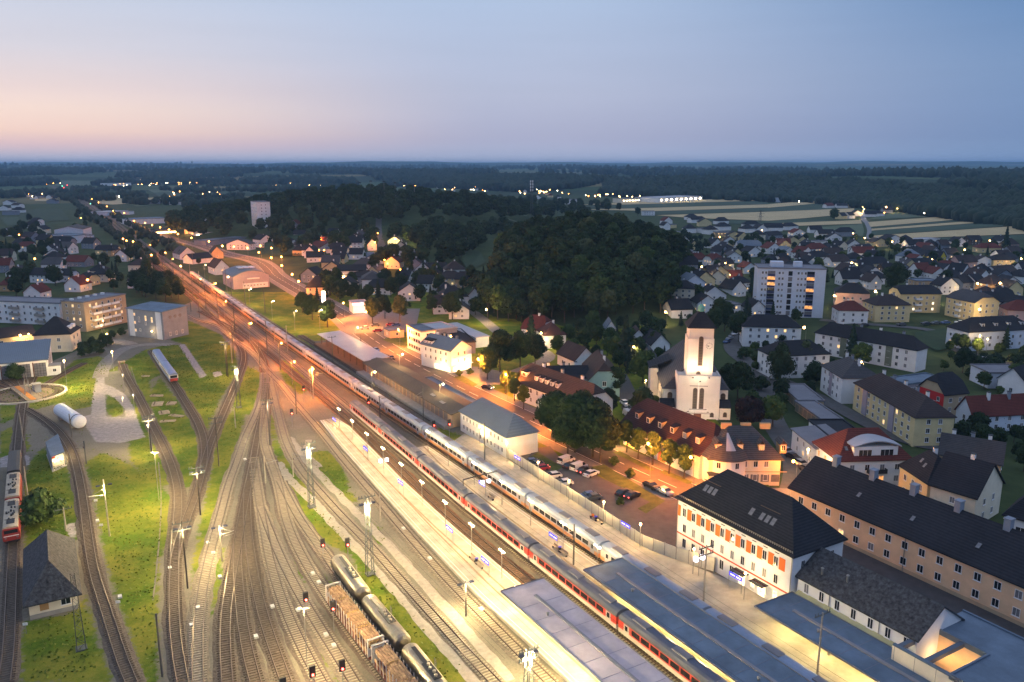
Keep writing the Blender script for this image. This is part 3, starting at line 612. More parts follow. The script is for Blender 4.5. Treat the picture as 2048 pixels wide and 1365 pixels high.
def canopy(label,u0,u1,v0,v1,rm,z=4.3,posts=True,vents=3):
    c=uv((u0+u1)/2,(v0+v1)/2); root=empty('platform_canopy',(c.x,c.y,.52),UA); tag(root,label,'platform canopy')
    L=(u1-u0)/2; W=(v1-v0)/2
    # local x = U, local y = -V
    b=MB(); n=22
    b.hexa([(-L,-W,z-.62),(L,-W,z-.62),(L,W,z-.62),(-L,W,z-.62),(-L,-W,z-.52),(L,-W,z-.52),(L,W,z-.52),(-L,W,z-.52)],1)
    b.box(-L,-W,z-.517,L,W,z-.5,0)
    r=b.build('roof',[ROOF[rm],M_under],root)
    t=MB(); t.box(-L,-W-.06,z-.66,L,-W-.003,z-.36); t.box(-L,W+.003,z-.66,L,W+.06,z-.36); t.box(-L-.06,-W-.06,z-.66,-L-.003,W+.06,z-.36); t.box(L+.003,-W-.06,z-.66,L+.06,W+.06,z-.36)
    t.build('fascia',mat('grey_fascia',(.2,.2,.22),.5,.05,metal=.3),r)
    g=MB(); g.box(-L+3,-.28,z-.497,L-4,.28,z-.30); g.build('ridge_duct',mat('duct_sheet',(.22,.21,.22),.6,.15,.5),r)
    for k in range(int(2*L/4.2)):
        for ya,yb in ((-W+.3,-.4),(.4,W-.3)): s=MB(); s.box(0,ya,0,.06,yb,.025); s.build('roof_seam',mat('membrane_joint',(.17,.17,.20),.8,.1),r,(-L+2+k*4.2,0,z-.497))
    for k in range(vents):
        v=MB(); v.lathe([(.18,0),(.18,.4),(.3,.42),(.02,.6)],8); v.build('vent',M_steel,r,(-L+10+k*(2*L-20)/max(1,vents-1),W*.35,z-.497))
    k=0; x=-L+4
    while x<L-2 and posts:
        p=MB(); p.box(-.14,-.14,0,.14,.14,z-.623); p.box(-.1,-W+.5,z-.95,.1,W-.5,z-.626); p.build('post',M_steel,root,(x,0,0)); x+=9
    return root
cn1=canopy('long lilac grey flat canopy over the island platform nearest the yard',30,105.5,59.8,68.1,'L')
cn2=canopy('long blue grey flat canopy over the middle island platform',30,104.5,75.7,84.2,'U')
cn3=canopy('dark blue flat canopy in front of the white low station wing',30,81,92.3,100.9,'U',vents=2)
for (u,v) in [(x,64) for x in range(35,106,7)]+[(x,80) for x in range(35,104,7)]+[(x,96.5) for x in range(35,80,7)]:
    p=uv(u,v,3.9); Lh=MB(); Lh.box(-1.1,-.09,-.12,1.1,.09,-.0); par={64:cn1,80:cn2,96.5:cn3}[v]
    c=par.location; dx=(p-c).dot(U)
    o=Lh.build('strip_light',emis('canopy_tube_glow',(1,.82,.45),9),par,(dx,1.2,3.66))
    lamp('canopy_light',(dx,1.2,3.3),{64:600,80:520,96.5:330}[v],(1,.74,.30),par,r=.5)
# wooden strip between wing and canopy: timber deck
M_deck=mat('timber_roof_strip',(.42,.40,.22),.85,.12,1.)
# ---- trains
def secmesh(sec,L,mats,key,m=None):
    b=MB(); b.extr(sec,-L/2,L/2,0,'x'); return b
def coach_proto(kind):
    pal={'red':((.45,.04,.03),(.42,.40,.40),(.075,.085,.12)),'blue':((.30,.30,.34),(.50,.22,.10),(.21,.26,.35))}[kind]
    bm=mat(kind+'_coach_side',pal[0],.35,.06,.4,spec=.5); lm=mat(kind+'_coach_skirt',pal[1],.45,.08,.4); rm=mat(kind+'_coach_roof',pal[2],.5,.12,.3)
    L=26.1; root=empty('passenger_coach',(0,0,0))
    b=MB(); b.extr([(-1.42,1.75),(1.42,1.75),(1.42,3.05),(-1.42,3.05)],-L/2,L/2,0,'x'); b.build('body',bm,root)
    b=MB(); b.extr([(-1.36,.95),(1.36,.95),(1.42,1.15),(1.42,1.747),(-1.42,1.747),(-1.42,1.15)],-L/2,L/2,0,'x'); b.build('lower_body',lm,root)
    b=MB(); b.extr([(-1.42,3.053),(1.42,3.053),(1.36,3.4),(1.1,3.75),(.6,3.97),(0,4.03),(-.6,3.97),(-1.1,3.75),(-1.36,3.4)],-L/2,L/2,0,'x'); rf=b.build('roof',rm,root)
    for x in (-9,0,9):
        b=MB(); b.box(-1.6,-.65,0,1.6,.65,.28); b.build('roof_unit',mat('roof_equipment',(.16,.16,.18),.6,.15),rf,(x,0,3.9))
    for s in (-1,1):
        b=MB(); b.box(-.92,-.03,0,.92,.03,.85); wm=b.mesh('window',M_glass)
        for k in range(9): link('window',wm,root,((k-4)*2.2,s*1.415,2.02))
        for x in (-L/2+2,L/2-2):
            b=MB(); b.box(-.65,min(s*1.45,s*1.40),1.1,.65,max(s*1.45,s*1.40),3.0); b.box(-.3,min(s*1.46,s*1.453),2.0,.3,max(s*1.46,s*1.453),2.8,1); b.build('door',[lm if kind=='red' else bm,M_glass],root,(x,0,0))
    for x in (-9.5,9.5):
        b=MB(); b.box(-1.9,-1.05,.42,1.9,1.05,.95)
        for dx in (-1.25,1.25):
            for s in (-.75,.75): b.tube((dx,s-.07,.82),(dx,s+.07,.82),.45,10)
        b.build('bogie',M_dark,root,(x,0,0))
    b=MB(); b.box(-L/2-.45,-.9,1.0,-L/2-.003,.9,3.3); b.build('gangway',M_dark,root)
    return root
def place_on(o,key,s,dz=.36):
    """sit a vehicle on a track, s = metres from its near end"""
    q=TR[key]; acc=0
    for i in range(len(q)-1):
        l=(q[i+1]-q[i]).length
        if acc+l>=s:
            t=q[i+1]-q[i]; p=q[i]+t*((s-acc)/l); o.location=(p.x,p.y,dz); o.rotation_euler=(0,0,math.atan2(t.y,t.x)); return
        acc+=l
    o.location=(q[-1].x,q[-1].y,dz)
cr_=coach_proto('red'); cb_=coach_proto('blue')
ords=['first','second','third','fourth','fifth','sixth','seventh','eighth','ninth','tenth','eleventh','twelfth','thirteenth','fourteenth','fifteenth','sixteenth','seventeenth','eighteenth','nineteenth','twentieth']
NA=7; NBc=19
for i in range(NA):
    o=cr_ if i==0 else copy_tree(cr_); place_on(o,'A',194-13.3-26.7*i)
    tag(o,'red coach with dark blue roof, %s from the far end of its train'%ords[i] if i else 'red coach with dark blue roof at the far end of its train','coach','red train at the platforms')
for i in range(NBc):
    o=cb_ if i==0 else copy_tree(cb_); place_on(o,'B',535-13.3-26.7*i)
    tag(o,'pale blue roofed grey coach, %s from the far end of its train'%ords[i] if i else 'pale blue roofed grey coach at the far end of its train','coach','pale train leaving the station')
for i in range(0): pass
# ------------------------------------------------------------------ freight wagons, engines, yard things
def bogie(root,x,m=M_dark):
    b=MB(); b.box(-1.35,-1.0,.5,1.35,1.0,.8)
    for dx in (-.9,.9):
        for s in (-.75,.75): b.tube((dx,s-.07,.5),(dx,s+.07,.5),.46,10)
    b.build('bogie',m,root,(x,0,0))
def buffers(b,L):
    for e in (-1,1):
        for s in (-.87,.87): b.tube((e*L/2,s,1.05),(e*(L/2+.55),s,1.05),.1,6); b.tube((e*(L/2+.5),s,1.05),(e*(L/2+.6),s,1.05),.24,8)
def tank_wagon():
    m=mat('brushed_tank_steel',(.27,.24,.19),.34,.2,.5,metal=.85); L=15.2; R=1.45; zc=2.55
    root=empty('tank_wagon',(0,0,0))
    b=MB(); n=24; pr=[(.01,-L/2+.35),(R*.55,-L/2+.45),(R*.86,-L/2+.68),(R,-L/2+1.05)]; pr=pr+[(R,L/2-1.05),(R*.86,L/2-.68),(R*.55,L/2-.45),(.01,L/2-.35)]
    b.lathe(pr,n,0,(0,0,zc),'x'); t=b.build('tank',m,root,smooth=False)
    for x in (-5.1,-1.7,1.7,5.1):
        q=MB(); q.lathe([(R+.004,-.05),(R+.02,-.05),(R+.02,.05),(R+.004,.05)],24,0,(0,0,0),'x'); q.build('tank_band',M_steel,t,(x,0,zc))
    g=MB(); g.box(-3.2,-.62,R+zc+.02,1.0,.62,R+zc+.10); g.box(1.003,-.3,R+zc+.02,5.4,.3,R+zc+.09); g.build('walkway',M_dark,root)
    for k in range(4):
        h=MB(); h.lathe([(.22,0),(.22,.22),(.26,.24),(.02,.32)],8); h.build('hatch',mat('hatch_metal',(.42,.38,.30),.4,.1,metal=.6),root,(-2.6+k*.95,.1*(-1)**k,R+zc+.10))
    f=MB(); f.box(-L/2,-1.1,.95,L/2,-.75,1.2); f.box(-L/2,.75,.95,L/2,1.1,1.2); f.box(-L/2,-.747,.97,-L/2+.4,.747,1.18); f.box(L/2-.4,-.747,.97,L/2,.747,1.18); f.box(-1,-.747,.97,1,.747,1.18); buffers(f,L); f.build('underframe',M_dark,root)
    for x in (-4.6,4.6):
        s=MB(); s.box(-.3,-1.0,1.203,.3,1.0,zc-R+.35); s.build('saddle',M_dark,root,(x,0,0))
    l=MB(); l.box(-.25,-1.62,1.2,-.2,-1.55,4.05); l.box(.2,-1.62,1.2,.25,-1.55,4.05)
    for k in range(8): l.box(-.197,-1.62,1.35+k*.33,.197,-1.57,1.39+k*.33)
    l.build('ladder',M_steel,root,(1.2,0,0))
    bogie(root,-4.9); bogie(root,4.9); return root
def log_wagon():
    L=19.2; root=empty('log_wagon',(0,0,0)); rd=mat('rust_red_frame',(.17,.06,.045),.8,.25,1.); wh=mat('grimy_white_steel',(.55,.50,.45),.7,.18,1.)
    f=MB(); f.box(-L/2,-1.25,1.0,L/2,1.25,1.25); buffers(f,L); f.build('underframe',rd,root)
    for e in (-1,1):
        w=MB(); x=e*(L/2-.25); w.box(x-.1,-1.35,1.253,x+.1,-1.15,3.9); w.box(x-.1,1.15,1.253,x+.1,1.35,3.9); w.box(x-.12,-1.35,3.903,x+.12,1.35,4.1); w.box(x-.05,-1.147,1.3,x+.05,1.147,2.6); w.build('end_wall',wh,root)
    for i in range(16):
        for s in (-1,1):
            b=MB(); b.box(-.055,-.05,0,.055,.05,2.55); b.build('stake',wh,root,(-L/2+1.0+i*(L-2)/15,s*1.33,1.253))
    bogie(root,-6.4); bogie(root,6.4); return root
M_bark=mat('bark',(.27,.15,.075),.95,.4,1.2,c2=(.42,.26,.14)); M_cut=mat('cut_wood',(.60,.36,.14),.9,.15,2.)
_logm=[]
for k in range(5):
    b=MB(); n=9; r=.17+.035*k*.6; L=4.3; ring=[]
    b.tube((-L/2,0,0),(L/2,0,0),r,n,0,r*.86,cap=False)
    b.f.append(tuple(range(n-1,-1,-1))); b.m.append(1); b.f.append(tuple(range(n,2*n))); b.m.append(1); _logm.append((r,b.mesh('log',[M_bark,M_cut])))
def log_stack(wag,x,lab):
    root=empty('log_stack',(0,0,0)); 
    z=0.
    for row in range(6):
        y=-1.08+random.uniform(0,.12)
        while y<1.05:
            r,me=random.choice(_logm)
            if row in(0,1,2) and abs(y)<.7 and row<5: y+=.42; continue
            o=link('log',me,root,(random.uniform(-.14,.14),y+random.uniform(-.03,.03),.22+row*.385+random.uniform(-.04,.04))); o.rotation_euler=(random.uniform(0,6),random.uniform(-.012,.012),random.uniform(-.015,.015)+(math.pi if random.random()<.5 else 0)); y+=.42
    b=MB()
    for xx in (-1.2,1.2): b.box(xx-.02,-1.25,2.56,xx+.02,1.25,2.6); b.box(xx-.02,-1.27,.02,xx+.02,-1.253,2.6); b.box(xx-.02,1.253,.02,xx+.02,1.27,2.6)
    b.build('strap',M_orange if False else mat('strap_webbing',(.5,.28,.16),.8,.1),root)
    tag(root,lab,'log stack','log stacks on the timber wagons')
    c=wag.location; a=wag.rotation_euler[2]; root.location=(c.x+x*math.cos(a),c.y+x*math.sin(a),.36+1.255); root.rotation_euler=(0,0,a); return root
tw=tank_wagon(); near=lambda key,p: min(range(len(TR[key])),key=lambda i:(TR[key][i]-p).length)*3.0
def tlen(key,px,z=0.3):
    p=P(px[0],px[1],.3); q=TR[key]; i=min(range(len(q)),key=lambda k:(q[k]-p).length); return sum((q[k+1]-q[k]).length for k in range(i))
s0=tlen('fh',(676,1146))-7.6
WN=['tank wagon at the far end of the row beside the log wagons','second tank wagon from the far end of the row','third tank wagon from the far end of the row','nearest tank wagon, cut by the bottom of the view']
for i in range(4):
    o=tw if i==0 else copy_tree(tw); place_on(o,'fh',s0-16.1*i); tag(o,'brushed steel '+WN[i],'tank wagon','tank wagons beside the timber train')
lw=log_wagon(); s1=tlen('fg',(668,1212))-9.4
for i in range(3):
    o=lw if i==0 else copy_tree(lw); place_on(o,'fg',s1-20.3*i); tag(o,['flat wagon with white stakes at the far end of the timber train','middle flat wagon of logs with white stakes and end walls','nearest flat wagon of logs with white stakes, cut by the bottom edge'][i],'timber wagon','timber wagons')
    for k in range(4):
        log_stack(o,7.0-k*4.65,'%s stack of logs from the far end on the %s timber wagon'%(ords[k],['farthest','middle','nearest'][i]))
def loco(kind='red'):
    L=16.; root=empty('electric_locomotive',(0,0,0)); rd=M_redp if kind=='red' else mat('dark_wagon_paint',(.03,.03,.04),.6,.2)
    b=MB(); b.extr([(-1.45,1.1),(1.45,1.1),(1.48,1.4),(1.48,2.6),(1.32,3.5),(-1.32,3.5),(-1.48,2.6),(-1.48,1.4)],-L/2,L/2,0,'x'); b.build('body',rd,root)
    b=MB(); b.extr([(-1.35,3.503),(1.35,3.503),(1.2,3.75),(.5,3.9),(-.5,3.9),(-1.2,3.75)],-L/2+.3,L/2-.3,0,'x'); r=b.build('roof',mat('cream_loco_roof',(.40,.33,.24),.7,.25,.5) if kind=='red' else M_dark,root)
    for e in (-1,1):
        w=MB(); x=e*(L/2+.012); w.box(min(x,x-e*.02),-1.15,2.55,max(x,x-e*.02),1.15,3.25); w.build('windscreen',M_glass,root)
        h=MB(); 
        for s in (-1,1): h.box(min(x,x+e*.05),s*1.0-.16,1.55,max(x,x+e*.05),s*1.0+.16,1.8)
        h.build('headlight',M_curt,root)
        st=MB(); x=e*(L/2+.01); st.box(min(x,x-e*.03),-1.3,1.95,max(x,x-e*.03),1.3,2.12); st.build('front_stripe',M_white,root)
    if kind=='red':
        for x in (-5,5):
            p=MB(); 
            for s in (-.5,.5): p.tube((x-1.1,s,3.95),(x+.6,s*.7,4.35),.05); p.tube((x+.6,s*.7,4.35),(x-.8,s*.9,4.65),.05)
            p.tube((x-.8,-.9,4.65),(x-.8,.9,4.65),.06); p.box(x-1.2,-.7,3.903,x+1.,.7,3.98); p.build('pantograph',M_dark,r)
        e=MB()
        for k in range(12):
            x=random.uniform(-3.6,3.6); y=random.uniform(-.8,.8); s=random.uniform(.15,.4); e.box(x-s,y-s*.6,3.905,x+s,y+s*.6,3.95+s)
        e.build('roof_equipment',M_dark,r)
    f=MB(); f.box(-L/2,-1.3,.75,L/2,1.3,1.097); buffers(f,L); f.build('underframe',M_dark,root); bogie(root,-4.6); bogie(root,4.6); return root
sL=tlen('loco',(24,1092)); lo=loco('red'); place_on(lo,'loco',sL+8.4); tag(lo,'red electric locomotive with cream roof gear, nearer of two beside the cottage','locomotive','stabled locomotives')
l2=copy_tree(lo); place_on(l2,'loco',sL+25.6); tag(l2,'red electric locomotive with cluttered cream roof, coupled behind the nearer one','locomotive','stabled locomotives')
l3=loco('dark'); l3.name='covered_wagon'; place_on(l3,'loco',sL+42.6); tag(l3,'dark roofed wagon at the far end of the parked locomotives','wagon')
# railcar pair
def railcar():
    L=21.; root=empty('diesel_railcar',(0,0,0)); bl=mat('railcar_blue',(.09,.13,.30),.4,.1,.5,spec=.5); wh=mat('railcar_cream',(.55,.52,.50),.5,.06)
    b=MB(); b.extr([(-1.4,1.0),(1.4,1.0),(1.42,2.0),(-1.42,2.0)],-L/2,L/2,0,'x'); b.build('lower_body',bl,root)
    b=MB(); b.extr([(-1.42,2.003),(1.42,2.003),(1.4,3.1),(-1.4,3.1)],-L/2,L/2,0,'x'); b.build('body',wh,root)
    b=MB(); b.extr([(-1.4,3.103),(1.4,3.103),(1.2,3.5),(.5,3.72),(-.5,3.72),(-1.2,3.5)],-L/2,L/2,0,'x'); b.build('roof',mat('railcar_roof',(.17,.22,.36),.55,.12,.5),root)
    for s in (-1,1):
        for k in range(8):
            w=MB(); w.box(-.75,-.02,0,.75,.02,.75); w.build('window',M_glass,root,(-8.2+k*2.35,s*1.415,2.15))
    for e in (-1,1):
        x=e*(L/2+.03); w=MB(); w.box(min(x,x-e*.028),-1.2,1.0,max(x,x-e*.028),1.2,1.9); w.build('front_panel',M_redp,root)
        w=MB(); w.box(min(x,x-e*.028),-1.1,2.1,max(x,x-e*.028),1.1,2.95); w.build('windscreen',M_glass,root)
    bogie(root,-7); bogie(root,7); return root
rc=railcar(); sR=tlen('railcar',(347,768)); 
place_on(rc,'railcar',sR+10.6); tag(rc,'blue and cream railcar with red front, nearer of the coupled pair on grass','railcar','parked railcar pair')
rc2=copy_tree(rc); place_on(rc2,'railcar',sR+32.2); tag(rc2,'blue and cream railcar coupled behind its twin beside the gravel lane','railcar','parked railcar pair')
# white storage tank
def storage_tank():
    a=P(125,836); b_=P(158,858); d=(b_-a); L=d.length+4; c=(a+b_)/2; root=empty('storage_tank',(c.x,c.y,0),math.atan2(d.y,d.x)); R=1.9; m=mat('white_tank_paint',(.60,.61,.64),.5,.08,.4)
    b=MB(); b.lathe([(.01,-L/2),(R*.6,-L/2+.15),(R*.9,-L/2+.5),(R,-L/2+.95),(R,L/2-.95),(R*.9,L/2-.5),(R*.6,L/2-.15),(.01,L/2)],20,0,(0,0,2.3),'x'); b.build('tank',m,root,smooth=False)
    for x in (-L*.28,L*.28):
        s=MB(); s.box(-.25,-1.5,0,.25,1.5,1.2); s.build('saddle',M_conc,root,(x,0,0))
    r=MB(); r.lathe([(R+.01,-.22),(R+.09,-.22),(R+.09,.22),(R+.01,.22)],20,0,(0,0,0),'x'); r.build('band',M_dark,root,(L*.38,0,2.3))
    tag(root,'white cylindrical storage tank lying on saddles by the gravel lane','storage tank')
storage_tank()
# turntable
def turntable():
    c=(P(-10,788)+P(124,788))/2; c=P(52,789); R=(P(121,790)-c).length; root=empty('turntable_pit',(c.x,c.y,0)); n=48
    b=MB(); b.lathe([(.5,-.055),(R-1.2,-.05)],n); b.build('pit_floor',mat('pit_floor',(.16,.12,.08),.95,.3,.4),root)
    b=MB(); b.lathe([(R-.35,-.05),(R-.35,.42),(R+.35,.42),(R+.5,-.05)],n); b.build('rim',mat('pale_kerb_stone',(.45,.41,.34),.9,.12,.6),root)
    b=MB(); b.lathe([(R-3.0,.03),(R-2.4,.03),(R-2.4,.10),(R-3.0,.10)],n); b.build('ring_rail',M_rail,root)
    s=MB()
    for k in range(60):
        a=k*2*math.pi/60; x,y=math.cos(a),math.sin(a); t=(-y*.14,x*.14); r0,r1=R-3.4,R-.5
        s.prism([(x*r0-t[0],y*r0-t[1]),(x*r1-t[0],y*r1-t[1]),(x*r1+t[0],y*r1+t[1]),(x*r0+t[0],y*r0+t[1])],-.04,.14)
    o=s.build('sleeper',M_slw,root); o['kind']='stuff'
    a0,a1=P(5,775),P(50,812); d=(a1-a0); an=math.atan2(d.y,d.x)
    br=MB(); br.box(-R+.5,-2.2,.2,R-.5,2.2,.55); bo=br.build('bridge',mat('weathered_deck',(.22,.18,.13),.9,.25,.6),root); bo.rotation_euler=(0,0,an)
    for y,m,w in ((-.2,mat('orange_rust_deck',(.45,.17,.03),.9,.2,.5),.7),):
        q=MB(); q.box(-R+.6,y-w,.553,R-.6,y+w,.60); o=q.build('deck_plate',m,bo)
    for y in (-2.1,2.1):
        q=MB(); q.tube((-R+.6,y,1.5),(R-.6,y,1.5),.05)
        for k in range(9): q.tube((-R+.6+k*(2*R-1.2)/8,y,.55),(-R+.6+k*(2*R-1.2)/8,y,1.5),.05)
        q.build('railing',M_steel,bo)
    q=MB(); q.box(-1.2,2.3,.2,1.2,4.3,2.9); cb=q.build('cabin',WALL['G'],bo); q=MB(); q.box(-1.5,2.0,2.903,1.5,4.6,3.1); q.build('cabin_roof',M_conc,cb)
    q=MB(); 
    for s in (-.8,.8): q.tube((2.,s-.0,.55),(2.,s*.3,7.5),.07); q.tube((3.2,s,.55),(2.1,s*.3,7.5),.07)
    for k in range(5): q.tube((2,-.8+k*.1,1.5+k*1.3),(3.0-k*.2,.8-k*.1,1.8+k*1.3),.05)
    q.build('lattice_mast',M_steel,bo)
    tag(root,'round turntable pit with orange rusted bridge in front of the roundhouse','turntable'); LM['the turntable']=c; return c,R
TTC,TTR=turntable()
# short radial tracks between pit and roundhouse
for k,(x,y) in enumerate([(-30,758),(-8,752),(12,750),(34,749),(52,748),(68,750)]):
    p=P(x,y); d=(p-TTC).normalized(); a=TTC+d*(TTR+.4); e=a+d*(P(x,y)-a).length
    if (e-a).length>6: track('rad%d'%k,[a,(a+e)/2,e],M_rust,M_slw,world=True,wid=3.2)
track('rad9',[TTC+(P(75,770)-TTC).normalized()*(TTR+.3),P(100,758),P(140,737),P(168,724)],M_rust,M_slw,world=False) if False else track('rad9',[P(82,776),P(110,758),P(140,740),P(168,727)],M_rust,M_slw,world=True,wid=3.2)
# things lying on the grass between the tracks
zt=Z4(0,640,3.791)
M_timb=mat('grey_timber',(.33,.27,.20),.9,.25,1.)
def pallet(p,a,w,l,h,lab,nm='timber_pile'):
    root=empty(nm,(p.x,p.y,0),a); b=MB(); n=max(3,int(l/.35))
    for k in range(n): b.box(-w/2+random.uniform(-.1,.1),-l/2+k*l/n,0,w/2+random.uniform(-.1,.1),-l/2+(k+.8)*l/n,h*random.uniform(.7,1.1))
    b.build('beam',M_timb,root)
    q=MB(); q.box(-w*.3,-l/2,h*1.12,-w*.3+.25,l/2,h*1.12+.15); q.build('batten',M_wood,root); tag(root,lab,'timber pile','piles lying on the yard grass')
pallet(zt(1195,640),.3,3.2,4.5,.35,'largest pale pile of sleepers on the grass below the railcar')
pallet(zt(1245,705),.5,3.0,3.5,.3,'pale timber pile lying between two other sleeper piles on grass')
pallet(zt(1300,640),.1,2.6,2.4,.5,'small square pale block pile beside the sleeper piles')
pallet(zt(1340,730),-.3,4.5,1.6,.3,'loose beams on the grass nearest the curved railcar track')
pallet(zt(1275,770),.2,4.2,1.5,.35,'dark long beams at the near end of the sleeper piles')
pallet(zt(1190,580),0.,4.0,1.2,.5,'brown scrap beams in the grass in front of the railcar')
pallet(zt(1105,430),0.,2.6,1.0,.4,'small stone coloured pile beside the railcar flank')
# buffer stop
def bufferstop(p,a,lab):
    root=empty('buffer_stop',(p.x,p.y,.1),a); b=MB()
    for s in (-.75,.75): b.box(-.1,s-.1,0,.15,s+.1,1.35); b.tube((1.6,s,.1),(.0,s,1.2),.08)
    b.build('frame',M_redp,root); b=MB(); b.box(-.22,-1.25,.9,-.103,1.25,1.25); b.build('beam',M_timb,root); tag(root,lab,'buffer stop','buffer stops')
q=TR['siding']; t=q[-1]-q[-2]; bufferstop(q[-1],math.atan2(t.y,t.x),'buffer stop at the end of the siding by the yard lane')
q=TR['m4']; t=q[0]-q[1]; bufferstop(q[0],math.atan2(t.y,t.x),'buffer stop on the weedy dead end track beside the pale train')
# ---- cars
CP={k:mat('car_paint_'+k,c,.3,.03,spec=.6) for k,c in dict(white=(.6,.6,.6),black=(.012,.012,.014),red=(.3,.015,.02),blue=(.03,.08,.22),silver=(.33,.33,.35),grey=(.09,.095,.10)).items()}
M_tail=emis('tail_lamp_glow',(1,.06,.02),3); M_tailoff=mat('red_lens',(.25,.01,.01),.3,.05); M_head=emis('head_lamp_glow',(1,.85,.6),10); M_headoff=mat('clear_lens',(.4,.4,.42),.2,.05)
def car_proto(kind):
    root=empty('parked_car',(0,0,0)); van=kind=='van'; L,Wd=(4.8,1.9) if van else (4.25,1.78)
    prof=[(-L/2,.35),(-L/2+.02,.75),(-L/2+.1,.92),(-L/2+1.05,1.0),(L/2-.3,1.02),(L/2-.02,.85),(L/2,.35)] if not van else [(-L/2,.35),(-L/2+.02,.85),(-L/2+.75,1.1),(L/2,1.1),(L/2,.35)]
    b=MB(); b.extr(prof,-Wd/2,Wd/2,0); b.build('body',CP['white'],root)
    cab=[(-L/2+.95,1.0),(-L/2+1.75,1.43),(L/2-1.1,1.46),(L/2-.35,1.05)] if not van else [(-L/2+.7,1.103),(-L/2+1.35,1.85),(L/2-.2,1.88),(L/2-.02,1.103)]
    g=MB(); i=0; w0,w1=Wd/2-.04,Wd/2-.2
    lo=[cab[0],cab[3]]; up=[cab[1],cab[2]]
    g.hexa([(cab[0][0],-w0,cab[0][1]),(cab[3][0],-w0,cab[3][1]),(cab[3][0],w0,cab[3][1]),(cab[0][0],w0,cab[0][1]),(cab[1][0],-w1,cab[1][1]),(cab[2][0],-w1,cab[2][1]),(cab[2][0],w1,cab[2][1]),(cab[1][0],w1,cab[1][1])])
    g.build('cabin_glass',M_glass,root)
    r=MB(); r.hexa([(cab[1][0]-.08,-w1-.02,cab[1][1]+.004),(cab[2][0]+.1,-w1-.02,cab[2][1]+.004),(cab[2][0]+.1,w1+.02,cab[2][1]+.004),(cab[1][0]-.08,w1+.02,cab[1][1]+.004),(cab[1][0]+.1,-w1+.08,cab[1][1]+.06),(cab[2][0]-.1,-w1+.08,cab[2][1]+.06),(cab[2][0]-.1,w1-.08,cab[2][1]+.06),(cab[1][0]+.1,w1-.08,cab[1][1]+.06)]); r.build('roof',CP['white'],root)
    if van:
        s=MB()
        for e in (-1,1): s.hexa([(-.5,e*w0-.0,1.15),(L/2-.1,e*w0,1.15),(L/2-.1,e*w0+e*.02,1.15),(-.5,e*w0+e*.02,1.15),(-.5,e*w1,1.84),(L/2-.2,e*w1,1.84),(L/2-.2,e*w1+e*.02,1.84),(-.5,e*w1+e*.02,1.84)])
        s.build('side_panel',CP['white'],root)
    for x in (-L/2+.8,L/2-.8):
        for e in (-1,1):
            w=MB(); w.tube((0,-.11,0),(0,.11,0),.32,12); w.build('wheel',M_dark,root,(x,e*(Wd/2-.1),.32))
    for e in (-1,1):
        h=MB(); h.box(-.04,-.2,-.08,.04,.2,.08); h.build('headlight',M_headoff,root,(-L/2-.0,e*(Wd/2-.32),.72)); h=MB(); h.box(-.04,-.16,-.12,.04,.16,.12); h.build('tail_light',M_tailoff,root,(L/2-.0,e*(Wd/2-.28),.82))
    return root
CARP={k:car_proto(k) for k in('car','van')}; _first={'car':1,'van':1}
def car(p,a,col,lab,kind='car',on='',grp='cars parked in the station car park'):
    o=CARP[kind] if _first[kind] else copy_tree(CARP[kind]); _first[kind]=0
    o.location=(p.x,p.y,hz(p.x,p.y)+.05); o.rotation_euler=(0,0,a); tag(o,lab,'van' if kind=='van' else 'car',grp)
    for ch in o.children:
        s=ch.material_slots
        if ch.name.split('.')[0] in('body','roof','side_panel'): s[0].link='OBJECT'; s[0].material=CP[col]
        if 't' in on and ch.name.startswith('tail'): s[0].link='OBJECT'; s[0].material=M_tail
        if 'h' in on and ch.name.startswith('headl'): s[0].link='OBJECT'; s[0].material=M_head
    return o
a0=UA+math.pi/2+.25; a1=UA-math.pi/2-.2; rA=UA
r3=Z4(1024,640,3.791); r4=Z4(1536,640,3.791); r2=Z4(512,640,3.791)
G='cars parked in the station car park'
car(r3(410,1085),a0,'white','tall white van under the big tree in the car park','van')
car(r3(445,1125),a0,'black','black car between the two white vans in the car park')
car(r3(505,1135),a0,'white','white van parked next to the black car by the tree','van')
car(r3(548,1160),a0,'black','black car with red tail lamps lit beside the white hatchback',on='t')
car(r3(600,1185),a0,'white','white hatchback at the end of the row beside the red parking bays')
car(r3(140,1095),a1,'blue','blue grey car at the far end of the fence side parking row')
car(r3(180,1112),a1,'grey','dark grey car second in the row along the noise barrier')
car(r3(218,1142),a1,'red','dark red car with tail lamps lit along the noise barrier',on='t')
car(r3(310,1200),a1,'white','white car alone by the noise barrier behind the red car')
car(r3(395,1255),a1,'white','white estate car with a bluish glow by the noise barrier')
car(r3(575,1352),a1,'blue','bright blue car nearest the platform bench in the car park')
car(r3(610,1366),a1,'grey','grey car tucked beside the bright blue car')
car(r3(845,1330),a0,'black','black car nearest the red parking bays on the verge side')
car(r3(910,1350),a0,'black','black car last in the row by the verge posts',on='t')
G2='cars on the main road'
car(r3(1055,1275),rA,'black','black car driving past the corner building on the main road',grp=G2)
car(r3(1160,1320),rA,'silver','silver car with tail lamps lit following the black car',on='',grp=G2)
car(r2(1755,525),UA+.4,'black','black car with bright tail lamps turning off by the street trees',on='ht',grp=G2)
car(r2(910,240),UA,'blue','dark blue car parked behind the freight shed roof',grp=G2)
car(r2(1025,300),UA,'black','black car parked along the kerb behind the freight shed',grp=G2)
for x,y,c,l in [(140,1010,'silver','silver car at the upper end of the side street row'),(188,1055,'black','dark car second in the side street row'),(250,1105,'silver','silver grey car third in the side street row'),(295,1150,'grey','grey car at the lower end of the side street row')]: car(r4(x,y),2.0,c,l,grp='cars parked along the side street')
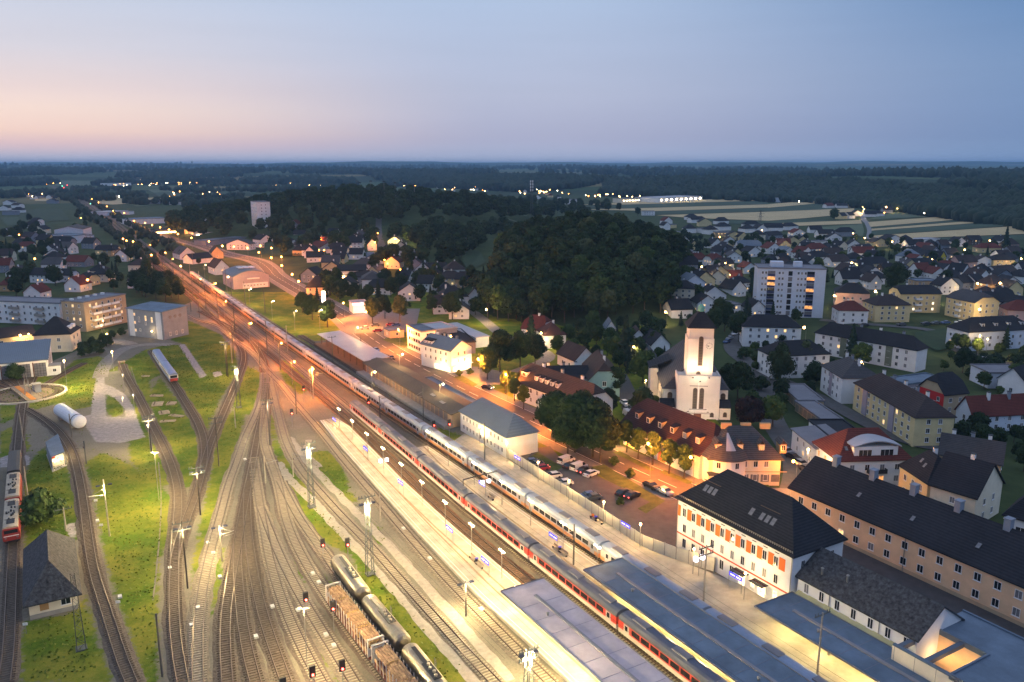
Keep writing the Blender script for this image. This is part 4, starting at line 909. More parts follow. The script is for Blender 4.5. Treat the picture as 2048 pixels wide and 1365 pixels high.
car(r4(580,862),-.5,'white','white car alone in the walled yard behind the red roofed house',grp='cars parked between houses')
for x,y,c,l,k in [(855,645,'white','white car beside the churchyard lawn','car'),(870,690,'grey','dark car between the white car and the white van by the church','car'),(885,735,'white','white van at the lower end of the church lane','van'),(1690,115,'white','white car on the slope beside the hedge left of the white flats','car'),(1735,92,'white','topmost white car on the slope by the hedge','car'),(1650,150,'silver','silver car on the hedge slope below the white cars','car'),(1628,175,'blue','blue car lowest in the hedge slope row','car')]:
    car(r3(x,y),1.9 if x<1000 else .9,c,l,k,grp='cars parked between houses')
for x,y,c,l in [(825,72,'white','white car on the petrol forecourt edge by the road'),(920,92,'red','red car on the petrol forecourt next to the small hut'),(1020,45,'red','bright red car parked behind the small hut'),(1062,50,'blue','blue car parked next to the bright red car'),(905,50,'grey','grey car behind the white car on the petrol forecourt')]: car(r2(x,y),.3,c,l,grp='cars parked between houses')
for x,y,c,l in [(725,50,'black','black car left end of the yellow flats hedge row'),(1010,45,'grey','dark grey car below the pale yellow flats'),(1195,38,'black','black car left of the row by the hedge in front of the meadow'),(1270,34,'grey','dark car in the middle of the hedge row by the meadow'),(1345,31,'blue','dark blue car right of the middle in the hedge row by the meadow'),(1450,28,'white','white car at the end of the hedge row by the meadow'),(1450,905,'white','pale car between the mauve house and the yellow flats')]: car(r4(x,y),.15,c,l,grp='cars parked between houses')
for (x,y,w) in [(1640,318,0),(1715,312,0)]: car(r4(x,y),.3,'white','white van %s in the pair behind the white box building'%('left' if x<1700 else 'right'),'van',grp='cars parked between houses')
# ------------------------------------------------------------------ station side buildings (u along the rails, v to the right)
def bu(name,label,cat,u1,u0,v0,v1,E,**k):
    return bld(name,label,cat,uv(u1,v0),uv(u0,v0),None,E,v1-v0,**k)
# main station building
st=bu('station_building','white station building with orange panels and a steep dark hip roof','station',109,81.4,101,113.5,10.7,roof='hip',rh=6.3,rm='D',wall='W',st=0,ov=.5,inset=6.2)
w=st['w']; r0=st['root']
for i in range(10):
    x=1.9+i*(w-3.8)/9.6
    put_window(r0,x,0,7.3,0,1.0,1.75,'d',True); put_window(r0,x+.2,0,4.15,0,.95,1.7,'c' if i%3 else 'd',True)
    b=MB(); b.box(-.62,-.05,0,.62,.02,2.2); b.build('orange_panel',M_orange,r0,(x+1.42 if i<9 else x+1.3,0,7.05))
    b=MB(); b.box(-.45,-.12,0,.45,.0,.07); b.build('vent_slot',M_dark,r0,(x+.1,0,9.7))
    if i!=6 and i!=3: put_window(r0,x+.3,0,1.05,0,1.05,1.9,'w' if i>5 else 'd',True)
b=MB(); b.box(-.62,-.05,0,.2,.02,2.2); b.build('orange_panel',M_orange,r0,(.65,0,7.05))
b=MB(); b.box(.02,-.06,3.45,w-.02,.01,3.72); b.build('red_stripe',mat('red_stripe_paint',(.50,.07,.04),.7,.05),r0)
for x in (w*.62,w*.78):
    b=MB(); b.box(-.7,-.08,.5,.7,.01,2.7); b.build('door',M_litw,r0,(x,0,0)); b=MB(); b.box(-1.5,-1.6,3.0,1.5,-.02,3.12); b.build('door_canopy',M_glass,r0,(x,0,0))
for k in range(3): skylight(st['roof'],4.6+k*1.15,2.6,10.7+6.3*2.6/6.25+.26,math.atan(1.0),.95,1.5)
for k in range(4): skylight(st['roof'],16.2+k*1.25+(1.1 if k else 0),2.4,10.7+6.3*2.4/6.25+.26,math.atan(1.0),.95,1.5)
b=MB()
for k in range(60):
    x=.1+k*(w-.2)/59; b.box(x-.03,-.15,10.9,x+.03,-.09,11.35)
b.box(0,-.16,11.1,w,-.15,11.15); b.box(0,-.16,11.3,w,-.15,11.36); b.build('snow_guard',M_steel,st['roof'])
for x in (5.2,19.2): b=MB(); b.box(-2.2,-.06,0,2.2,.06,.1); b.build('walkway_bar',M_wood,st['roof'],(x,3.6,14.6))
for (u,v) in ((109,0),(81.4,0)): b=MB(); b.tube((0,-.09,.5),(0,-.09,10.6),.06); b.build('drainpipe',M_steel,r0,(.1 if u>100 else w-.1,0,0))
for i in range(3):
    put_window(r0,w,2.5+i*3.6,7.6,math.pi/2,1.0,1.6,'d',False)
LM['the white station building']=uv(95,101)
# low wing
wg=bu('station_wing','white low station wing with a long speckled slate roof','station wing',80.9,59.8,102.,112.6,7.,roof='gable',rh=3.6,rm='S',wall='W',st=0,ov=.35,ridge='x')
for i in range(7):
    x=1.8+i*2.95
    put_window(wg['root'],x,0,4.75,0,1.0,1.7,random.choice('dcd'),True)
    if i%3==1: b=MB(); b.tube((0,-.1,3.9),(0,-.1,6.9),.06); b.build('drainpipe',M_steel,wg['root'],(x+1.5,0,0))
for x,y in ((3.2,1.7),(7.4,2.4)): b=MB(); b.lathe([(.16,0),(.16,1.1),(.28,1.15),(.02,1.35)],8); b.build('flue',M_steel,wg['roof'],(x,y,7.+3.6*y/5.3+.1))
dk=MB(); p=[uv(80.6,101.05,4.12),uv(50,101.05,4.12),uv(50,101.46,4.3),uv(80.6,101.46,4.3)]; 
root=empty('timber_lean_to',uv(65,101.2)); tag(root,'pale yellow boarded strip between the wing wall and the blue canopy','lean-to'); b=MB(); o=root.location
b.hexa([tuple(q-o+Vector((0,0,-.1))) for q in (uv(80.6,100.97,4.2),uv(61.4,100.97,4.2),uv(61.4,101.96,4.7),uv(80.6,101.96,4.7))]+[tuple(q-o) for q in (uv(80.6,100.97,4.2),uv(61.4,100.97,4.2),uv(61.4,101.96,4.7),uv(80.6,101.96,4.7))]); b.build('deck',M_deck,root)
# modern flat building with roof openings
def modern():
    E=6.5; u1,u0,v0,v1=61.2,22.,98.4,115.5; A=uv(u1,v0); root=empty('modern_station_hall',A,math.atan2(-U.y,-U.x)); w=u1-u0; d=v1-v0
    tag(root,'beige panelled flat station hall with square openings in its blue roof','station hall')
    m=WALL['C']; b=MB(); b.box(0,0,-.3,w,.35,E); b.box(0,d-.35,-.3,w,d,E); b.box(0,9.5,-.3,.35,d-.353,E); b.box(w-.35,.353,-.3,w,d-.353,E); b.build('wall',m,root)
    r=MB(); X1=8.3; Y1=8.8   # opening x .35..X1, y .35..Y1
    r.box(0,Y1,E-.35,w,d,E+.25); r.box(X1,0,E-.35,w,Y1-.003,E+.25); r.box(0,0,E+.003,X1-.003,.55,E+.25)
    ro=r.build('roof',ROOF['U'],root)
    for k,x in enumerate((.4,4.4)): q=MB(); q.box(x,.553,E-.45,x+.7,Y1-.003,E+.2); q.build('roof_beam',mat('beam_paint',(.09,.11,.14),.6,.08),root)
    e=MB(); 
    for (a,b_,c,d_) in ((0,d-.3,w,d),(X1,.0,w,.3)): e.box(a,b_,E+.253,c,d_,E+.5)
    e.box(X1,.303,E+.253,X1+.3,Y1,E+.5); e.box(0,Y1+.003,E+.253,X1+.3,Y1+.3,E+.5); e.build('parapet',ROOF['U'],ro)
    f=MB(); f.box(.4,.4,-.25,X1,Y1,.03); f.build('court_floor',M_deck,root)
    i=MB(); i.box(.4,Y1,.0,X1,Y1+.2,E-.36); i.build('inner_wall',WALL['S'],root)
    i=MB(); i.box(X1-.25,.36,0,X1-.003,Y1-.01,E-.36); i.box(5.2,5.2,.03,X1-.26,5.4,3.0); i.build('glass_partition',M_glass,root)
    for k in range(int(w/3.1)):
        q=put_window(root,1.9+k*3.1,0,1.2,0,1.35,3.1,'d',True,0)
        s=MB(); s.box(-.02,-.012,0,.02,.0,E); s.build('panel_joint',M_dark,root,(.35+k*3.1,0,0))
    for x,y,s in ((17,13,.7),(27,6,.8),(31,12,.6),(22,4,.5),(20,9,.35)): q=MB(); q.box(-s,-s*.7,0,s,s*.7,s*1.3); q.build('roof_unit',M_white if s>.5 else M_dark,ro,(x,y,E+.253))
    q=MB(); q.box(-1.2,-.4,0,1.2,.4,.5); q.build('roof_grille',M_steel,ro,(24,7,E+.253))
    lamp('court_lamp',(3,7.2,3.8),45,(1,.6,.25),root); lamp('court_lamp',(6.8,7.0,3.8),60,(1,.6,.25),root)
modern()
# long warehouse
wh=bu('warehouse','long orange beige two storey depot with a dark tiled roof and square windows','depot',107.3,18.,130.7,145.5,7.1,roof='gable',rh=5.2,rm='D',wall='S',st=2,wsp=3.35,ws=(1.25,1.5),z0=1.3,sh=3.1,lit=.02,faces='F',ov=.5,deep=True,curt=.15,ridge='x',sky=6)
for k in range(10): b=MB(); x=5+k*8.7; b.box(x-.55,6.6,10.8,x+.55,7.9,14.0); b.box(x-.65,6.5,14.003,x+.65,8.0,14.2); b.build('chimney',WALL['G'],wh['roof'])
b=MB(); b.box(0,-.25,6.75,wh['w'],-.003,7.05); b.build('cornice',mat('pale_cornice',(.62,.58,.52),.8,.06),wh['root'])
for x in (26.3,52,78): b=MB(); b.tube((0,-.1,0),(0,-.1,6.8),.07); b.build('drainpipe',M_steel,wh['root'],(x,0,0))
b=MB(); b.box(.02,-.08,-.2,wh['w']-.02,-.003,.7); b.build('plinth',WALL['B'],wh['root'])
LM['the long orange depot']=uv(75,131)
# noise barrier and freight shed, rail side white house
def barrier():
    pts=[uv(170,97.3),uv(150,96.6),uv(127,95.8),uv(112,95.2),uv(105,97.3),uv(98,100.4)]; o=pts[0]; root=empty('noise_barrier',o); tag(root,'pale panelled noise barrier between the side platform and the car park','noise barrier')
    b=MB(); ps=MB(); q=resamp(pts,2.5); n=norms(q)
    for i in range(len(q)-1):
        a,c=q[i]-o,q[i+1]-o; t=n[i]*.05
        b.hexa([(a-t)[:2]+(.3,),(c-t)[:2]+(.3,),(c+t)[:2]+(.3,),(a+t)[:2]+(.3,),(a-t)[:2]+(2.9,),(c-t)[:2]+(2.9,),(c+t)[:2]+(2.9,),(a+t)[:2]+(2.9,)])
    b.build('panel',mat('barrier_panel',(.50,.48,.42),.7,.1,.8),root)
    for i in range(len(q)):
        a=q[i]-o; p=MB(); p.box(-.07,-.09,0,.07,.09,3.05); p.build('post',M_steel,root,(a.x,a.y,0),UA)
barrier()
sh=bu('freight_shed','long freight shed with a pale fibre cement roof beside the tracks','freight shed',267,197.5,96.3,105.2,4.2,roof='gable',rh=1.0,rm='E',wall='B',st=0,ov=.9,ridge='x')
for k in range(22):
    b=MB(); b.box(-1.2,-.06,.9,1.2,.0,3.4); b.build('sliding_door',mat('shed_door',(.22,.20,.18),.8,.2,.8) if k%4 else M_curt,sh['root'],(2+k*3.0,0,0))
b=MB(); b.box(-2,-3.0,-.2,sh['w']+.5,-.01,.95); b.build('loading_dock',M_conc,sh['root'])
for x,y in ((52,2.1),(60,1.4)): skylight(sh['roof'],x,y,4.2+y/4.45+.25,.22,3.,1.1)
oc=bu('open_shed','pale flat roofed open loading shed at the far end of the freight shed','open shed',322,267.8,96.2,105.2,4.6,roof='mono',rh=.4,rm='X',wall='B',st=0,ov=.4)
for o in list(oc['root'].children):
    if o.name.startswith('wall'): bpy.data.objects.remove(o)
for k in range(8):
    for y in (.6,8.2): b=MB(); b.box(-.14,-.14,0,.14,.14,4.6 if y<4 else 4.95); b.build('post',M_wood,oc['root'],(2+k*7.,y,0))
b=MB(); b.box(0,-2.0,-.2,54,9.,.9); b.build('loading_dock',mat('brick_dock',(.16,.09,.06),.9,.2,.8),oc['root'])
bs=bld('low_annex','low annex with a dark blue flat roof behind the freight shed','annex',uv(240,105.4),uv(197,105.4),None,3.2,4.,roof='flat',rm='B',wall='B',st=0)
LM['the freight shed']=uv(230,97)
rb=bu('signal_house','white two storey rail building with a dark blue hip roof and small windows','rail building',194.3,168.4,97.2,106.6,5.7,roof='hip',rh=4.2,rm='B',wall='W',st=2,wsp=1.95,ws=(.8,1.25),z0=1.0,sh=2.6,lit=.0,ov=.45,deep=True,faces='F')
for i,(y,z) in enumerate(((2.4,1.2),(6.6,1.2),(2.4,3.8),(6.6,3.8))): b=MB(); b.box(-1.5,-.05,0,1.5,.01,1.4); b.build('shutter_panel',M_white,rb['root'],(rb['w'],y,z),math.pi/2)
LM['the white rail building']=uv(180,97)
# ------------------------------------------------------------------ corner building, church
cw=bld('corner_building','cream corner building with red brown roof and box dormers on the main road','corner building',uv(162,129.6),uv(133.2,129.6),None,6.5,12.5,roof='half',rh=5.6,rm='M',wall='W',st=2,wsp=3.1,ws=(1.05,1.5),z0=1.2,sh=3.1,lit=.05,ov=.7,deep=True,faces='F',ridge='x')
for k in range(6): dormer(cw,3.6+k*4.55,.22,1.5,1.75,'shed','O','M',random.choice('cd'))
b=MB(); b.box(7,-.12,2.7,13,-.01,3.5); b.build('sign_board',mat('dark_sign_board',(.035,.02,.06),.5,.05),cw['root'])
def text(s,parent,loc,rot,size,m,name='lettering'):
    c=bpy.data.curves.new(name,'FONT'); c.body=s; c.size=size; c.extrude=.02; c.align_x='CENTER'; t=bpy.data.objects.new(name,c); dg=bpy.context.evaluated_depsgraph_get()
    COL.objects.link(t); me=bpy.data.meshes.new_from_object(t.evaluated_get(bpy.context.evaluated_depsgraph_get())); bpy.data.objects.remove(t); me.materials.clear(); me.materials.append(m)
    o=link(name,me,parent,loc); o.rotation_euler=rot; return o
text('JOKER',cw['root'],(10,-.15,2.83),(math.pi/2,0,0),.72,M_white)
b=MB(); b.box(-2.2,-.1,.1,2.2,-.01,2.6); b.build('shop_front',mat('lit_cafe_front',(.6,.4,.2),.6,.1) if False else litwin('cafe_glass',(1,.45,.08),3.2),cw['root'],(3.2,0,0))
lamp('cafe_lamp',(3.2,-3.2,2.8),420,(1,.45,.1),cw['root'])
b=MB(); b.box(-1.3,-.1,.1,1.3,-.01,2.6); b.build('red_shop_front',litwin('red_shop_glass',(1,.10,.02),1.6),cw['root'],(15.4,0,0))
A=P(1403,917,6.5); 
ca=bld('corner_wing','cream street wing with grey slate roof and pointed dormers beside the corner building','corner building',P(1420,916.5,6.5),P(1562,917,6.5),None,6.5,12.,roof='hip',rh=5.8,rm='G',wall='C',st=2,wsp=2.45,ws=(1.05,1.5),z0=1.0,sh=3.3,lit=.08,ov=.6,deep=True,faces='FR',curt=.5)
for k in range(4): dormer(ca,2.2+k*5.0,.2,1.5,1.8,'gable','O','G',random.choice('cdo'),3.)
for k in range(3): b=MB(); b.box(-1.2,-.4,0,1.2,.4,1.4); b.build('chimney',WALL['O'],ca['roof'],(5+k*4.6,6.3,11.6))
b=MB(); b.box(-2.4,-2.2,2.95,2.4,-.02,3.15); b.build('entrance_canopy',M_dark,ca['root'],(1.8,0,0)); b=MB(); b.box(-1.,-.08,0,1.,-.01,2.4); b.build('door',M_frame,ca['root'],(1.8,0,0))
for k in range(4): b=MB(); b.box(-.95,-.06,.7,.95,-.005,2.5); b.build('shop_window',M_curt,ca['root'],(8.2+k*2.4,0,0))
b=MB(); b.box(7,-.1,3.1,18,-.02,3.25); b.build('string_course',WALL['O'],ca['root'])
# rounded joint between the two wings
q=[uv(133.2,129.6),P(1410,914,6.5),P(1420,916.5,6.5)]; cq=uv(130.6,135.2); 
root=empty('corner_turret',(cq.x,cq.y,0)); tag(root,'curved street corner with a pale sheet metal roof segment','corner building')
b=MB(); b.lathe([(5.4,-.3),(5.4,6.5)],28); b.build('wall',WALL['W'],root); b=MB(); b.lathe([(6.1,6.25),(6.1,6.5),(.1,12.0)],28); tr_=b.build('roof',ROOF['G'],root)
b=MB(); a_=[R_(-104+k*8) for k in range(5)]; b.v+=[(math.cos(t)*4.2,math.sin(t)*4.2,8.32) for t in a_]+[(math.cos(t)*.7,math.sin(t)*.7,11.6) for t in a_]; b.f+=[(k,k+1,k+6,k+5) for k in range(4)]; b.m+=[0]*4; b.build('sheet_metal_wedge',ROOF['X'],tr_)
for t in (-120,-75,-30): put_window(root,math.cos(R_(t))*5.42,math.sin(R_(t))*5.42,4.3,R_(t+90),1.05,1.5,'d',True); put_window(root,math.cos(R_(t))*5.42,math.sin(R_(t))*5.42,1.2,R_(t+90),1.05,1.5,'d',True)
LM['the cream corner building']=uv(135,130)
def church():
    A=P(1355.7,751.3,13.); B=P(1441.8,753.3,13.); x=(B-A); x.z=0; w=x.length; x.normalize(); rz=math.atan2(x.y,x.x); root=empty('church',(A.x,A.y,0),rz)
    tag(root,'floodlit white church with a square clock tower, green cupola and dark roofs','church'); LM['the floodlit church']=Vector((A.x,A.y,0))
    m=mat('church_render',(.60,.55,.50),.9,.08,.3); D=6.6; E=13.
    b=MB(); b.box(0,0,-.3,w,D,E-.5); b.build('front_block',m,root)
    b=MB(); b.box(0,0,E-.497,w,.4,E); b.box(0,.403,E-.497,.4,D,E); b.box(w-.4,.403,E-.497,w,D,E); b.build('parapet',m,root)
    tx=w*.5-3.75+.15; T0=7.4
    b=MB(); b.box(tx,.45,E-.496,tx+T0,.45+T0,23.9); b.box(tx+.35,.8,23.903,tx+T0-.15,T0+.1,27.); tw=b.build('tower',m,root)
    b=MB(); z=27.; c=(tx+.1+T0/2,.45+T0/2); r=4.15
    ring=[(c[0]-r,c[1]-r),(c[0]+r,c[1]-r),(c[0]+r,c[1]+r),(c[0]-r,c[1]+r)]
    b.prism(ring,z+.003,z+.2); 
    for k in range(4): a,e=ring[k],ring[(k+1)%4]; b.face([(a[0],a[1],z+.203),(e[0],e[1],z+.203),(c[0]+(e[0]-c[0])*.16,c[1]+(e[1]-c[1])*.16,z+4.6),(c[0]+(a[0]-c[0])*.16,c[1]+(a[1]-c[1])*.16,z+4.6)])
    rf=b.build('tower_roof',ROOF['D'],root)
    b=MB(); b.lathe([(1.0,0),(1.0,.4),(1.05,.9),(.85,1.5),(.5,1.9),(.1,2.1)],14,0,(c[0],c[1],z+4.4)); cu=b.build('cupola',ROOF['V'],rf,smooth=True)
    b=MB(); b.box(c[0]-.06,c[1]-.06,z+6.4,c[0]+.06,c[1]+.06,z+8.9); b.box(c[0]-.5,c[1]-.05,z+8.0,c[0]+.5,c[1]+.05,z+8.12); b.build('cross',M_dark,cu)
    def arch(name,x,y,z,ww,hh,m2=M_glass,rz_=0,par=root):
        b=MB(); n=8; pts=[(-ww/2,0),(ww/2,0)]+[(ww/2*math.cos(math.pi*k/n),hh-ww/2+ww/2*math.sin(math.pi*k/n)) for k in range(n+1)]
        b.extr(pts,-.10,-.02,0); fr=MB(); fr.extr([(-ww/2-.12,-.1),(ww/2+.12,-.1)]+[((ww/2+.12)*math.cos(math.pi*k/n),hh-ww/2+(ww/2+.12)*math.sin(math.pi*k/n)) for k in range(n+1)],-.06,.02,0)
        o=b.build(name,m2,par,(x,y,z),rz_); fr.build('surround',mat('window_reveal',(.30,.24,.19),.9,.1),o)
        mm=MB(); 
        for k in range(1,int(hh/.8)): mm.box(-ww/2,-.13,k*.8,ww/2,-.103,k*.8+.07)
        mm.build('glazing_bar',mat('lead_bar',(.12,.08,.05),.8,.1),o); return o
    ogl=mat('old_church_glass',(.05,.032,.022),.5,.2,2.)
    for s in (-.95,.95): arch('arched_window',w/2+s,0,3.0,1.15,6.3,ogl)
    arch('arched_window',tx+T0*.5,.45,16.0,1.15,8.6,ogl)
    arch('belfry_opening',tx+T0*.45,.45,13.4,1.2,.8,ogl)
    b=MB(); b.box(w/2-2.6,-.16,9.9,w/2+2.6,-.003,10.02); b.build('crossbar',M_dark,root); b=MB(); b.box(w/2-.12,-.12,2.9,w/2+.12,-.003,10.9); b.build('mullion',M_white,root)
    b=MB(); b.box(w/2-3.2,-1.2,2.0,w/2+3.2,-.003,2.25); b.box(w/2-2.5,-.9,2.253,w/2+2.5,-.003,3.0); b.build('porch_roof',m,root); b=MB(); b.box(w/2-3.3,-1.3,1.88,w/2+3.3,-.003,1.997); b.build('porch_edge',M_dark,root)
    b=MB(); b.box(w/2-1.1,-.1,-.2,w/2+1.1,-.003,1.87); b.build('door',mat('church_door',(.12,.035,.02),.7,.2,1.),root)
    for s in (-1,1): b=MB(); b.box(w/2+s*2.2-.35,-1.0,-.3,w/2+s*2.2+.35,-.2,1.87); b.build('porch_pier',m,root)
    for x in (1.5,w-2.0): arch('small_window',x,0,.6,1.0,1.3,ogl)
    # clock
    ck=MB(); cx,cz=tx+T0*.82,21.9
    for k in range(12):
        a=k*math.pi/6; r1,r2=.72,.98; ck.tube((cx+math.sin(a)*r1,.40,cz+math.cos(a)*r1),(cx+math.sin(a)*r2,.40,cz+math.cos(a)*r2),.075,4)
    for a,l in ((R_(275),.72),(R_(235),.62)): ck.tube((cx,.38,cz),(cx+math.sin(a)*l,.38,cz+math.cos(a)*l),.07,4)
    ck.build('clock',M_dark,tw)
    b=MB(); b.box(tx+T0*.5-.95,.36,15.2,tx+T0*.5-.72,.448,23.6); b.box(tx+T0*.5+.72,.36,15.2,tx+T0*.5+.95,.448,23.6); b.build('pilaster',m,root)
    # nave
    n0,n1,y0,y1=-3.6,w+2.9,3.2,38.; En=8.2
    b=MB(); b.extr([(n0,-.3),(n1,-.3),(n1,En),((n0+n1)/2,En+6.8),(n0,En)],D+.003,y1,0); b.box(n0,y0,-.3,-.003,D,En); b.box(w+.003,y0,-.3,n1,D,En); b.build('nave',m,root)
    b=MB(); M_=(n0+n1)/2; e=.5
    b.extr([(n0-e,En-.4),(M_,En+7.2),(n1+e,En-.4),(n1+e,En-.15),(M_,En+7.5),(n0-e,En-.15)],D+.01,y1+.5,0)
    for (xa,xb,xc) in ((n0-e,-.01,0),(n1+e,w+.01,w)):
        b.face([(xa,y0-e,En-.1),(xb,y0-e,En-.1),(xb,D+.006,En+2.9),(xa,D+.006,En-.1)]); 
    b.build('nave_roof',ROOF['G'],root)
    for x in (n0+1.9,n1-1.4): arch('arched_window',x,y0,3.6,1.3,3.4,ogl)
    for k in range(7): arch('side_window',n0,D+2+k*4.,3.,1.1,3.6,ogl,-math.pi/2)
    for s,x0,x1 in ((0,-4.4,-.6),(1,w+.3,w+3.4)):
        b=MB(); b.box(x0,.4,-.3,x1,y0-.003,3.3); an=b.build('annex',m,root); b=MB(); b.hexa([(x0-.3,.0,3.303),(x1+.2,.0,3.303),(x1+.2,y0-.01,5.0),(x0-.3,y0-.01,5.0),(x0-.3,.0,3.5),(x1+.2,.0,3.5),(x1+.2,y0-.01,5.2),(x0-.3,y0-.01,5.2)]); b.build('annex_roof',ROOF['D'],an)
        arch('small_window',(x0+x1)/2,.4,.6,1.0,1.4,ogl)
    b=MB(); b.box(n0-2.5,22,-.3,n0-.003,30,9.5); tr=b.build('transept',m,root); b=MB(); b.hexa([(n0-3,21.6,9.503),(n0+4,21.6,12.5),(n0+4,30.4,12.5),(n0-3,30.4,9.503),(n0-3,21.6,9.7),(n0+4,21.6,12.7),(n0+4,30.4,12.7),(n0-3,30.4,9.7)]); b.build('transept_roof',ROOF['D'],tr)
    # floodlights standing on the parapet and ground
    f=root
    lamp('tower_floodlight',(w/2-2.2,-3.2,13.5),560,(1,.72,.42),f,'SPOT',.3,1.9,(w/2-2.6,.5,18.5)); lamp('tower_floodlight',(w/2+2.4,-3.0,13.5),480,(1,.72,.42),f,'SPOT',.3,1.9,(w/2+2.8,.5,18.5)); lamp('facade_floodlight',(w/2,-2.4,12.2),150,(1,.74,.46),f,r=.3); lamp('tower_side_floodlight',(-2.5,3.5,13.6),330,(1,.72,.42),f,'SPOT',.3,1.9,(tx,4,18))
    for q in ((w/2-2.2,-3.2,13.3),(w/2+2.4,-3.0,13.3),(w/2,-2.4,12.)):
        b=MB(); b.box(-.2,-.15,-.2,.2,.15,.1); b.tube((0,.0,-.2),(0,2.4 if q[1]>-3 else 3.,-.8),.05); b.build('floodlight_bracket',M_dark,root,q)
    lamp('forecourt_floodlight',(w/2,-14,1.),1500,(1,.72,.45),f,'SPOT',.4,1.7,(w/2,0,5))
church()
# ------------------------------------------------------------------ other buildings, measured from the photo (eave corners in pixels)
def B_(name,label,A,B,C,E,d=None,cat='house',**k): return bld(name,label,cat,A,B,C,E,d=d,**k)
t=B_('row_house','long white row house with dark brown roof and dormers behind the street trees',(1027,760),(1168,812),None,6.,11,roof='half',rh=5.,rm='O',wall='W',st=2,wsp=3.2,z0=1.,sh=2.8,lit=.06,faces='FR',chim=3)
for k in range(5): dormer(t,t['w']*(.28+k*.075),.3,1.4,1.5,'shed','W','O','c',2.2)
dormer(t,t['w']*.1,.3,2.6,1.6,'shed','W','D','d',2.4)
B_('teal_house','pale teal house with half hipped gable facing the street',(1178,760),(1240,760),None,5.6,22,roof='half',rh=5.2,rm='O',wall='T',st=2,wsp=5.,ws=(1.3,1.6),z0=.8,ridge='y',chim=2,lit=0.,faces='F',curt=.5)
B_('teal_wing','long blue green side wing with dark roof behind the row house',(1080,757),(1177,755),None,4.6,8,roof='gable',rh=3.,rm='D',wall='T',st=1,wsp=5,lit=.5,litk='w',z0=1.6,chim=3,faces='F')
B_('office_block','white flat roofed block with brown window bands by the main road',(814,653),(843,665),(866,660),9.,roof='flat',rm='F',wall='W',st=3,wsp=2.3,ws=(1.9,1.5),z0=1.,sh=2.9,lit=.0,cat='office block',curt=.2)
ht=B_('inn','white inn with a blue grey roof and a brightly lit gable facing the street',(842,687),(902,702),(953,696),8.3,roof='gable',rh=3.0,rm='B',wall='W',st=3,wsp=2.9,ws=(.9,1.3),z0=.8,sh=2.6,lit=.0,cat='inn',ridge='x',chim=4,faces='FR',skip=(('F',0),('R',0)))
for k in range(8): b=MB(); b.box(-.8,-.1,.3,.8,-.01,2.1); b.build('lit_arch_window',M_litw,ht['root'],(ht['w']*.5+k*ht['w']*.06,0,0))
for k in range(4): b=MB(); b.box(-1.,-.1,.2,1.,-.01,2.2); b.build('lit_arch_window',M_litw,ht['root'],(ht['w'],1.8+k*(ht['d']-3.6)/3,0),math.pi/2)
b=MB(); b.box(-ht['d']/2+.5,-1.4,2.6,ht['d']/2-.5,-.01,2.8); b.build('flower_balcony',M_white,ht['root'],(ht['w'],ht['d']/2,0),math.pi/2)
b=MB(); b.box(-ht['d']/2+.8,-.9,5.6,ht['d']/2-.8,-.01,5.75); b.build('upper_balcony',M_white,ht['root'],(ht['w'],ht['d']/2,0),math.pi/2)
for y in (.3,.7): lamp('facade_lamp',(ht['w']+2.6,ht['d']*y,3.2),190,(1,.74,.38),ht['root'])
lamp('arcade_lamp',(ht['w']*.75,-2.2,2.6),220,(1,.6,.2),ht['root'])
for k in range(3): dormer(ht,ht['w']*(.1+k*.1),.1,1.3,1.2,'shed','W','D','c',1.6)
B_('flat_hall','wide dark flat hall behind the inn',(903,688),(951,685),None,4.4,26,roof='flat',rm='D',wall='G',st=0,cat='hall')
B_('white_shed','long white shed with ribbed pale roof behind the inn',(952,676),(977.6,673),None,4.2,30,roof='mono',rh=.5,rm='X',wall='W',st=0,cat='shed')
B_('pale_hall','pale flat roof hall between the office block and the wooded hill',(873,661),(914,656),None,6.5,14,roof='flat',rm='X',wall='G',st=0,cat='hall')
B_('kiosk','small flat roofed orange lit hut by the petrol forecourt',(780,663),(808,660),None,3.2,7,roof='flat',rm='F',wall='S',st=1,wsp=4,cat='kiosk')
B_('house','white house with red roof and a dark solar panel beside the wooded hill',(1043,656),(1083,661),None,5.2,11,roof='half',rh=5,rm='R',wall='W',st=2,wsp=4,ridge='x',chim=1)
B_('house','white house with maroon hip roof at the foot of the wooded hill',(1089,671),(1132,669),None,5.6,11,roof='hip',rh=4,rm='M',wall='W',st=1,wsp=5,z0=2.2,chim=1,lit=0)
B_('house','tall narrow white house with teal roof under the wooded hill',(1212,657),(1232,657),None,6.5,9,roof='gable',rh=3,rm='B',wall='W',st=2,wsp=4,ridge='y')
B_('house','white house with brown roof and a tall orange door behind the teal house',(1150,721),(1192,716),None,4.2,13,roof='gable',rh=4.2,rm='O',wall='W',st=1,wsp=5,ridge='y',lit=0)
B_('house','white house with brown gable roof right of the big fir',(1262,676),(1292,676),None,4.6,9,roof='gable',rh=3.4,rm='O',wall='W',st=1,wsp=4)
B_('house','grey gabled cottage in front of the church lane lamp',(1276,721),(1314,722),None,3.4,12,roof='gable',rh=3.8,rm='G',wall='L',st=1,wsp=5,ridge='y',lit=0)
B_('house','white gabled house close behind the church nave',(1303,690),(1340,688),None,4.2,12,roof='gable',rh=4,rm='D',wall='W',st=1,wsp=5,ridge='y')
hr=B_('tower_block','white eight storey tower block with dark balcony columns','A' and (1517,537),(1653,540),None,23.5,17,roof='flat',rm='F',wall='L',st=0,cat='tower block')
w=hr['w']
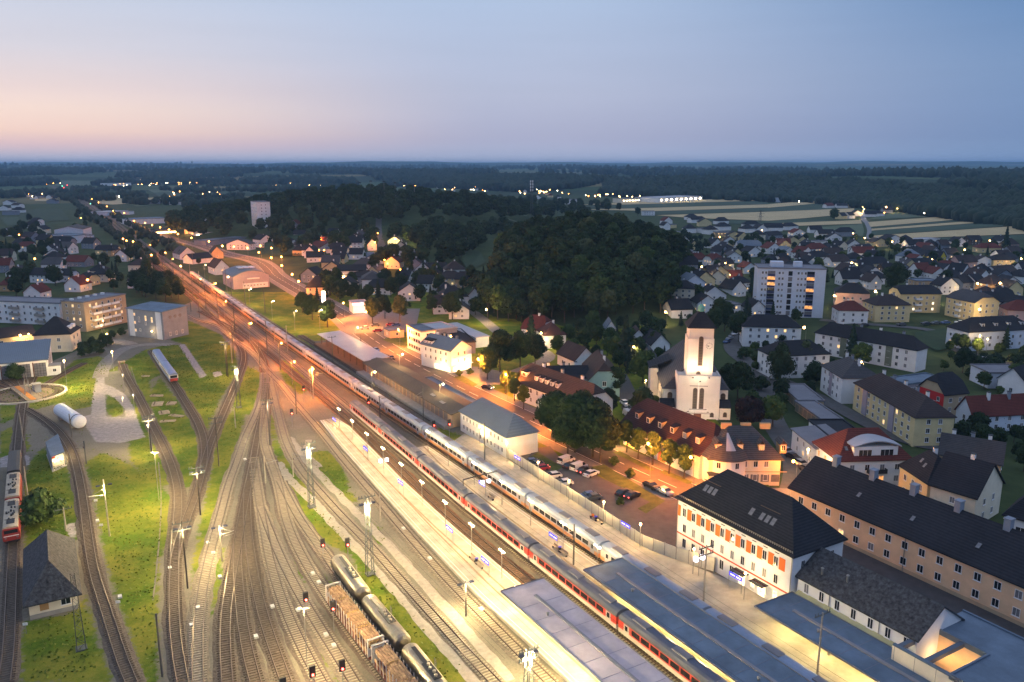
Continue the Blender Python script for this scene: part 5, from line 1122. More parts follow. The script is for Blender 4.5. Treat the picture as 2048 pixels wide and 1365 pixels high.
for r in range(8):
    for x in (.05,.10,.30,.35,.58,.63,.685): put_window(hr['root'],w*x+.6,0,1.2+r*2.8,0,1.0,1.35,random.choice('ddc'))
    for x in (.2,.78): b=MB(); b.box(-w*.055,-.1,0,w*.055,.02,1.5); b.build('loggia',random.choice([M_glass,M_glass,M_curt,M_lit2]),hr['root'],(w*x,0,1.3+r*2.8)); b=MB(); b.box(-w*.055,-.25,0,w*.055,.02,1.0); b.build('balcony_front',mat('navy_panel',(.03,.04,.11),.6,.1),hr['root'],(w*x,0,.25+r*2.8))
    b=MB(); b.box(-w*.03,-.1,0,w*.03,.02,2.2); b.build('stair_window',random.choice([M_glass,M_curt]),hr['root'],(w*.48,0,.6+r*2.8))
for x,y,q in ((.3,8,3.),(.62,9,2.)): b=MB(); b.box(-q,-q*.8,0,q,q*.8,2.6); b.build('lift_housing',WALL['L'],hr['roof'],(w*x,y,23.66))
LM['the white tower block']=hr['A'].copy()
t2=B_('tower_block','distant slim white tower block beside the dark wood',(501,403),(513,405),(537,404),27.,ground=9.,roof='flat',rm='F',wall='W',st=8,wsp=4.2,ws=(1.1,1.1),z0=1.2,sh=3.2,cat='tower block',lit=.1,curt=.1,faces='FR'); LM['the distant slim tower']=t2['A'].copy(); HOUSES=[(t2['A'].x*k,t2['A'].y*k,16) for k in (1.02,.96,.92)]
# flats on the right
FL=dict(cat='apartment house')
B_('apartment_house','white three storey flats with green stairwell beside the tower block',(1487,653),(1603,656),None,8.2,11,roof='hip',rh=4,rm='D',wall='W',st=3,wsp=3.4,z0=.9,sh=2.6,chim=2,**FL)
q=B_('apartment_house','longest white flats with dark hip roof and lit corner windows',(1631,665),(1834,701),(1867,697),8.,roof='hip',rh=4,rm='D',wall='W',st=3,wsp=3.3,z0=.9,sh=2.5,chim=4,lit=.14,faces='F',**FL)
for x in (.3,.75): b=MB(); b.box(-1.3,-.08,.2,1.3,-.003,7.6); b.build('stairwell_panel',mat('olive_panel',(.16,.18,.13),.8,.1),q['root'],(q['w']*x,0,0))
B_('apartment_house','white flats with dark roof half hidden by the weeping birch',(1546,713),(1660,708),None,8.,11,roof='hip',rh=4,rm='D',wall='W',st=3,wsp=3.4,z0=.9,sh=2.5,chim=1,lit=.08,**FL)
q=B_('apartment_house','white flats with dormered dark roof beyond the meadow at the edge',(1939,665),(2070,658),None,7.6,12,roof='hip',rh=4.6,rm='D',wall='L',st=2,wsp=3.6,z0=1.2,sh=3,lit=.04,**FL)
for k in range(4): dormer(q,q['w']*(.25+k*.2),.3,1.5,1.4,'shed','W','D','d',2.2)
q=B_('apartment_house','white flats with a mauve stair strip beside the garages',(1644,731),(1685,756),(1747,748),8.2,roof='hip',rh=4,rm='G',wall='W',st=3,wsp=3.3,z0=1.,sh=2.55,chim=3,lit=.03,faces='F',**FL)
b=MB(); b.box(-1.1,-.08,.2,1.1,-.003,7.9); b.build('stairwell_panel',WALL['M'],q['root'],(q['w']*.48,0,0))
q=B_('apartment_house','long yellow flats with brown roof and two mauve stair strips',(1710,766),(1831,835),(1904,831),8.,roof='hip',rh=4.2,rm='O',wall='Y',st=3,wsp=3.2,z0=1.,sh=2.5,chim=5,lit=.03,**FL)
for x in (.21,.66): b=MB(); b.box(-1.3,-.3,.2,1.3,-.003,7.8); b.build('stairwell_panel',WALL['M'],q['root'],(q['w']*x,0,0))
LM['the long yellow flats']=q['A'].copy()
q=B_('house','beige house with dark roof and a bright red gable front',(1839,772),(1889,789),(1946,788),6.6,roof='half',rh=5,rm='D',wall='B',st=2,wsp=3.6,z0=1,sh=2.8,lit=.2,litk='o',ridge='y'); b=MB(); b.box(.02,-.1,0,q['w']-.02,-.003,6.5); b.build('red_facade',WALL['R'],q['root'])
for i in range(4): put_window(q['root'],q['w']*(.2+.2*i),-.1,1.2+(i%2)*2.8,0,1.1,1.3,'d')
LM['the red gabled house']=q['A'].copy()
B_('house','grey house with long red tiled roof beside the red gabled house',(1913,817),(1946,831),(2062,822),5.2,roof='gable',rh=4.4,rm='R',wall='L',st=2,wsp=4,z0=.8,sh=2.3,ridge='y',sky=0,chim=2)
B_('house','white gabled house at the edge above the grey red roofed house',(1997,755),(2052,766),None,5.,12,roof='gable',rh=4,rm='D',wall='W',st=1,wsp=5,ridge='y')
B_('box_building','white box building with a flat grey roof by two vans',(1942,731),(1979,747),(2042,741),5.,roof='flat',rm='F',wall='L',st=1,wsp=6,z0=1.6,cat='box building')
B_('low_flat_building','low mauve building with a blue flat roof behind the white flats',(1775,758),(1815,770),(1866,752),3.4,roof='flat',rm='U',wall='M',st=1,wsp=3,ws=(2.2,1.2),z0=1.1,cat='annex')
for n,(a,b_,c) in enumerate((((1561,770),(1598,803),(1640,797)),((1591,804),(1644,841),(1668,829)))):
    q=B_('garage_row',['far row of flat roofed garages beside the white flats','near row of flat roofed garages beside the yellow flats'][n],a,b_,c,2.6,roof='flat',rm='F',wall='B',st=0,cat='garage row')
    for k in range(int(q['w']/2.8)): b=MB(); b.box(-1.15,-.06,0,1.15,-.003,2.1); b.build('garage_door',mat('garage_door',(.20,.18,.13),.7,.15,.8),q['root'],(1.6+k*2.8,0,0))
q=B_('house','pink white house with red hip roof and a wide arched dormer',(1678,922),(1823,918),None,6.4,13,roof='hip',rh=5.4,rm='R',wall='W',st=2,wsp=3.6,ws=(1.2,1.5),z0=1,sh=2.8,lit=.3,litk='o',inset=5.)
b=MB(); W2=5.2; b.box(-W2,.6,5.9,W2,6.,9.4); dm=b.build('dormer',WALL['W'],q['roof'],(q['w']*.52,0,0)); b=MB(); sec=[(-W2-.5+k*(2*W2+1)/12,9.4+1.3*math.sin(math.pi*k/12)) for k in range(13)]; b.extr(sec+[(a,z+.25) for a,z in reversed(sec)],.0,8.,0); b.build('dormer_roof',ROOF['X'],dm)
for s in (-2.6,2.6): link('dormer_window',winmesh(3.2,2.4,'d',False,2)[0],dm,(s,.6,6.3))
balcony(q['root'],q['w']*.52,0,3.4,0,4.4,1.2,1.,M_dark); sk=q; 
for x in (2.6,5.,q['w']-5): skylight(q['roof'],x,2.2,6.4+5.4*2.2/6.5+.26,.68)
B_('workshop','long white workshop with a pale lean-to roof by the side street',(1585,859),(1634,899),None,5.4,8.5,roof='mono',rh=1.,rm='F',wall='W',st=2,wsp=3.8,ws=(1.,1.3),z0=.9,sh=2.4,cat='workshop',lit=.05)
B_('workshop_hall','dark tarred roof hall behind the white workshop',(1618,842),(1675,888),None,6.,9,roof='flat',rm='D',wall='W',st=0,cat='workshop')
B_('house','yellow house with dark roof, red lit windows and a corner flue',(1801,930),(1856,966),(1922,961),6.8,roof='hip',rh=4.6,rm='D',wall='Y',st=2,wsp=3,z0=1,sh=3,lit=.25,litk='o',chim=1,sky=2)
q=B_('house','cream gabled house with broad dark roof and round balcony',(1862,968),(1953,995),(2046,976),6.8,roof='gable',rh=5.6,rm='D',wall='C',st=2,wsp=4.4,z0=1,sh=3,chim=1,ridge='x',lit=.05)
b=MB(); b.lathe([(3.4,3.2),(3.4,4.3),(3.25,4.3),(3.25,3.4),(.1,3.4)],24); b.build('round_balcony',WALL['C'],q['root'],(4.,1.2,0))
B_('house','beige gabled house with grey roof and red chimneys behind the dark roofs',(1880,905),(2003,926),(2034,917),6.,roof='gable',rh=4,rm='G',wall='B',st=2,wsp=5,z0=1.2,sh=2.4,chim=3,ridge='x')
B_('house','white house with blue framed window at the very edge of the view',(2010,1028),(2080,1047),None,8.,10,roof='hip',rh=4,rm='D',wall='W',st=2,wsp=3,ws=(1.8,1.4),z0=1.4,sh=3.4)
# yellow flats in the back row
B_('apartment_house','pale pink flats with black hip roof right of the tower block',(1672,585),(1740,588),None,7.5,13,roof='hip',rh=4.4,rm='D',wall='P',st=2,wsp=4,z0=1.,sh=3,**FL)
B_('house','white cube house with red hip roof in front of the yellow flats',(1678,621),(1737,622),None,6.2,11,roof='hip',rh=3.6,rm='R',wall='W',st=2,wsp=4.2,z0=.8,sh=2.7,chim=1,lit=0)
B_('apartment_house','yellow flats with brown hip roof facing the tower block',(1726,602),(1752,611),(1814,608),8.,roof='hip',rh=4,rm='O',wall='Y',st=3,wsp=3.4,z0=1,sh=2.5,chim=2,lit=.02,**FL)
q=B_('apartment_house','yellow flats with a column of white balconies and two lit windows',(1802,588),(1883,588),None,9.5,13,roof='half',rh=3.4,rm='D',wall='Y',st=3,wsp=3.2,z0=1,sh=2.9,chim=2,lit=.1,litk='w',**FL)
for r in range(3): balcony(q['root'],q['w']*.45,0,.6+r*2.9,0,3.2)
q=B_('apartment_house','yellow corner flats with white balconies near the back meadow',(1893,594),(1950,606),(1995,603),9.,roof='half',rh=4,rm='G',wall='Y',st=3,wsp=3.4,z0=1,sh=2.8,chim=2,lit=.03,ridge='x',**FL)
for r in range(3): balcony(q['root'],q['w']*.5,0,.6+r*2.8,0,2.6)
B_('house','beige flat roofed house behind the yellow balcony flats',(1833,563),(1876,563),None,6,10,roof='flat',rm='B',wall='B',st=2,wsp=4)
B_('house','orange red walled house with red roof at the right edge',(2016,620),(2075,622),None,5.5,11,roof='hip',rh=4,rm='R',wall='P',st=1,wsp=4,z0=2)
# left side
q=B_('grain_store','grey panelled block with a blue roof and three round lights','A' and (252,617),(324,625),(369,615),12.,roof='mono',rh=.8,rm='U',wall='G',st=0,cat='silo block')
w=q['w']
for x,z in ((.22,9.2),(.22,5.6),(.22,2.2),(.34,6.6),(.35,2.6),(.52,5.6),(.53,7.4),(.7,7.)): put_window(q['root'],w*x,0,z,0,1.0,2.3 if z>6 and x>.3 else 1.2,'l' if x<.3 or random.random()<.4 else 'c')
for k in range(3): b=MB(); b.tube((0,-.12,0),(0,.0,0),.75,16); b.build('round_window',M_curt,q['root'],(w,q['d']*(.3+.2*k),9.3),math.pi/2); put_window(q['root'],w,q['d']*(.25+.25*k),1.2,math.pi/2,1.,1.6,'c')
for x in (.12,.88): b=MB(); b.box(-1.6,-.08,0,1.6,-.003,11.8); b.build('pale_panel',WALL['L'],q['root'],(w*x,0,0))
lamp('wall_lamp',(w*.72,-1.6,3.4),60,WARM,q['root']); b=MB(); b.ball((0,0,0),.3); b.build('wall_lamp_globe',M_bulb,q['root'],(w*.72,-.9,3.4)); b=MB(); b.tube((0,-.9,0),(0,0,0),.05); b.build('lamp_bracket',M_steel,q['root'],(w*.72,0,3.4))
LM['the grey grain store']=q['A'].copy()
q=B_('apartment_house','beige balconied flats beside the grey grain store',(122,603),(167,606),(257,590),13.,roof='flat',rm='F',wall='B',st=4,wsp=3.6,z0=1.6,sh=3.,lit=.18,**FL)
for r in range(4):
    for k in range(3): balcony(q['root'],q['w'],q['d']*(.25+.22*k),.9+r*3.,math.pi/2,q['d']*.2,1.4,1.)
for k in range(5): b=MB(); b.box(-.8,-.5,0,.8,.5,.9); b.build('roof_housing',WALL['W'],q['roof'],(3,3+k*q['d']/5.5,13.16))
LM['the beige balconied flats']=q['A'].copy()
q=B_('apartment_house','white flat roofed flats at the left edge behind the hip roofed house',(-60,601),(118,608),None,10.,12,roof='flat',rm='F',wall='W',st=3,wsp=3.4,z0=1.2,sh=3.,lit=.04,**FL)
for r in range(3):
    for x in (.5,.78): balcony(q['root'],q['w']*x,0,1.+r*3,0,5,1.3,1.,M_conc)
q=B_('house','yellowish house with a tall dark hip roof behind the roundhouse',(66,671),(140,668),(163,655),7.,roof='hip',rh=6,rm='D',wall='C',st=2,wsp=4.6,ws=(1.3,1.5),z0=1.,sh=3.,lit=0)
for k in range(2): b=MB(); b.box(-.8,-.8,0,.8,2,1.4); b.build('dormer',WALL['W'],q['roof'],(q['w']-1.6,q['d']*(.35+.3*k),8.))
q=B_('long_house','low yellow long house with red brown roof and red windows at the left edge',(-45,682),(70,667),None,4.,10,roof='gable',rh=3.,rm='O',wall='Y',st=1,wsp=4.6,ws=(1.6,1.2),z0=1.4,lit=.4,litk='o',ridge='x')
lamp('wall_lamp',(q['w']*.72,-2,4.2),200,WARM,q['root']); b=MB(); b.ball((0,-1.2,4.2),.35); b.tube((0,-1.2,4.2),(0,0,4.2),.05); b.build('wall_lamp_globe',M_bulb,q['root'],(q['w']*.72,0,0))
def roundhouse():
    d=(P(144,721)-P(93,752)).length
    q=B_('roundhouse','white roundhouse with blue roof and tall glazed engine doors','A' and (-70,735),(94,720),None,5.8,d,roof='mono',rh=2.8,rm='B',wall='W',st=0,cat='roundhouse')
    w=q['w']; n=int(w/4.6)
    for k in range(n):
        x=2.6+k*(w-5)/max(1,n-1)
        b=MB(); b.box(-1.8,-.06,.1,1.8,-.003,4.9); o=b.build('engine_door',mat('dim_workshop_glass',(.15,.15,.18),.3,.35,.8),q['root'],(x,0,0))
        g=MB()
        for i in range(5): g.box(-1.8+i*.9-.05,-.1,.1,-1.8+i*.9+.05,-.063,4.9)
        for i in range(6): g.box(-1.8,-.12,.1+i*.96-.04,1.8,-.103,.1+i*.96+.04)
        g.build('door_frame',M_dark,o); g=MB(); g.box(-2.25,-.14,0,-1.9,-.004,5.2); g.build('door_pillar',mat('red_brown_pillar',(.12,.04,.03),.8,.15),o)
    for k in range(5): b=MB(); b.box(-.35,-.06,1.2,.35,-.003,4.6+.3*k); b.build('tall_window',M_glass,q['root'],(w,d*(.25+.13*k),0),math.pi/2)
    b=MB(); b.box(w+.003,.3,-.3,w+3.6,5.,3.2); an=b.build('annex',WALL['W'],q['root']); b=MB(); b.box(w+.01,.1,3.203,w+3.9,5.2,3.4); b.build('annex_roof',M_conc,an); put_window(q['root'],w+1.9,.3,1.2,0,1.1,1.1)
    LM['the roundhouse']=q['A']+q['x']*w
roundhouse()
# yard cottage, open shelter
a=uv(143.4,-7.6); b_=uv(143.4,-.6)
q=bld('cottage','yard cottage with a big dark slate hip roof and pale yellow walls','cottage',a,b_,None,3.2,22.,roof='hip',rh=4.4,rm='S',wall='C',st=0,ov=.8,inset=4.2,ridge='y')
put_window(q['root'],q['w']*.76,0,1.2,0,1.5,1.7,'d',True,1); b=MB(); b.box(-.65,-.07,1.1,.65,-.003,2.5); b.build('wooden_shutter',mat('ply_board',(.36,.21,.09),.8,.15),q['root'],(q['w']*.31,0,0)); b=MB(); b.box(.0,-.1,-.3,q['w'],-.003,.7); b.build('plinth',M_conc,q['root'])
LM['the slate roofed cottage']=a
def shelter():
    c=[P(91,886,3.4),P(116,869,3.4),P(129,905,3.4),P(102,916,3.4)]; o=sum(c,Vector())/4; o.z=0; root=empty('open_shelter',o); tag(root,'small open fuelling shelter with dark blue roof beside the curved shed track','shelter')
    b=MB(); c=[q-o for q in c]; b.hexa([tuple(c[3]),tuple(c[2]),tuple(c[1]),tuple(c[0])]+[(q.x,q.y,q.z+.18) for q in (c[3],c[2],c[1],c[0])]); b.build('roof',ROOF['U'],root)
    b=MB(); q=[(c[k].x*.95,c[k].y*.95) for k in (3,2,1,0)]
    def wl(p,r): 
        d=Vector((r[0]-p[0],r[1]-p[1],0)).normalized(); n=Vector((-d.y,d.x,0))*.08; b.hexa([(p[0]-n.x,p[1]-n.y,0),(r[0]-n.x,r[1]-n.y,0),(r[0]+n.x,r[1]+n.y,0),(p[0]+n.x,p[1]+n.y,0),(p[0]-n.x,p[1]-n.y,3.38),(r[0]-n.x,r[1]-n.y,3.38),(r[0]+n.x,r[1]+n.y,3.38),(p[0]+n.x,p[1]+n.y,3.38)])
    wl(q[3],q[0]); b.build('back_wall',WALL['G'],root); b=MB(); wl(q[2],q[3]); b.build('side_wall',WALL['G'],root)
    b=MB(); 
    for k in (1,2): b.box(q[k][0]-.08,q[k][1]-.08,0,q[k][0]+.08,q[k][1]+.08,3.38)
    b.build('post',M_steel,root)
    b=MB(); b.prism([(p[0]*1.15,p[1]*1.15) for p in q],-.05,.08); b.build('floor_slab',M_conc,root)
    b=MB(); b.box(-1.2,.2,.08,-.7,.8,1.7); b.build('fuel_pump',M_redp,root); lamp('shelter_lamp',(0,-.5,3.),500,YARD,root)
    LM['the fuelling shelter']=o
shelter()
# left centre
B_('barn','pale barn with steep grey gable between road and railway',(360,509),(391,507),None,4.2,20,roof='gable',rh=5,rm='G',wall='W',st=1,wsp=5,ridge='y',cat='barn',lit=0)
B_('barn','low dark roofed barn between two gabled barns',(384,519),(425,515),None,3.6,13,roof='gable',rh=3.4,rm='D',wall='W',st=0,cat='barn')
B_('barn','beige gabled barn behind the low dark roofed barn',(423,506),(446,505),None,4.6,16,roof='gable',rh=4.6,rm='O',wall='B',st=1,wsp=4,ridge='y',cat='barn')
B_('house','whitish gabled house with brown roof beside the lit railway verge',(430,536),(458,534),None,4.8,17,roof='gable',rh=5,rm='O',wall='L',st=1,wsp=5,ridge='y',z0=2)
q=B_('sports_hall','mauve hall with a curved pale roof, white sign and red arched door','A' and (466,555),(538,550),None,7.2,28,roof='arch',rh=4.4,rm='B',wall='M',st=0,ridge='y',cat='hall')
b=MB(); b.box(q['w']*.25,-.5,0,q['w']*.95,-.003,3.0); b.build('white_front',WALL['W'],q['root']); b=MB(); b.box(q['w']*.38,-.7,5.4,q['w']*.72,-.003,6.1); b.build('sign_board',M_white,q['root']); b=MB(); b.lathe([(2.3,0),(2.3,.3)],20); o=b.build('red_arch_door',M_redp,q['root'],(q['w']*.42,-.5,1.4)); o.rotation_euler=(math.pi/2,0,0)
for k in range(7): put_window(q['root'],q['w']*(.3+k*.09),-.5 if k<7 else 0,1.2,0,1.0,.9,'c')
for k in range(3): b=MB(); b.box(-1.4,-4,0,1.4,4,.25); b.build('roof_light',WALL['W'],q['roof'],(q['w']*(.35+.16*k),14,11.0))
LM['the curved roof hall']=q['A'].copy()
for a_,c_,E,d,wl,rf,lab in [((453,488),(499,489),5,10,'W','G','white house with grey roof by the lamps above the curved hall'),((521,480),(545,478),7,12,'W','D','tall white gabled house above the curved hall'),
   ((612,575),(655,574),5.2,11,'S','D','beige mansard house by the bright road bend')]:
    B_('house',lab,a_,c_,None,E,d,roof='hip' if wl=='S' else 'gable',rh=5.5 if wl=='S' else 4,rm=rf,wall=wl,st=2,wsp=3.6,z0=.8,sh=2.2,ridge=None if wl=='S' else 'y')
q=B_('showroom','small brightly lit orange showroom by the far road',(369,460),(397,460),None,7,14,roof='flat',rm='F',wall='S',st=0,cat='showroom'); lamp('showroom_lamp',(q['w']/2,-5,6),1500,(1,.5,.16),q['root'])
for a_,c_,E,d,wl,rf,lab,cat in [((388,467),(479,463),5,26,'W','X','long white flat store behind the lit showroom','store'),((411,483),(493,475),4,16,'G','B','low grey store with blue roof on the far road bend','store'),
  ((312,462),(352,460),5,22,'G','D','dark flat hall left of the lit showroom','store'),((252,440),(332,437),6,30,'W','U','white car dealer hall on the far road','store'),((215,425),(256,422),5,30,'L','X','pale flat hall at the far road bend','store'),((258,424),(268,423),4,12,'W','X','small white kiosk beside the far dealer hall','kiosk'),
  ((108,460),(166,459),8,34,'L','G','big pale hall with low grey gable by the green field','hall'),((98,470),(150,472),7,16,'L','U','blue grey box in front of the pale hall','hall'),((141,474),(188,471),6,22,'L','F','white walled box with flat roof beside the blue grey box','hall'),
  ((178,393),(298,390),6,30,'C','F','far long lit warehouse in the fields','store'),((653,499),(726,497),6,15,'W','U','white flat roofed block below the dark wood','office block'),((690,516),(750,514),5,11,'W','B','white house with low blue roof below the dark wood','house'),
  ((674,542),(731,541),8,11,'W','D','grey roofed flats with lit windows by the lane','apartment house'),((836,447),(912,442),8,24,'L','U','wide white school block in front of the far wood','school'),((1285,423),(1310,423),6,10,'W','F','white flat house alone by the striped fields','house'),
  ((1318,397),(1405,393),9,60,'W','X','long lit white factory beyond the striped fields','factory'),((1592,397),(1655,393),9,60,'L','X','pale ribbed roof factory beyond the fields','factory'),((1245,398),(1280,397),8,30,'C','F','small lit factory beyond the striped fields','factory'),((1130,400),(1162,400),8,30,'W','F','white warehouse at the far edge of the village','store'),((229,367),(262,366),9,60,'W','F','far white hall among village lights','store'),((262,363),(352,358),11,80,'W','X','far long bright hall with red signs','store'),((1840,480),(1880,478),4,14,'W','X','pale low hall by the grain fields','hall')]:
    q=B_('building',lab,a_,c_,None,E,d,roof='gable' if 'gable' in lab or 'house with low' in lab or 'grey roofed' in lab else 'flat',rh=3,rm=rf,wall=wl,st=0 if E<5 or 'hall' in lab or 'factory' in lab or 'warehouse' in lab else int(E/2.8),wsp=3.6,lit=.25 if 'lit' in lab else .06,litk='w',cat=cat,ridge='x' if 'flats' in lab else None)
    q['root'].name=lab.split()[-1] if False else cat.replace(' ','_')
    if 'lit' in lab or 'bright' in lab:
        for k in range(6 if q['w']<60 else 9):
            x=q['w']*(k+.5)/(6 if q['w']<60 else 9); s=max(1.,q['w']/70); b=MB(); b.box(-1.3*s,-.4,0,1.3*s,.0,1.1*s); b.build('lit_bay',M_bulbw if 'white' in lab or 'C' in wl else M_bulb,q['root'],(x,0,E*.45))
q=B_('apartment_house','white flats in front of the dark wood near the far road',(357,434),(390,441),(414,439),9,roof='gable',rh=3,rm='D',wall='W',st=3,wsp=3.4,z0=1,sh=2.7,lit=.08,ridge='x',**FL)
B_('house','big white house with grey hip roof by the lane lamps',(724,560),(766,559),None,7,17,roof='hip',rh=4,rm='G',wall='W',st=1,wsp=7,z0=3.,lit=.2)
B_('house','white house with long dark hip roof beside the park road',(880,595),(936,593),None,8,12,roof='hip',rh=4.4,rm='D',wall='W',st=2,wsp=4,z0=1,sh=3,chim=2)
B_('house','row of white gabled houses with red roof below the dark wood',(639,496),(680,489),None,5,13,roof='gable',rh=4,rm='R',wall='W',st=1,wsp=4,ridge='y')
q=B_('petrol_station','petrol station canopy with glowing red and white edge','A' and (706,608),(736,606),None,5,9,roof='flat',rm='X',wall='W',st=0,cat='petrol station'); b=MB(); b.box(-.5,-.6,4.4,q['w']+.5,-.35,5.2); b.build('glowing_fascia',emis('red_white_sign_glow',(1,.35,.3),4),q['root']); lamp('canopy_lamp',(q['w']/2,-4,4.2),260,(1,.8,.6),q['root'])
s=P(648,615); root=empty('petrol_sign',s); tag(root,'tall glowing petrol price sign by the road bend','price sign'); b=MB(); b.box(-.9,-.25,2.2,.9,.25,8.5); b.build('sign_panel',emis('pale_sign_glow',(1,.85,.6),9),root); b=MB(); b.box(-.3,-.2,0,.3,.2,2.197); b.build('post',M_steel,root)
# ------------------------------------------------------------------ small houses: (x, y, width, wall, roof, shape) in pixels of enlarged pieces
WN_={'W':'white','G':'grey','Y':'cream yellow','C':'cream','B':'beige','T':'teal','P':'pink','O':'ochre','L':'pale blue','Z':'bright yellow','K':'dark timber','S':'peach','M':'mauve'}
RN_={'D':'dark','R':'red','O':'brown','B':'blue grey','G':'grey','F':'grey','X':'pale'}
SHN={'g':'gable','e':'long','h':'hip','f':'flat'}
HOUSES=HOUSES+[]
def small(p,wpx,wl,rf,shp,E=None,lit=.2):
    dist=p.length; w=max(7.,min(20.,wpx*dist/F)); d=random.uniform(9,12); E=E or random.uniform(3.6,5.2)
    a=random.uniform(-.35,.35)+(.25 if p.x>100 else -.1); rh=random.uniform(3.4,4.6)
    x=Vector((math.cos(a),math.sin(a),0)); A=p-x*w/2; B=p+x*w/2; z=hz(p.x,p.y)
    rt={'g':'gable','e':random.choice(['gable','half']),'h':'hip','f':'flat'}[shp]
    far=dist>900
    q=bld('house','%s house with %s %s roof'%(WN_[wl],RN_[rf],SHN[shp]),'house',A,B,None,E,d,roof=rt,rh=rh,rm=rf if shp!='f' else 'F',wall=wl,st=0 if far else (2 if E>4.6 else 1),wsp=3.2,ws=(1.1,1.2),z0=.9,sh=2.3,lit=lit,ridge='y' if shp=='g' else 'x',chim=0 if far or shp=='f' else (1 if random.random()<.7 else 0),auto=True,group='houses of the small town',ground=z,faces='FRL',curt=.3)
    HOUSES.append((p.x,p.y,max(w,d)/2+1)); return q
HR="45,650,150,W,D,e;190,640,150,W,D,h;60,715,150,G,D,e;250,700,100,W,R,g;385,665,90,W,D,e;200,765,110,Y,O,g;275,757,80,Y,D,g;470,705,120,W,D,e;630,692,150,G,D,h;530,745,110,W,D,g;450,772,120,W,D,f;50,830,110,W,R,g;170,850,100,W,B,g;410,840,170,W,R,h;795,835,220,W,D,e;900,775,130,Y,D,g;1010,762,150,W,D,g;1190,802,150,W,D,e;1540,772,80,W,D,g;1660,762,90,K,D,e;1780,822,190,Y,R,h;60,930,110,G,D,h;420,895,190,W,D,h;580,935,150,W,O,e;710,912,120,G,D,h;765,865,150,W,R,e;880,905,100,W,D,g;1170,892,160,W,B,h;1285,885,130,Y,D,g;1395,905,75,Z,D,g;1730,932,130,W,O,g;1600,945,170,P,O,e;1885,935,150,Y,D,h;870,965,180,Y,D,e;1250,965,210,T,D,e;1440,1005,150,W,D,g;1370,1035,110,W,R,g;700,1045,130,T,D,e;850,1045,130,W,D,g;1915,1025,200,W,O,e;1740,1025,90,K,D,h;1850,1135,170,O,O,h;1450,1155,140,W,D,g;1600,1115,120,G,D,e;860,1115,90,W,O,g;1975,1165,110,Y,D,g;1895,1215,110,O,D,e;240,1320,170,W,O,h;1250,1020,110,W,R,e;1090,1000,100,G,D,g;560,850,100,G,D,h;320,905,90,W,O,g;140,935,80,W,D,e;970,1010,90,K,D,e;1990,860,110,G,O,e;1480,870,90,G,D,e;1130,760,80,W,D,h;690,790,80,W,D,g;320,790,80,G,D,g;1580,1030,90,W,D,g;1700,1110,100,W,D,e;1330,800,90,K,D,h;1420,800,80,G,O,e;1900,760,90,W,D,g;1960,800,100,P,O,h"
for t in HR.split(';'):
    x,y,w,a,b_,s=t.split(','); small(zr(float(x),float(y)),float(w)/4,a,b_,s)
HR2="500,467,80,W,R,e;595,467,80,W,D,e;660,463,60,Y,D,g;720,435,60,W,R,g;715,530,60,W,D,g;820,535,80,W,D,e;890,532,80,W,D,h;960,505,70,G,D,e;1000,495,80,Y,D,e;1060,482,80,G,D,h;1220,484,80,K,D,e;1270,485,50,W,D,g;610,553,60,Y,D,e;672,550,60,W,D,e;640,418,60,W,D,e;690,415,60,W,D,g"
for t in HR2.split(';'):
    x,y,w,a,b_,s=t.split(','); small(zr(float(x),float(y)),float(w)/4,a,b_,s)
HM="1250,593,80,W,R,g;1490,583,140,W,D,e;1545,612,100,Y,D,g;1690,593,110,W,D,h;1290,625,70,Y,O,f;1345,695,80,W,D,f;1430,665,90,W,D,h;1550,665,80,W,D,f;1612,675,90,W,D,h;1705,645,110,W,D,h;1920,625,130,W,D,h;1690,702,120,O,D,f;1780,722,130,Y,D,g;1910,662,110,W,D,h;1850,725,90,Y,D,g;1980,720,90,C,D,h;1380,775,80,W,D,g;1455,805,80,Y,D,g;1640,785,110,W,D,g;1740,775,100,W,O,g;1900,810,190,W,B,e;1700,855,100,G,D,g;1800,870,100,Y,D,g;1940,855,130,W,D,g;1415,862,150,W,B,f;1500,915,100,W,R,e;1645,940,100,W,R,e;1395,1015,130,T,D,g;1460,985,90,G,D,e;1710,1010,140,B,O,g;1660,1095,150,Y,D,g;1380,1075,130,G,O,e;1345,1115,60,W,G,g;1455,1240,180,L,B,g;1560,1320,160,W,D,g;1745,1325,180,W,D,f;1965,1330,130,W,D,g;1450,560,90,W,D,h;1240,640,60,W,D,g;2000,660,90,W,D,g"
for t in HM.split(';'):
    x,y,w,a,b_,s=t.split(','); small(zm(float(x),float(y)),float(w)/4,a,b_,s)
HL="400,912,120,W,D,h;600,935,150,G,R,e;120,1045,110,W,D,g;340,1062,200,W,D,e;505,1055,100,L,D,e;665,1092,70,Y,D,e;1075,1105,90,L,D,h;260,1195,120,W,R,g;60,1130,110,O,R,h;140,505,70,W,D,h;70,522,90,G,D,f;970,892,90,W,D,g;850,835,150,Y,D,e;480,775,160,G,D,e;480,815,110,W,D,h;260,625,70,W,D,e;120,465,80,W,O,e;60,440,70,W,D,g;410,430,70,G,D,g;30,485,60,W,D,g;210,730,90,G,D,e;60,690,80,W,D,g;330,740,80,G,D,h;700,790,100,G,D,e;860,850,60,O,D,h;20,980,90,G,R,e;1010,375,60,W,D,h;1230,435,80,G,D,e;1390,440,80,W,D,g;1120,420,60,W,D,g"
for t in HL.split(';'):
    x,y,w,a,b_,s=t.split(','); small(zl(float(x),float(y)),float(w)/4,a,b_,s)
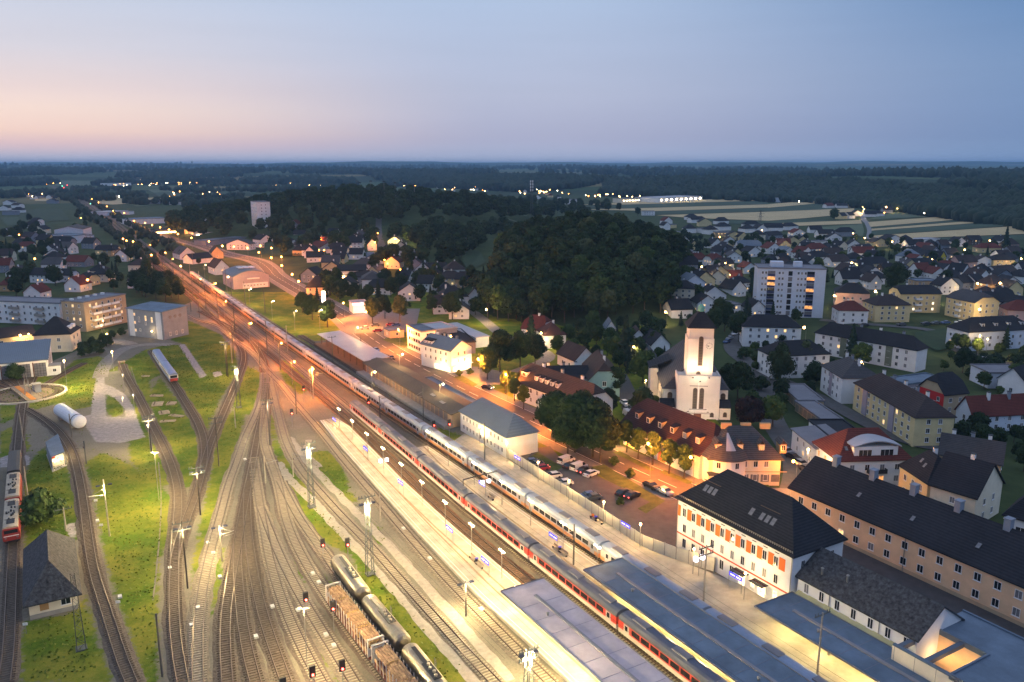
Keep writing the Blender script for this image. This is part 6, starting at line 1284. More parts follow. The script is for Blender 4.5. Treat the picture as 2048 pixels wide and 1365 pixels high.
HK="60,765,120,W,D,g;350,805,120,W,G,e;510,765,90,S,R,e;1230,862,110,W,X,f;1335,1005,120,W,O,g;1460,1015,140,G,D,e;1550,1090,120,Y,O,e;1180,1085,90,W,D,e;1750,1195,130,W,O,g;1810,610,110,Y,D,e;930,805,60,W,D,g;1640,1100,100,O,D,e;1860,635,70,W,D,g;1700,735,60,W,D,e;1330,500,50,W,D,f;1290,915,80,B,O,e"
for t in HK.split(';'):
    x,y,w,a,b_,s=t.split(','); p=zk(float(x),float(y)); p=T(512+float(x)/4,300+float(y)/4); small(p,float(w)/4,a,b_,s)
# filler houses between the listed ones, and the far villages
def fill(n,region,wpx,seed,walls='WWWGYCW',roofs='DDDDOGR',mind=17,xy=None):
    r=random.Random(seed); k=0; tries=0
    poly=[region(*q) if region else q for q in xy]; 
    x0,x1=min(p.x for p in poly),max(p.x for p in poly); y0,y1=min(p.y for p in poly),max(p.y for p in poly)
    pl=[(p.x,p.y) for p in poly]
    while k<n and tries<4000:
        tries+=1; x=r.uniform(x0,x1); y=r.uniform(y0,y1)
        if not bool(inpoly(np.array([x]),np.array([y]),pl)[0]): continue
        if any((x-a)**2+(y-b)**2<(c+mind*.5)**2 for a,b,c in HOUSES): continue
        p=Vector((x,y,0)); small(p,r.uniform(9,13)*F/p.length,r.choice(walls),r.choice(roofs),r.choice('geegh'),lit=.2); k+=1
fill(26,lambda x,y:P(x,y),0,3,xy=[(1340,520),(1420,470),(1540,490),(1700,500),(1900,500),(2048,520),(2100,560),(2040,600),(1880,560),(1700,550),(1500,560),(1400,580)])
fill(14,lambda x,y:P(x,y),0,4,xy=[(-20,560),(0,470),(60,440),(110,500),(230,520),(300,540),(230,575),(120,590)],mind=22)
fill(24,lambda x,y:P(x,y),0,5,xy=[(860,380),(1010,395),(1120,404),(1125,385),(1060,376),(900,372)],mind=30)
fill(10,lambda x,y:P(x,y),0,6,xy=[(40,402),(110,402),(120,392),(60,388)],mind=26)
fill(8,lambda x,y:P(x,y),0,8,xy=[(1120,383),(1240,383),(1240,375),(1130,376)],mind=40)
fill(26,lambda x,y:P(x,y),0,9,xy=[(560,500),(640,510),(760,520),(830,545),(950,570),(985,610),(930,650),(850,625),(760,590),(700,600),(640,560)],mind=15)
fill(12,lambda x,y:P(x,y),0,10,xy=[(1345,660),(1345,560),(1400,540),(1500,540),(1510,640),(1440,650)],mind=14)
fill(16,lambda x,y:P(x,y),0,12,xy=[(1660,560),(1760,540),(1900,545),(2060,560),(2060,640),(2000,640),(1960,570),(1830,560),(1700,580)],mind=12)
fill(20,lambda x,y:P(x,y),0,15,xy=[(540,470),(640,480),(760,492),(900,540),(985,600),(860,640),(700,600),(600,560)],mind=13,walls='WWWWGC')
# ------------------------------------------------------------------ trees and shrubs
def leafmat(name,c,c2):
    m,n,l,b=newmat(name); tc=n.new('ShaderNodeTexCoord'); oi=n.new('ShaderNodeObjectInfo')
    nz=n.new('ShaderNodeTexNoise'); nz.inputs['Scale'].default_value=.7; nz.inputs['Detail'].default_value=5; l.new(tc.outputs['Object'],nz.inputs['Vector'])
    ad=n.new('ShaderNodeMath'); ad.operation='MULTIPLY_ADD'; ad.inputs[1].default_value=.55; l.new(oi.outputs['Random'],ad.inputs[0])
    m2=n.new('ShaderNodeMath'); m2.operation='SUBTRACT'; m2.inputs[1].default_value=.27; l.new(nz.outputs['Fac'],m2.inputs[0]); l.new(m2.outputs[0],ad.inputs[2])
    cr=n.new('ShaderNodeValToRGB'); cr.color_ramp.elements[0].position=.2; cr.color_ramp.elements[1].position=.8; cr.color_ramp.elements[0].color=_rgb(c); cr.color_ramp.elements[1].color=_rgb(c2)
    l.new(ad.outputs[0],cr.inputs['Fac']); l.new(cr.outputs['Color'],b.inputs['Base Color']); b.inputs['Roughness'].default_value=.7; b.inputs['Specular IOR Level'].default_value=.15
    return m
LF={'dark':leafmat('dark_foliage',(.012,.027,.009),(.032,.056,.015)),'mid':leafmat('green_foliage',(.024,.05,.012),(.065,.10,.022)),'olive':leafmat('olive_foliage',(.028,.045,.015),(.07,.085,.03)),
    'fir':leafmat('fir_foliage',(.012,.026,.016),(.028,.05,.026)),'purple':leafmat('copper_foliage',(.018,.012,.014),(.035,.02,.02))}
M_trunk=mat('trunk_bark',(.07,.055,.042),.95,.25,2.)
def cards(cen,nor,size,rg):
    """many small leaf-clump faces: numpy arrays of centres and facing directions"""
    n=len(cen); nor=nor/np.linalg.norm(nor,axis=1,keepdims=True); r=rg.normal(size=(n,3)); a=np.cross(nor,r); a/=np.linalg.norm(a,axis=1,keepdims=True)+1e-9; b=np.cross(nor,a)
    s=(size*rg.uniform(.6,1.3,n))[:,None]; a=a*s; b=b*s*rg.uniform(.55,1.,n)[:,None]
    v=np.stack([cen-a*.9-b*.3,cen+a*.2-b,cen+a+b*.25,cen-a*.15+b],1).reshape(-1,3); return v
def crown_mesh(name,kind,h,rad,n,size,seed,mats):
    rg=np.random.default_rng(seed); C=[]; N=[]
    core=MB()
    if kind=='conifer':
        t=rg.uniform(0,1,n)**.75; z=h*(.10+.9*t); rr=rad*(1-t)**.85*(.72+.28*np.sin(t*h*3.2+seed))+.12; a=rg.uniform(0,6.283,n); q=rg.uniform(.72,1.05,n)
        C=np.stack([np.cos(a)*rr*q,np.sin(a)*rr*q,z-.25*rr],1); N=np.stack([np.cos(a),np.sin(a),rg.uniform(.1,.9,n)],1)+rg.normal(size=(n,3))*.3
        core.lathe([(rad*.62,h*.12),(rad*.4,h*.45),(.05,h*.93)],8,0)
    else:
        nl={'broad':13,'tall':9,'bush':6,'weep':10,'birch':11}[kind]; base=h*{'broad':.22,'tall':.26,'bush':.0,'weep':.2,'birch':.2}[kind]
        L=[]
        for k in range(nl):
            t=(k+.5)/nl; z=base+(h-base)*(.16+.72*t); env=rad*math.sin(math.pi*min(.97,.22+.68*t))**.8; a=k*2.4+rg.uniform(-.5,.5); ro=env*rg.uniform(.35,.66) if k<nl-1 else 0
            s=rad*rg.uniform(.36,.56)*(1 if kind!='tall' else 1.05); L.append((math.cos(a)*ro,math.sin(a)*ro,z,s,s*rg.uniform(.75,1.0)*(1.25 if kind in('tall','weep') else 1)))
        L.append((0,0,base+(h-base)*.5,rad*.62,(h-base)*.40))
        w=np.array([l[3]*l[4] for l in L]); w/=w.sum(); idx=rg.choice(len(L),n,p=w); Ln=np.array(L)[idx]
        d=rg.normal(size=(n,3)); d/=np.linalg.norm(d,axis=1,keepdims=True); d[:,2]=np.where(d[:,2]<-.35,-d[:,2],d[:,2])
        q=rg.uniform(.70,1.12,n)[:,None]; C=Ln[:,:3]+d*np.stack([Ln[:,3],Ln[:,3],Ln[:,4]],1)*q; N=d+rg.normal(size=(n,3))*.45
        if kind=='weep': C[:,2]-=rg.uniform(0,1,n)*h*.28*(np.hypot(C[:,0],C[:,1])/rad); N[:,2]*=.3
        for l in L:
            i=len(core.v); s=.74; core.lathe([(l[3]*s*math.sin(math.pi*k/5)+.001,-l[4]*s*math.cos(math.pi*k/5)) for k in range(6)],7,0,l[:3])
    C[:,2]=np.maximum(C[:,2],.12)
    v=cards(C,N,size,rg); nv=len(v); cv=np.array(core.v)
    cv=cv+np.random.default_rng(seed+1).normal(size=cv.shape)*rad*.03
    me=bpy.data.meshes.new(name); V_=np.concatenate([v,cv]).astype(np.float32); fq=np.arange(nv,dtype=np.int32).reshape(-1,4); cf=np.array([list(f) for f in core.f],np.int32)+nv
    fa=np.concatenate([fq,cf]); me.vertices.add(len(V_)); me.vertices.foreach_set('co',V_.ravel()); me.loops.add(fa.size); me.loops.foreach_set('vertex_index',fa.ravel()); me.polygons.add(len(fa))
    me.polygons.foreach_set('loop_start',np.arange(0,fa.size,4,dtype=np.int32)); me.polygons.foreach_set('loop_total',np.full(len(fa),4,np.int32)); me.materials.append(mats); me.update(); return me
def trunk_mesh(h,r,seed,kind):
    rg=random.Random(seed); b=MB()
    top=h*(.9 if kind=='conifer' else .5); b.tube((0,0,-.3),(rg.uniform(-.2,.2),rg.uniform(-.2,.2),top),r,7,0,r*.35)
    if kind!='conifer':
        for k in range(5): a=k*1.26+rg.uniform(-.3,.3); z=h*(.22+.06*k); b.tube((0,0,z),(math.cos(a)*h*.2,math.sin(a)*h*.2,z+h*.2),r*.42,5,0,r*.15)
    return b.mesh('trunk',M_trunk)
TP={}
def proto(key,kind,h,rad,n,size,leaf,nv=3):
    TP[key]=[(crown_mesh('crown',kind,h,rad,n,size,hash((key,k))%9999 if False else sum(map(ord,key))*7+k,LF[leaf]),trunk_mesh(h,.12+h*.015,k,kind),h) for k in range(nv)]
proto('big','broad',14.,5.6,4200,.42,'dark',3); proto('green','broad',9.,3.9,2600,.34,'mid',3); proto('wood','broad',17.,5.4,2100,.66,'dark',4); proto('woodo','broad',17.,5.6,2100,.66,'olive',2)
proto('woodg','broad',17.,5.2,2100,.6,'mid',2); proto('street','tall',8.,2.1,2000,.26,'mid',3); proto('fir','conifer',15.,3.2,2200,.42,'fir',3); proto('bush','bush',3.,2.2,1300,.22,'mid',3); proto('dbush','bush',3.5,2.4,1300,.24,'dark',3)
proto('weep','weep',12.,4.6,3600,.34,'olive',1); proto('copper','broad',8.5,4.2,3000,.34,'purple',1); proto('garden','broad',8.,3.6,1100,.5,'dark',4); proto('olive','broad',11.,4.4,2600,.4,'olive',2); proto('birch','birch',11.,3.4,2400,.34,'olive',2)
NM={'big':'broadleaf_tree','green':'broadleaf_tree','wood':'forest_tree','woodo':'forest_tree','woodg':'forest_tree','street':'street_tree','fir':'fir_tree','bush':'bush','dbush':'bush','weep':'weeping_birch','copper':'copper_beech','garden':'garden_tree','olive':'broadleaf_tree','birch':'birch_tree'}
TREES=[]
def tree(key,p,h,label,group,auto=True,wide=1.,sink=0.):
    cm,tm,h0=random.choice(TP[key]); s=h/h0; z=hz(p.x,p.y)-sink
    root=empty(NM[key],(p.x,p.y,z),random.uniform(0,6.28)); root.scale=(s*wide,s*wide,s)
    link('crown',cm,root); 
    if 'bush' not in key: link('trunk',tm,root)
    tag(root,label,'bush' if 'bush' in key else 'tree',group,auto); TREES.append((p.x,p.y)); return root
# the big tree group and single trees one can point at
big=[((1150,905),14.5,'tall dark tree at the street end of the big group by the car park'),((1185,915),15,'tallest dark tree in the middle of the big group by the car park'),((1112,885),13.5,'dark tree nearest the white rail building in the big group'),((1200,925),12.5,'dark tree lit orange by the cafe in the big group'),((1165,878),13,'dark tree at the back of the big group'),((1135,915),12,'dark tree hanging over the white vans')]
for (x,y),h,l in big: tree('big',P(x,y),h,l,'big tree group by the car park',False,1.05)
for x,y,h,k,l in [(1285,835,8,'dbush','dark bush at the left of the church porch'),(1285,766,11,'green','round bright green tree lit by the lamp left of the church'),(1250,732,19,'fir','tallest dark fir behind the teal house'),(1062,690,14,'fir','fir in front of the red roofed solar house'),(1560,765,13,'weep','weeping birch in front of the white flats'),(1608,748,12,'birch','pale birch right of the weeping birch'),(1702,720,14,'fir','dark cypress in front of the longest white flats'),(1722,735,9,'green','green tree below the cypress at the white flats'),(1497,858,9,'copper','dark copper beech right of the church'),(1545,855,9,'green','green tree right of the copper beech'),(1475,800,12,'big','dark tree standing against the church nave'),(1455,790,10,'big','dark tree behind the church annex'),(1925,745,9,'big','round dark tree beside the pale lane'),(1925,705,7,'big','smaller round dark tree by the lit hedge'),(1790,585,17,'big','largest green tree among the houses behind the yellow flats'),(1975,695,8,'olive','lamp lit yellow green tree by the white dormered flats'),(2010,700,10,'fir','slim dark cypress beside the lamp lit tree'),(1230,790,9,'big','dark tree beside the teal gable'),(1215,830,8,'big','dark tree in front of the pale end gable'),(1000,745,15,'big','largest dark tree beside the lit inn'),(1040,735,13,'big','dark tree behind the largest one beside the inn'),(975,760,11,'big','tree in front of the inn lamps'),(1070,728,11,'big','dark tree by the gravel hill road'),(655,655,12,'big','round tree at the far end of the open shed'),(625,640,12,'big','round tree beside the bright road bend'),(605,625,10,'big','dark tree left of the bright road bend'),(745,648,13,'birch','pale drooping tree by the petrol forecourt'),(800,645,13,'birch','second pale drooping tree right of the petrol forecourt'),(770,638,11,'big','dark tree between the pale drooping trees'),(905,640,13,'big','green tree in front of the long dark hip roof'),(85,1050,7,'bush','large round bush behind the slate roofed cottage'),(30,760,5,'dbush','dark bush in front of the roundhouse doors'),(195,708,5,'dbush','dark hedge bush right of the roundhouse'),(170,712,5,'dbush','dark bush beside the roundhouse end wall'),(216,692,4,'dbush','small dark bush on the lane corner'),(1968,430,9,'big','lone tree'),(1275,432,12,'garden','lone round tree by the striped fields'),(1668,442,16,'garden','lone round tree in the grain fields'),(2010,500,20,'fir','tall dark fir beside the red roofed house at the edge of the fields')]:
    if l=='lone tree': continue
    tree(k,T(x,y),h,l,None,False)
for k,(x,y,h) in enumerate([(1029,803,7.5),(1047,819,7.5),(1011,788,8),(1036,795,8)]): tree('street',P(x,y),h,'slim street tree in front of the row house','street trees',True)
for k,(x,y,h) in enumerate([(1253,905,8.5),(1276,918,8),(1305,930,8.5),(1338,948,8.5),(1368,958,8.5)]): tree('street',P(x,y),h,'slim street tree in front of the corner building','street trees',True)
for x,y,h,k in [(165,700,3,'dbush'),(185,690,3,'dbush'),(205,682,3,'dbush'),(225,676,3,'dbush'),(244,671,3,'dbush'),(1510,700,3,'bush'),(1495,712,3,'bush'),(1525,690,3,'bush'),(1538,680,3,'bush'),(1550,672,3,'bush')]:
    tree(k,P(x,y),h,'clipped hedge bush in a row','hedge bushes in rows',True)
for x,y,h in [(1294,800,2.4),(1300,790,2.2),(1310,806,2.2),(1316,790,2.6),(918,752,2),(940,750,2.2),(1240,1010,1.6),(1228,930,2),(1260,955,2)]: tree('bush',P(x,y),h,'small rounded shrub on a lawn','small shrubs',True)
# the woods: every tree of the dense hill wood
def scatter(key,n,poly,hmin,hmax,label,group,seed,mind,auto=False,keys=None,T_=T,avoid=True):
    rg=random.Random(seed); q=[T_(*p) for p in poly]; x0,x1=min(p.x for p in q),max(p.x for p in q); y0,y1=min(p.y for p in q),max(p.y for p in q); pl=[(p.x,p.y) for p in q]; k=t=0; pts=[]
    while k<n and t<6000:
        t+=1; x,y=rg.uniform(x0,x1),rg.uniform(y0,y1)
        if not bool(inpoly(np.array([x]),np.array([y]),pl)[0]): continue
        if any((x-a)**2+(y-b)**2<mind*mind for a,b in pts): continue
        if avoid and any((x-a)**2+(y-b)**2<(c*.62+1.)**2 for a,b,c in HOUSES): continue
        pts.append((x,y)); k+=1; tree(rg.choice(keys) if keys else key,Vector((x,y,0)),rg.uniform(hmin,hmax),label,group,auto)
Pz=lambda x,y:P(x,y)
def poly_w(l): return [Vector((a,b,0)) for a,b in l]
def scat_w(n,l,*a,**k): scatter(None,n,[(0,0)],*a,T_=None,**k) if False else None
WD='dense dark tree in the wood covering the central hill'
def wood(n,poly_world,hmin,hmax,label,group,seed,mind,keys,auto=False,avoid=True):
    scatter(None,n,poly_world,hmin,hmax,label,group,seed,mind,auto,keys,T_=lambda x,y:Vector((x,y,0)),avoid=avoid)
wood(285,[(-14,388),(0,374),(40,371),(74,384),(86,420),(97,470),(104,520),(95,560),(40,560),(6,545),(-6,490),(-12,430)],11,20,WD,'trees of the central hill wood',11,6.9,['wood']*5+['woodo','woodg'])
def massed(name,n,poly,hmin,hmax,seed,mind,keys=('wood','wood','wood','woodo')):
    """a wood that reads as one mass from here: crowns joined in one object"""
    rg=np.random.default_rng(seed); pl=poly; x0,x1=min(p[0] for p in pl),max(p[0] for p in pl); y0,y1=min(p[1] for p in pl),max(p[1] for p in pl); pts=[]; t=0; V_=[]; F_=[]; nv=0
    src={}
    for k in('wood','woodo'):
        for i in range(2):
            me=crown_mesh('wood_crown','broad',17.,5.6,760,1.0,900+i,LF['dark']); co=np.empty(len(me.vertices)*3,np.float32); me.vertices.foreach_get('co',co); q=np.empty(len(me.loops),np.int32); me.loops.foreach_get('vertex_index',q); src[k,i]=(co.reshape(-1,3),q.reshape(-1,4)); bpy.data.meshes.remove(me)
    while len(pts)<n and t<12000:
        t+=1; x,y=rg.uniform(x0,x1),rg.uniform(y0,y1)
        if not bool(inpoly(np.array([x]),np.array([y]),pl)[0]) or any((x-a)**2+(y-b)**2<mind*mind for a,b in pts) or any((x-a)**2+(y-b)**2<(c+2)**2 for a,b,c in HOUSES): continue
        pts.append((x,y)); co,q=src[keys[rg.integers(len(keys))],rg.integers(2)]; h=rg.uniform(hmin,hmax)/17.; a=rg.uniform(0,6.28); c,s_=math.cos(a)*h*1.12,math.sin(a)*h*1.12
        V_.append(np.stack([co[:,0]*c-co[:,1]*s_+x,co[:,0]*s_+co[:,1]*c+y,co[:,2]*h+hz(x,y)],1)); F_.append(q+nv); nv+=len(co)
    V_=np.concatenate(V_).astype(np.float32); F_=np.concatenate(F_).astype(np.int32); me=bpy.data.meshes.new(name); me.vertices.add(len(V_)); me.vertices.foreach_set('co',V_.ravel()); me.loops.add(F_.size); me.loops.foreach_set('vertex_index',F_.ravel()); me.polygons.add(len(F_)); me.polygons.foreach_set('loop_start',np.arange(0,F_.size,4,dtype=np.int32)); me.polygons.foreach_set('loop_total',np.full(len(F_),4,np.int32)); me.materials.append(M_mass); me.update(); o=link(name,me); o['kind']='stuff'
M_mass=mat('massed_foliage',(.013,.028,.009),.75,.3,.05,c2=(.034,.055,.016),spec=.15)
massed('hill_wood',70,[(-5,550),(40,560),(100,560),(112,600),(100,640),(30,650),(-10,610)],13,19,41,8)
massed('far_hill_wood',330,[(-425,1010),(-370,880),(-330,800),(-250,770),(-190,770),(-150,800),(-60,860),(20,940),(60,1080),(0,1190),(-160,1240),(-320,1200)],15,21,42,11)
massed('slope_wood',40,[(-180,640),(-120,600),(-100,640),(-95,700),(-125,790),(-200,790),(-250,770)],10,15,43,8)
massed('lane_wood',75,[(-95,545),(-55,540),(-40,580),(-25,640),(-15,770),(-70,790),(-108,720),(-80,640)],11,17,44,8)
massed('back_wood',70,[(0,690),(70,680),(130,700),(150,800),(60,900),(-30,850)],12,17,45,9)
massed('village_belt_wood',120,[(-160,1250),(60,1100),(180,1300),(160,1500),(0,1650),(-120,1500)],12,17,46,16)
GT='dark garden tree among the small houses'
def gard(n,poly,seed,hm=4.5,hx=9.,keys=('garden','garden','garden','fir','green'),mind=7,lab=GT,grp='garden trees among the houses'): scatter(None,n,poly,hm,hx,lab,grp,seed,mind,False,list(keys),T_=Pz)
gard(190,[(1340,560),(1330,520),(1370,470),(1540,480),(1740,480),(2060,500),(2060,590),(1990,575),(1880,570),(1700,560),(1660,640),(1520,650),(1350,650)],21)
gard(14,[(1345,650),(1480,640),(1500,520),(1520,600),(1490,700),(1440,690)],22,7,13,('big','fir','big'))
gard(70,[(-20,640),(-20,500),(60,440),(120,500),(220,520),(265,500),(310,560),(345,590),(290,600),(160,575),(100,590),(60,600)],23,6,12,('big','garden','garden','fir','garden'),8,'dark tree between the houses left of the railway','trees left of the railway')
gard(14,[(300,600),(262,590),(300,560),(330,560),(360,600),(350,615)],24,9,13,('big','big'),7,'dark tree on the railway bank by the grain store','trees on the railway bank')
gard(50,[(620,590),(680,570),(790,570),(830,540),(920,580),(990,600),(950,640),(860,630),(760,600),(700,620),(640,615)],25,7,12,('big','garden','fir','big'),7,'dark tree in the gardens between petrol station and hill','trees in the middle gardens')
gard(26,[(420,440),(520,470),(640,480),(760,500),(730,480),(560,455)],26,9,14,('wood','wood'),9,'dark tree at the foot of the far wood','trees below the far wood')
gard(30,[(1470,720),(1540,650),(1640,720),(1720,760),(1640,780),(1560,830),(1500,830)],27,3,7,('garden','green','dbush'),8,'small tree around the white flats','trees around the flats')
gard(20,[(1840,740),(1920,690),(2060,700),(2060,760),(2000,800),(1900,745)],28,3,7,('garden','green','dbush'),8,'small tree near the white box building','trees around the box building')
gard(10,[(1900,890),(1990,850),(2060,900),(2060,960),(2010,930)],29,4,8,('big','garden'),7,'dark tree beside the mauve grey red roofed house','trees at the right edge')
gard(26,[(130,470),(250,500),(300,535),(345,520),(310,500),(240,455),(190,430),(160,425)],30,6,10,('big','garden'),9,'dark tree along the far railway bank','trees along the far railway')
gard(40,[(1085,705),(1180,660),(1330,655),(1330,720),(1250,755),(1130,720)],31,4,9,('garden','big','green','fir'),7,'dark tree in the gardens below the hill wood','trees below the hill wood')
gard(30,[(860,395),(1000,405),(1100,410),(1200,440),(1080,450),(960,430),(850,410)],32,10,15,('wood','wood'),16,'dark tree in the belt beyond the hill','trees beyond the hill')
gard(22,[(420,430),(470,402),(540,420),(430,450)],33,10,15,('wood',),14,'dark tree left of the distant slim tower','trees by the slim tower')
# far woods: one mass each, thousands of crowns
def ico():
    bm=bmesh.new(); bmesh.ops.create_icosphere(bm,subdivisions=2,radius=1); v=np.array([w.co[:] for w in bm.verts]); f=np.array([[w.index for w in q.verts] for q in bm.faces],np.int32); bm.free(); return v,f
def ico1():
    bm=bmesh.new(); bmesh.ops.create_icosphere(bm,subdivisions=1,radius=1); v=np.array([w.co[:] for w in bm.verts]); f=np.array([[w.index for w in q.verts] for q in bm.faces],np.int32); bm.free(); return v,f
I1=ico1()
def farwood(name,pts,rmin,rmax,seed,m):
    rg=np.random.default_rng(seed); v0,f0=I1; n=len(pts); V_=np.empty((n,len(v0),3),np.float32)
    for i,(x,y) in enumerate(pts):
        r=rg.uniform(rmin,rmax); d=v0*(1+rg.normal(size=(len(v0),1))*.20); V_[i]=d*np.array([r,r,r*1.15])+np.array([x,y,hz(x,y)+r*.9])
    Fc=(f0[None]+(np.arange(n)*len(v0))[:,None,None]).reshape(-1,3).astype(np.int32)
    me=bpy.data.meshes.new(name); me.vertices.add(n*len(v0)); me.vertices.foreach_set('co',V_.ravel()); me.loops.add(Fc.size); me.loops.foreach_set('vertex_index',Fc.ravel()); me.polygons.add(len(Fc)); me.polygons.foreach_set('loop_start',np.arange(0,Fc.size,3,dtype=np.int32)); me.polygons.foreach_set('loop_total',np.full(len(Fc),3,np.int32)); me.materials.append(m); me.update()
    o=link(name,me); o['kind']='stuff'; return o
M_far=mat('far_wood_foliage',(.010,.021,.012),.95,.4,.03,c2=(.020,.036,.018))
rg=np.random.default_rng(5)
def band(n,px0,px1,k0,k1,cond=None,rmin=5,rmax=9):
    out=[]
    while len(out)<n:
        px=rg.uniform(px0,px1); D=np.interp(px,_pw,_pd); r=D*rg.uniform(k0,k1)**1.0; a=math.atan((px-CX)/(F*.97)); x,y=r*math.sin(a),r*math.cos(a)
        if cond and not cond(x,y,r): continue
        out.append((x,y))
    return out
def patchy(s,t,off=0.): return lambda x,y,r: mnoise.noise(Vector((x/s+off,y/s,5.5)))>t
farwood('far_wood',band(5200,1200,2500,1.0,1.32),6,9.5,1,M_far); farwood('far_wood',band(2600,1250,2500,1.3,2.6,patchy(500,-.05)),8,13,2,M_far)
farwood('far_wood',band(2600,780,1300,1.0,1.5,patchy(420,-.25)),7,12,3,M_far); farwood('far_wood',band(3400,-300,1000,1.0,1.9,patchy(420,-.02)),9,15,4,M_far)
farwood('far_wood',band(2600,-400,2500,1.9,3.6,patchy(800,.02,3.)),10,17,6,M_far)
farwood('copse',band(900,-200,700,.45,.95,patchy(160,.25,7.)),5,8.5,7,M_far)
# hedgerow along the far railway
hp=[uv(a,b+random.uniform(-4,4)) for a in np.arange(640,2100,7) for b in (101,72)]
farwood('hedgerow',[(p.x,p.y) for p in hp if random.random()<.8],2.2,4.2,8,M_far)

gard(60,[(1345,640),(1335,520),(1370,470),(1540,480),(1740,480),(2060,500),(2060,640),(1900,700),(1700,700),(1500,650)],51,2.,4.,('dbush','bush','dbush'),5,'low garden bush among the small houses','garden bushes')
gard(30,[(600,560),(640,510),(830,545),(985,600),(930,650),(760,600)],52,2.,4.,('dbush','bush'),6,'low garden bush in the middle gardens','middle garden bushes')
# grass tufts and weeds standing on the yard
rg=np.random.default_rng(99); n=150000; gx=rg.uniform(YX0,YX1,n); gy=rg.uniform(YY0,330,n)
iu=np.clip(((gx-YX0)/.9).astype(int),0,X.shape[1]-1); iv=np.clip(((gy-YY0)/.9).astype(int),0,X.shape[0]-1); g=GP[iv,iu]
keep=(rg.uniform(size=n)<np.where(g>.5,.62*g,.016))&(gx*V.x+gy*V.y<98)&(np.abs(gx)/gy<.68)
TP_=np.array([(p.x,p.y) for k,q in TR.items() for p in q if p.y<340]); H_=np.zeros(X.shape,bool)
ix=((TP_[:,0]-YX0)/.9).astype(int); iy=((TP_[:,1]-YY0)/.9).astype(int)
for dx in range(-2,3):
    for dy in range(-3,4):
        a,c=ix+dx,iy+dy; ok=(a>=0)&(a<X.shape[1])&(c>=0)&(c<X.shape[0]); H_[c[ok],a[ok]]=True
keep&=~H_[iv,iu]; D_=DP[iv,iu]; keep&=(D_<.4)|(rg.uniform(size=n)<.02)
gx,gy=gx[keep],gy[keep]; n=len(gx); nrm=rg.normal(size=(n,3)); nrm[:,2]=np.abs(nrm[:,2])*1.1+.25
v=cards(np.stack([gx,gy,rg.uniform(.0,.12,n)],1),nrm,.24,rg).astype(np.float32)
gm=leafmat('tuft_grass',(.045,.085,.008),(.17,.19,.022)); nd=gm.node_tree.nodes
for q in nd:
    if q.type=='TEX_NOISE': q.inputs['Scale'].default_value=.35
me=bpy.data.meshes.new('grass_tuft'); me.vertices.add(len(v)); me.vertices.foreach_set('co',v.ravel()); f=np.arange(len(v),dtype=np.int32); me.loops.add(len(v)); me.loops.foreach_set('vertex_index',f); me.polygons.add(n); me.polygons.foreach_set('loop_start',np.arange(0,len(v),4,dtype=np.int32)); me.polygons.foreach_set('loop_total',np.full(n,4,np.int32)); me.materials.append(gm); me.update(); go=link('grass',me); go['kind']='stuff'
# ------------------------------------------------------------------ masts, lamps, signals, signs
M_mast=mat('concrete_mast',(.30,.27,.22),.9,.18,1.5); M_pole=mat('dark_wood_pole',(.05,.042,.036),.9,.25,1.5); M_lat=mat('painted_lattice',(.075,.085,.085),.6,.2,1.)
def insul(b,p,m=1):
    for s in (-1,1): b.tube((p[0]+s*.0,p[1],p[2]),(p[0],p[1],p[2]+.45),.07,5,m)
def mast_proto(kind,h):
    root=empty({'c':'catenary_mast','t':'telegraph_pole','l':'lattice_mast','h':'catenary_mast'}[kind],(0,0,0)); b=MB()
    if kind=='l':
        for sx in (-1,1):
            for sy in (-1,1): b.tube((sx*.62,sy*.62,0),(sx*.28,sy*.28,h),.07,4)
        n=int(h/1.1)
        for k in range(n):
            z0,z1=h*k/n,h*(k+1)/n; w0,w1=.62-.34*k/n,.62-.34*(k+1)/n
            for s in (-1,1):
                e=s if k%2 else -s
                b.tube((-w0*e,s*w0,z0),(w1*e,s*w1,z1),.035,3); b.tube((s*w0,-w0*e,z0),(s*w1,w1*e,z1),.035,3)
        b.box(-.8,-.8,-.2,.8,.8,.12); b.build('mast',M_lat,root)
    else:
        r=.17 if kind!='t' else .15; b.tube((0,0,-.2),(0,0,h),r,8,0,r*.75); b.build('mast',{'c':M_mast,'h':mat('steel_h_mast',(.09,.085,.08),.7,.2,1.),'t':M_pole}[kind],root)
    return root
def crossarms(root,h,n=2,w=1.6):
    for k in range(n):
        z=h-.35-k*1.3; b=MB(); b.box(-w,-.07,z-.07,w,.07,z+.07)
        for x in (-w*.93,-w*.6,w*.6,w*.93): b.tube((x,0,z+.07),(x,0,z+.5),.07,5)
        b.build('crossarm',M_lat,root)
def bracket(root,h,l,z=None):
    z=z or h*.72; b=MB(); b.tube((0,0,z),(l,0,z+.35),.06,5); b.tube((0,0,z+1.5),(l*.8,0,z+.32),.04,5); b.tube((l*.25,0,z-.35),(l*.95,0,z-.25),.035,4); b.tube((l*.25,0,z-.35),(l*.25,0,z+.1),.03,4); b.build('bracket_arm',M_steel,root); i=MB(); i.lathe([(.09,0),(.13,.1),(.09,.2),(.13,.3),(.09,.4)],6,0,(.25 if l>0 else -.25,0,z-.2)); i.build('insulator',mat('brown_insulator',(.10,.045,.03),.3,.1),root)
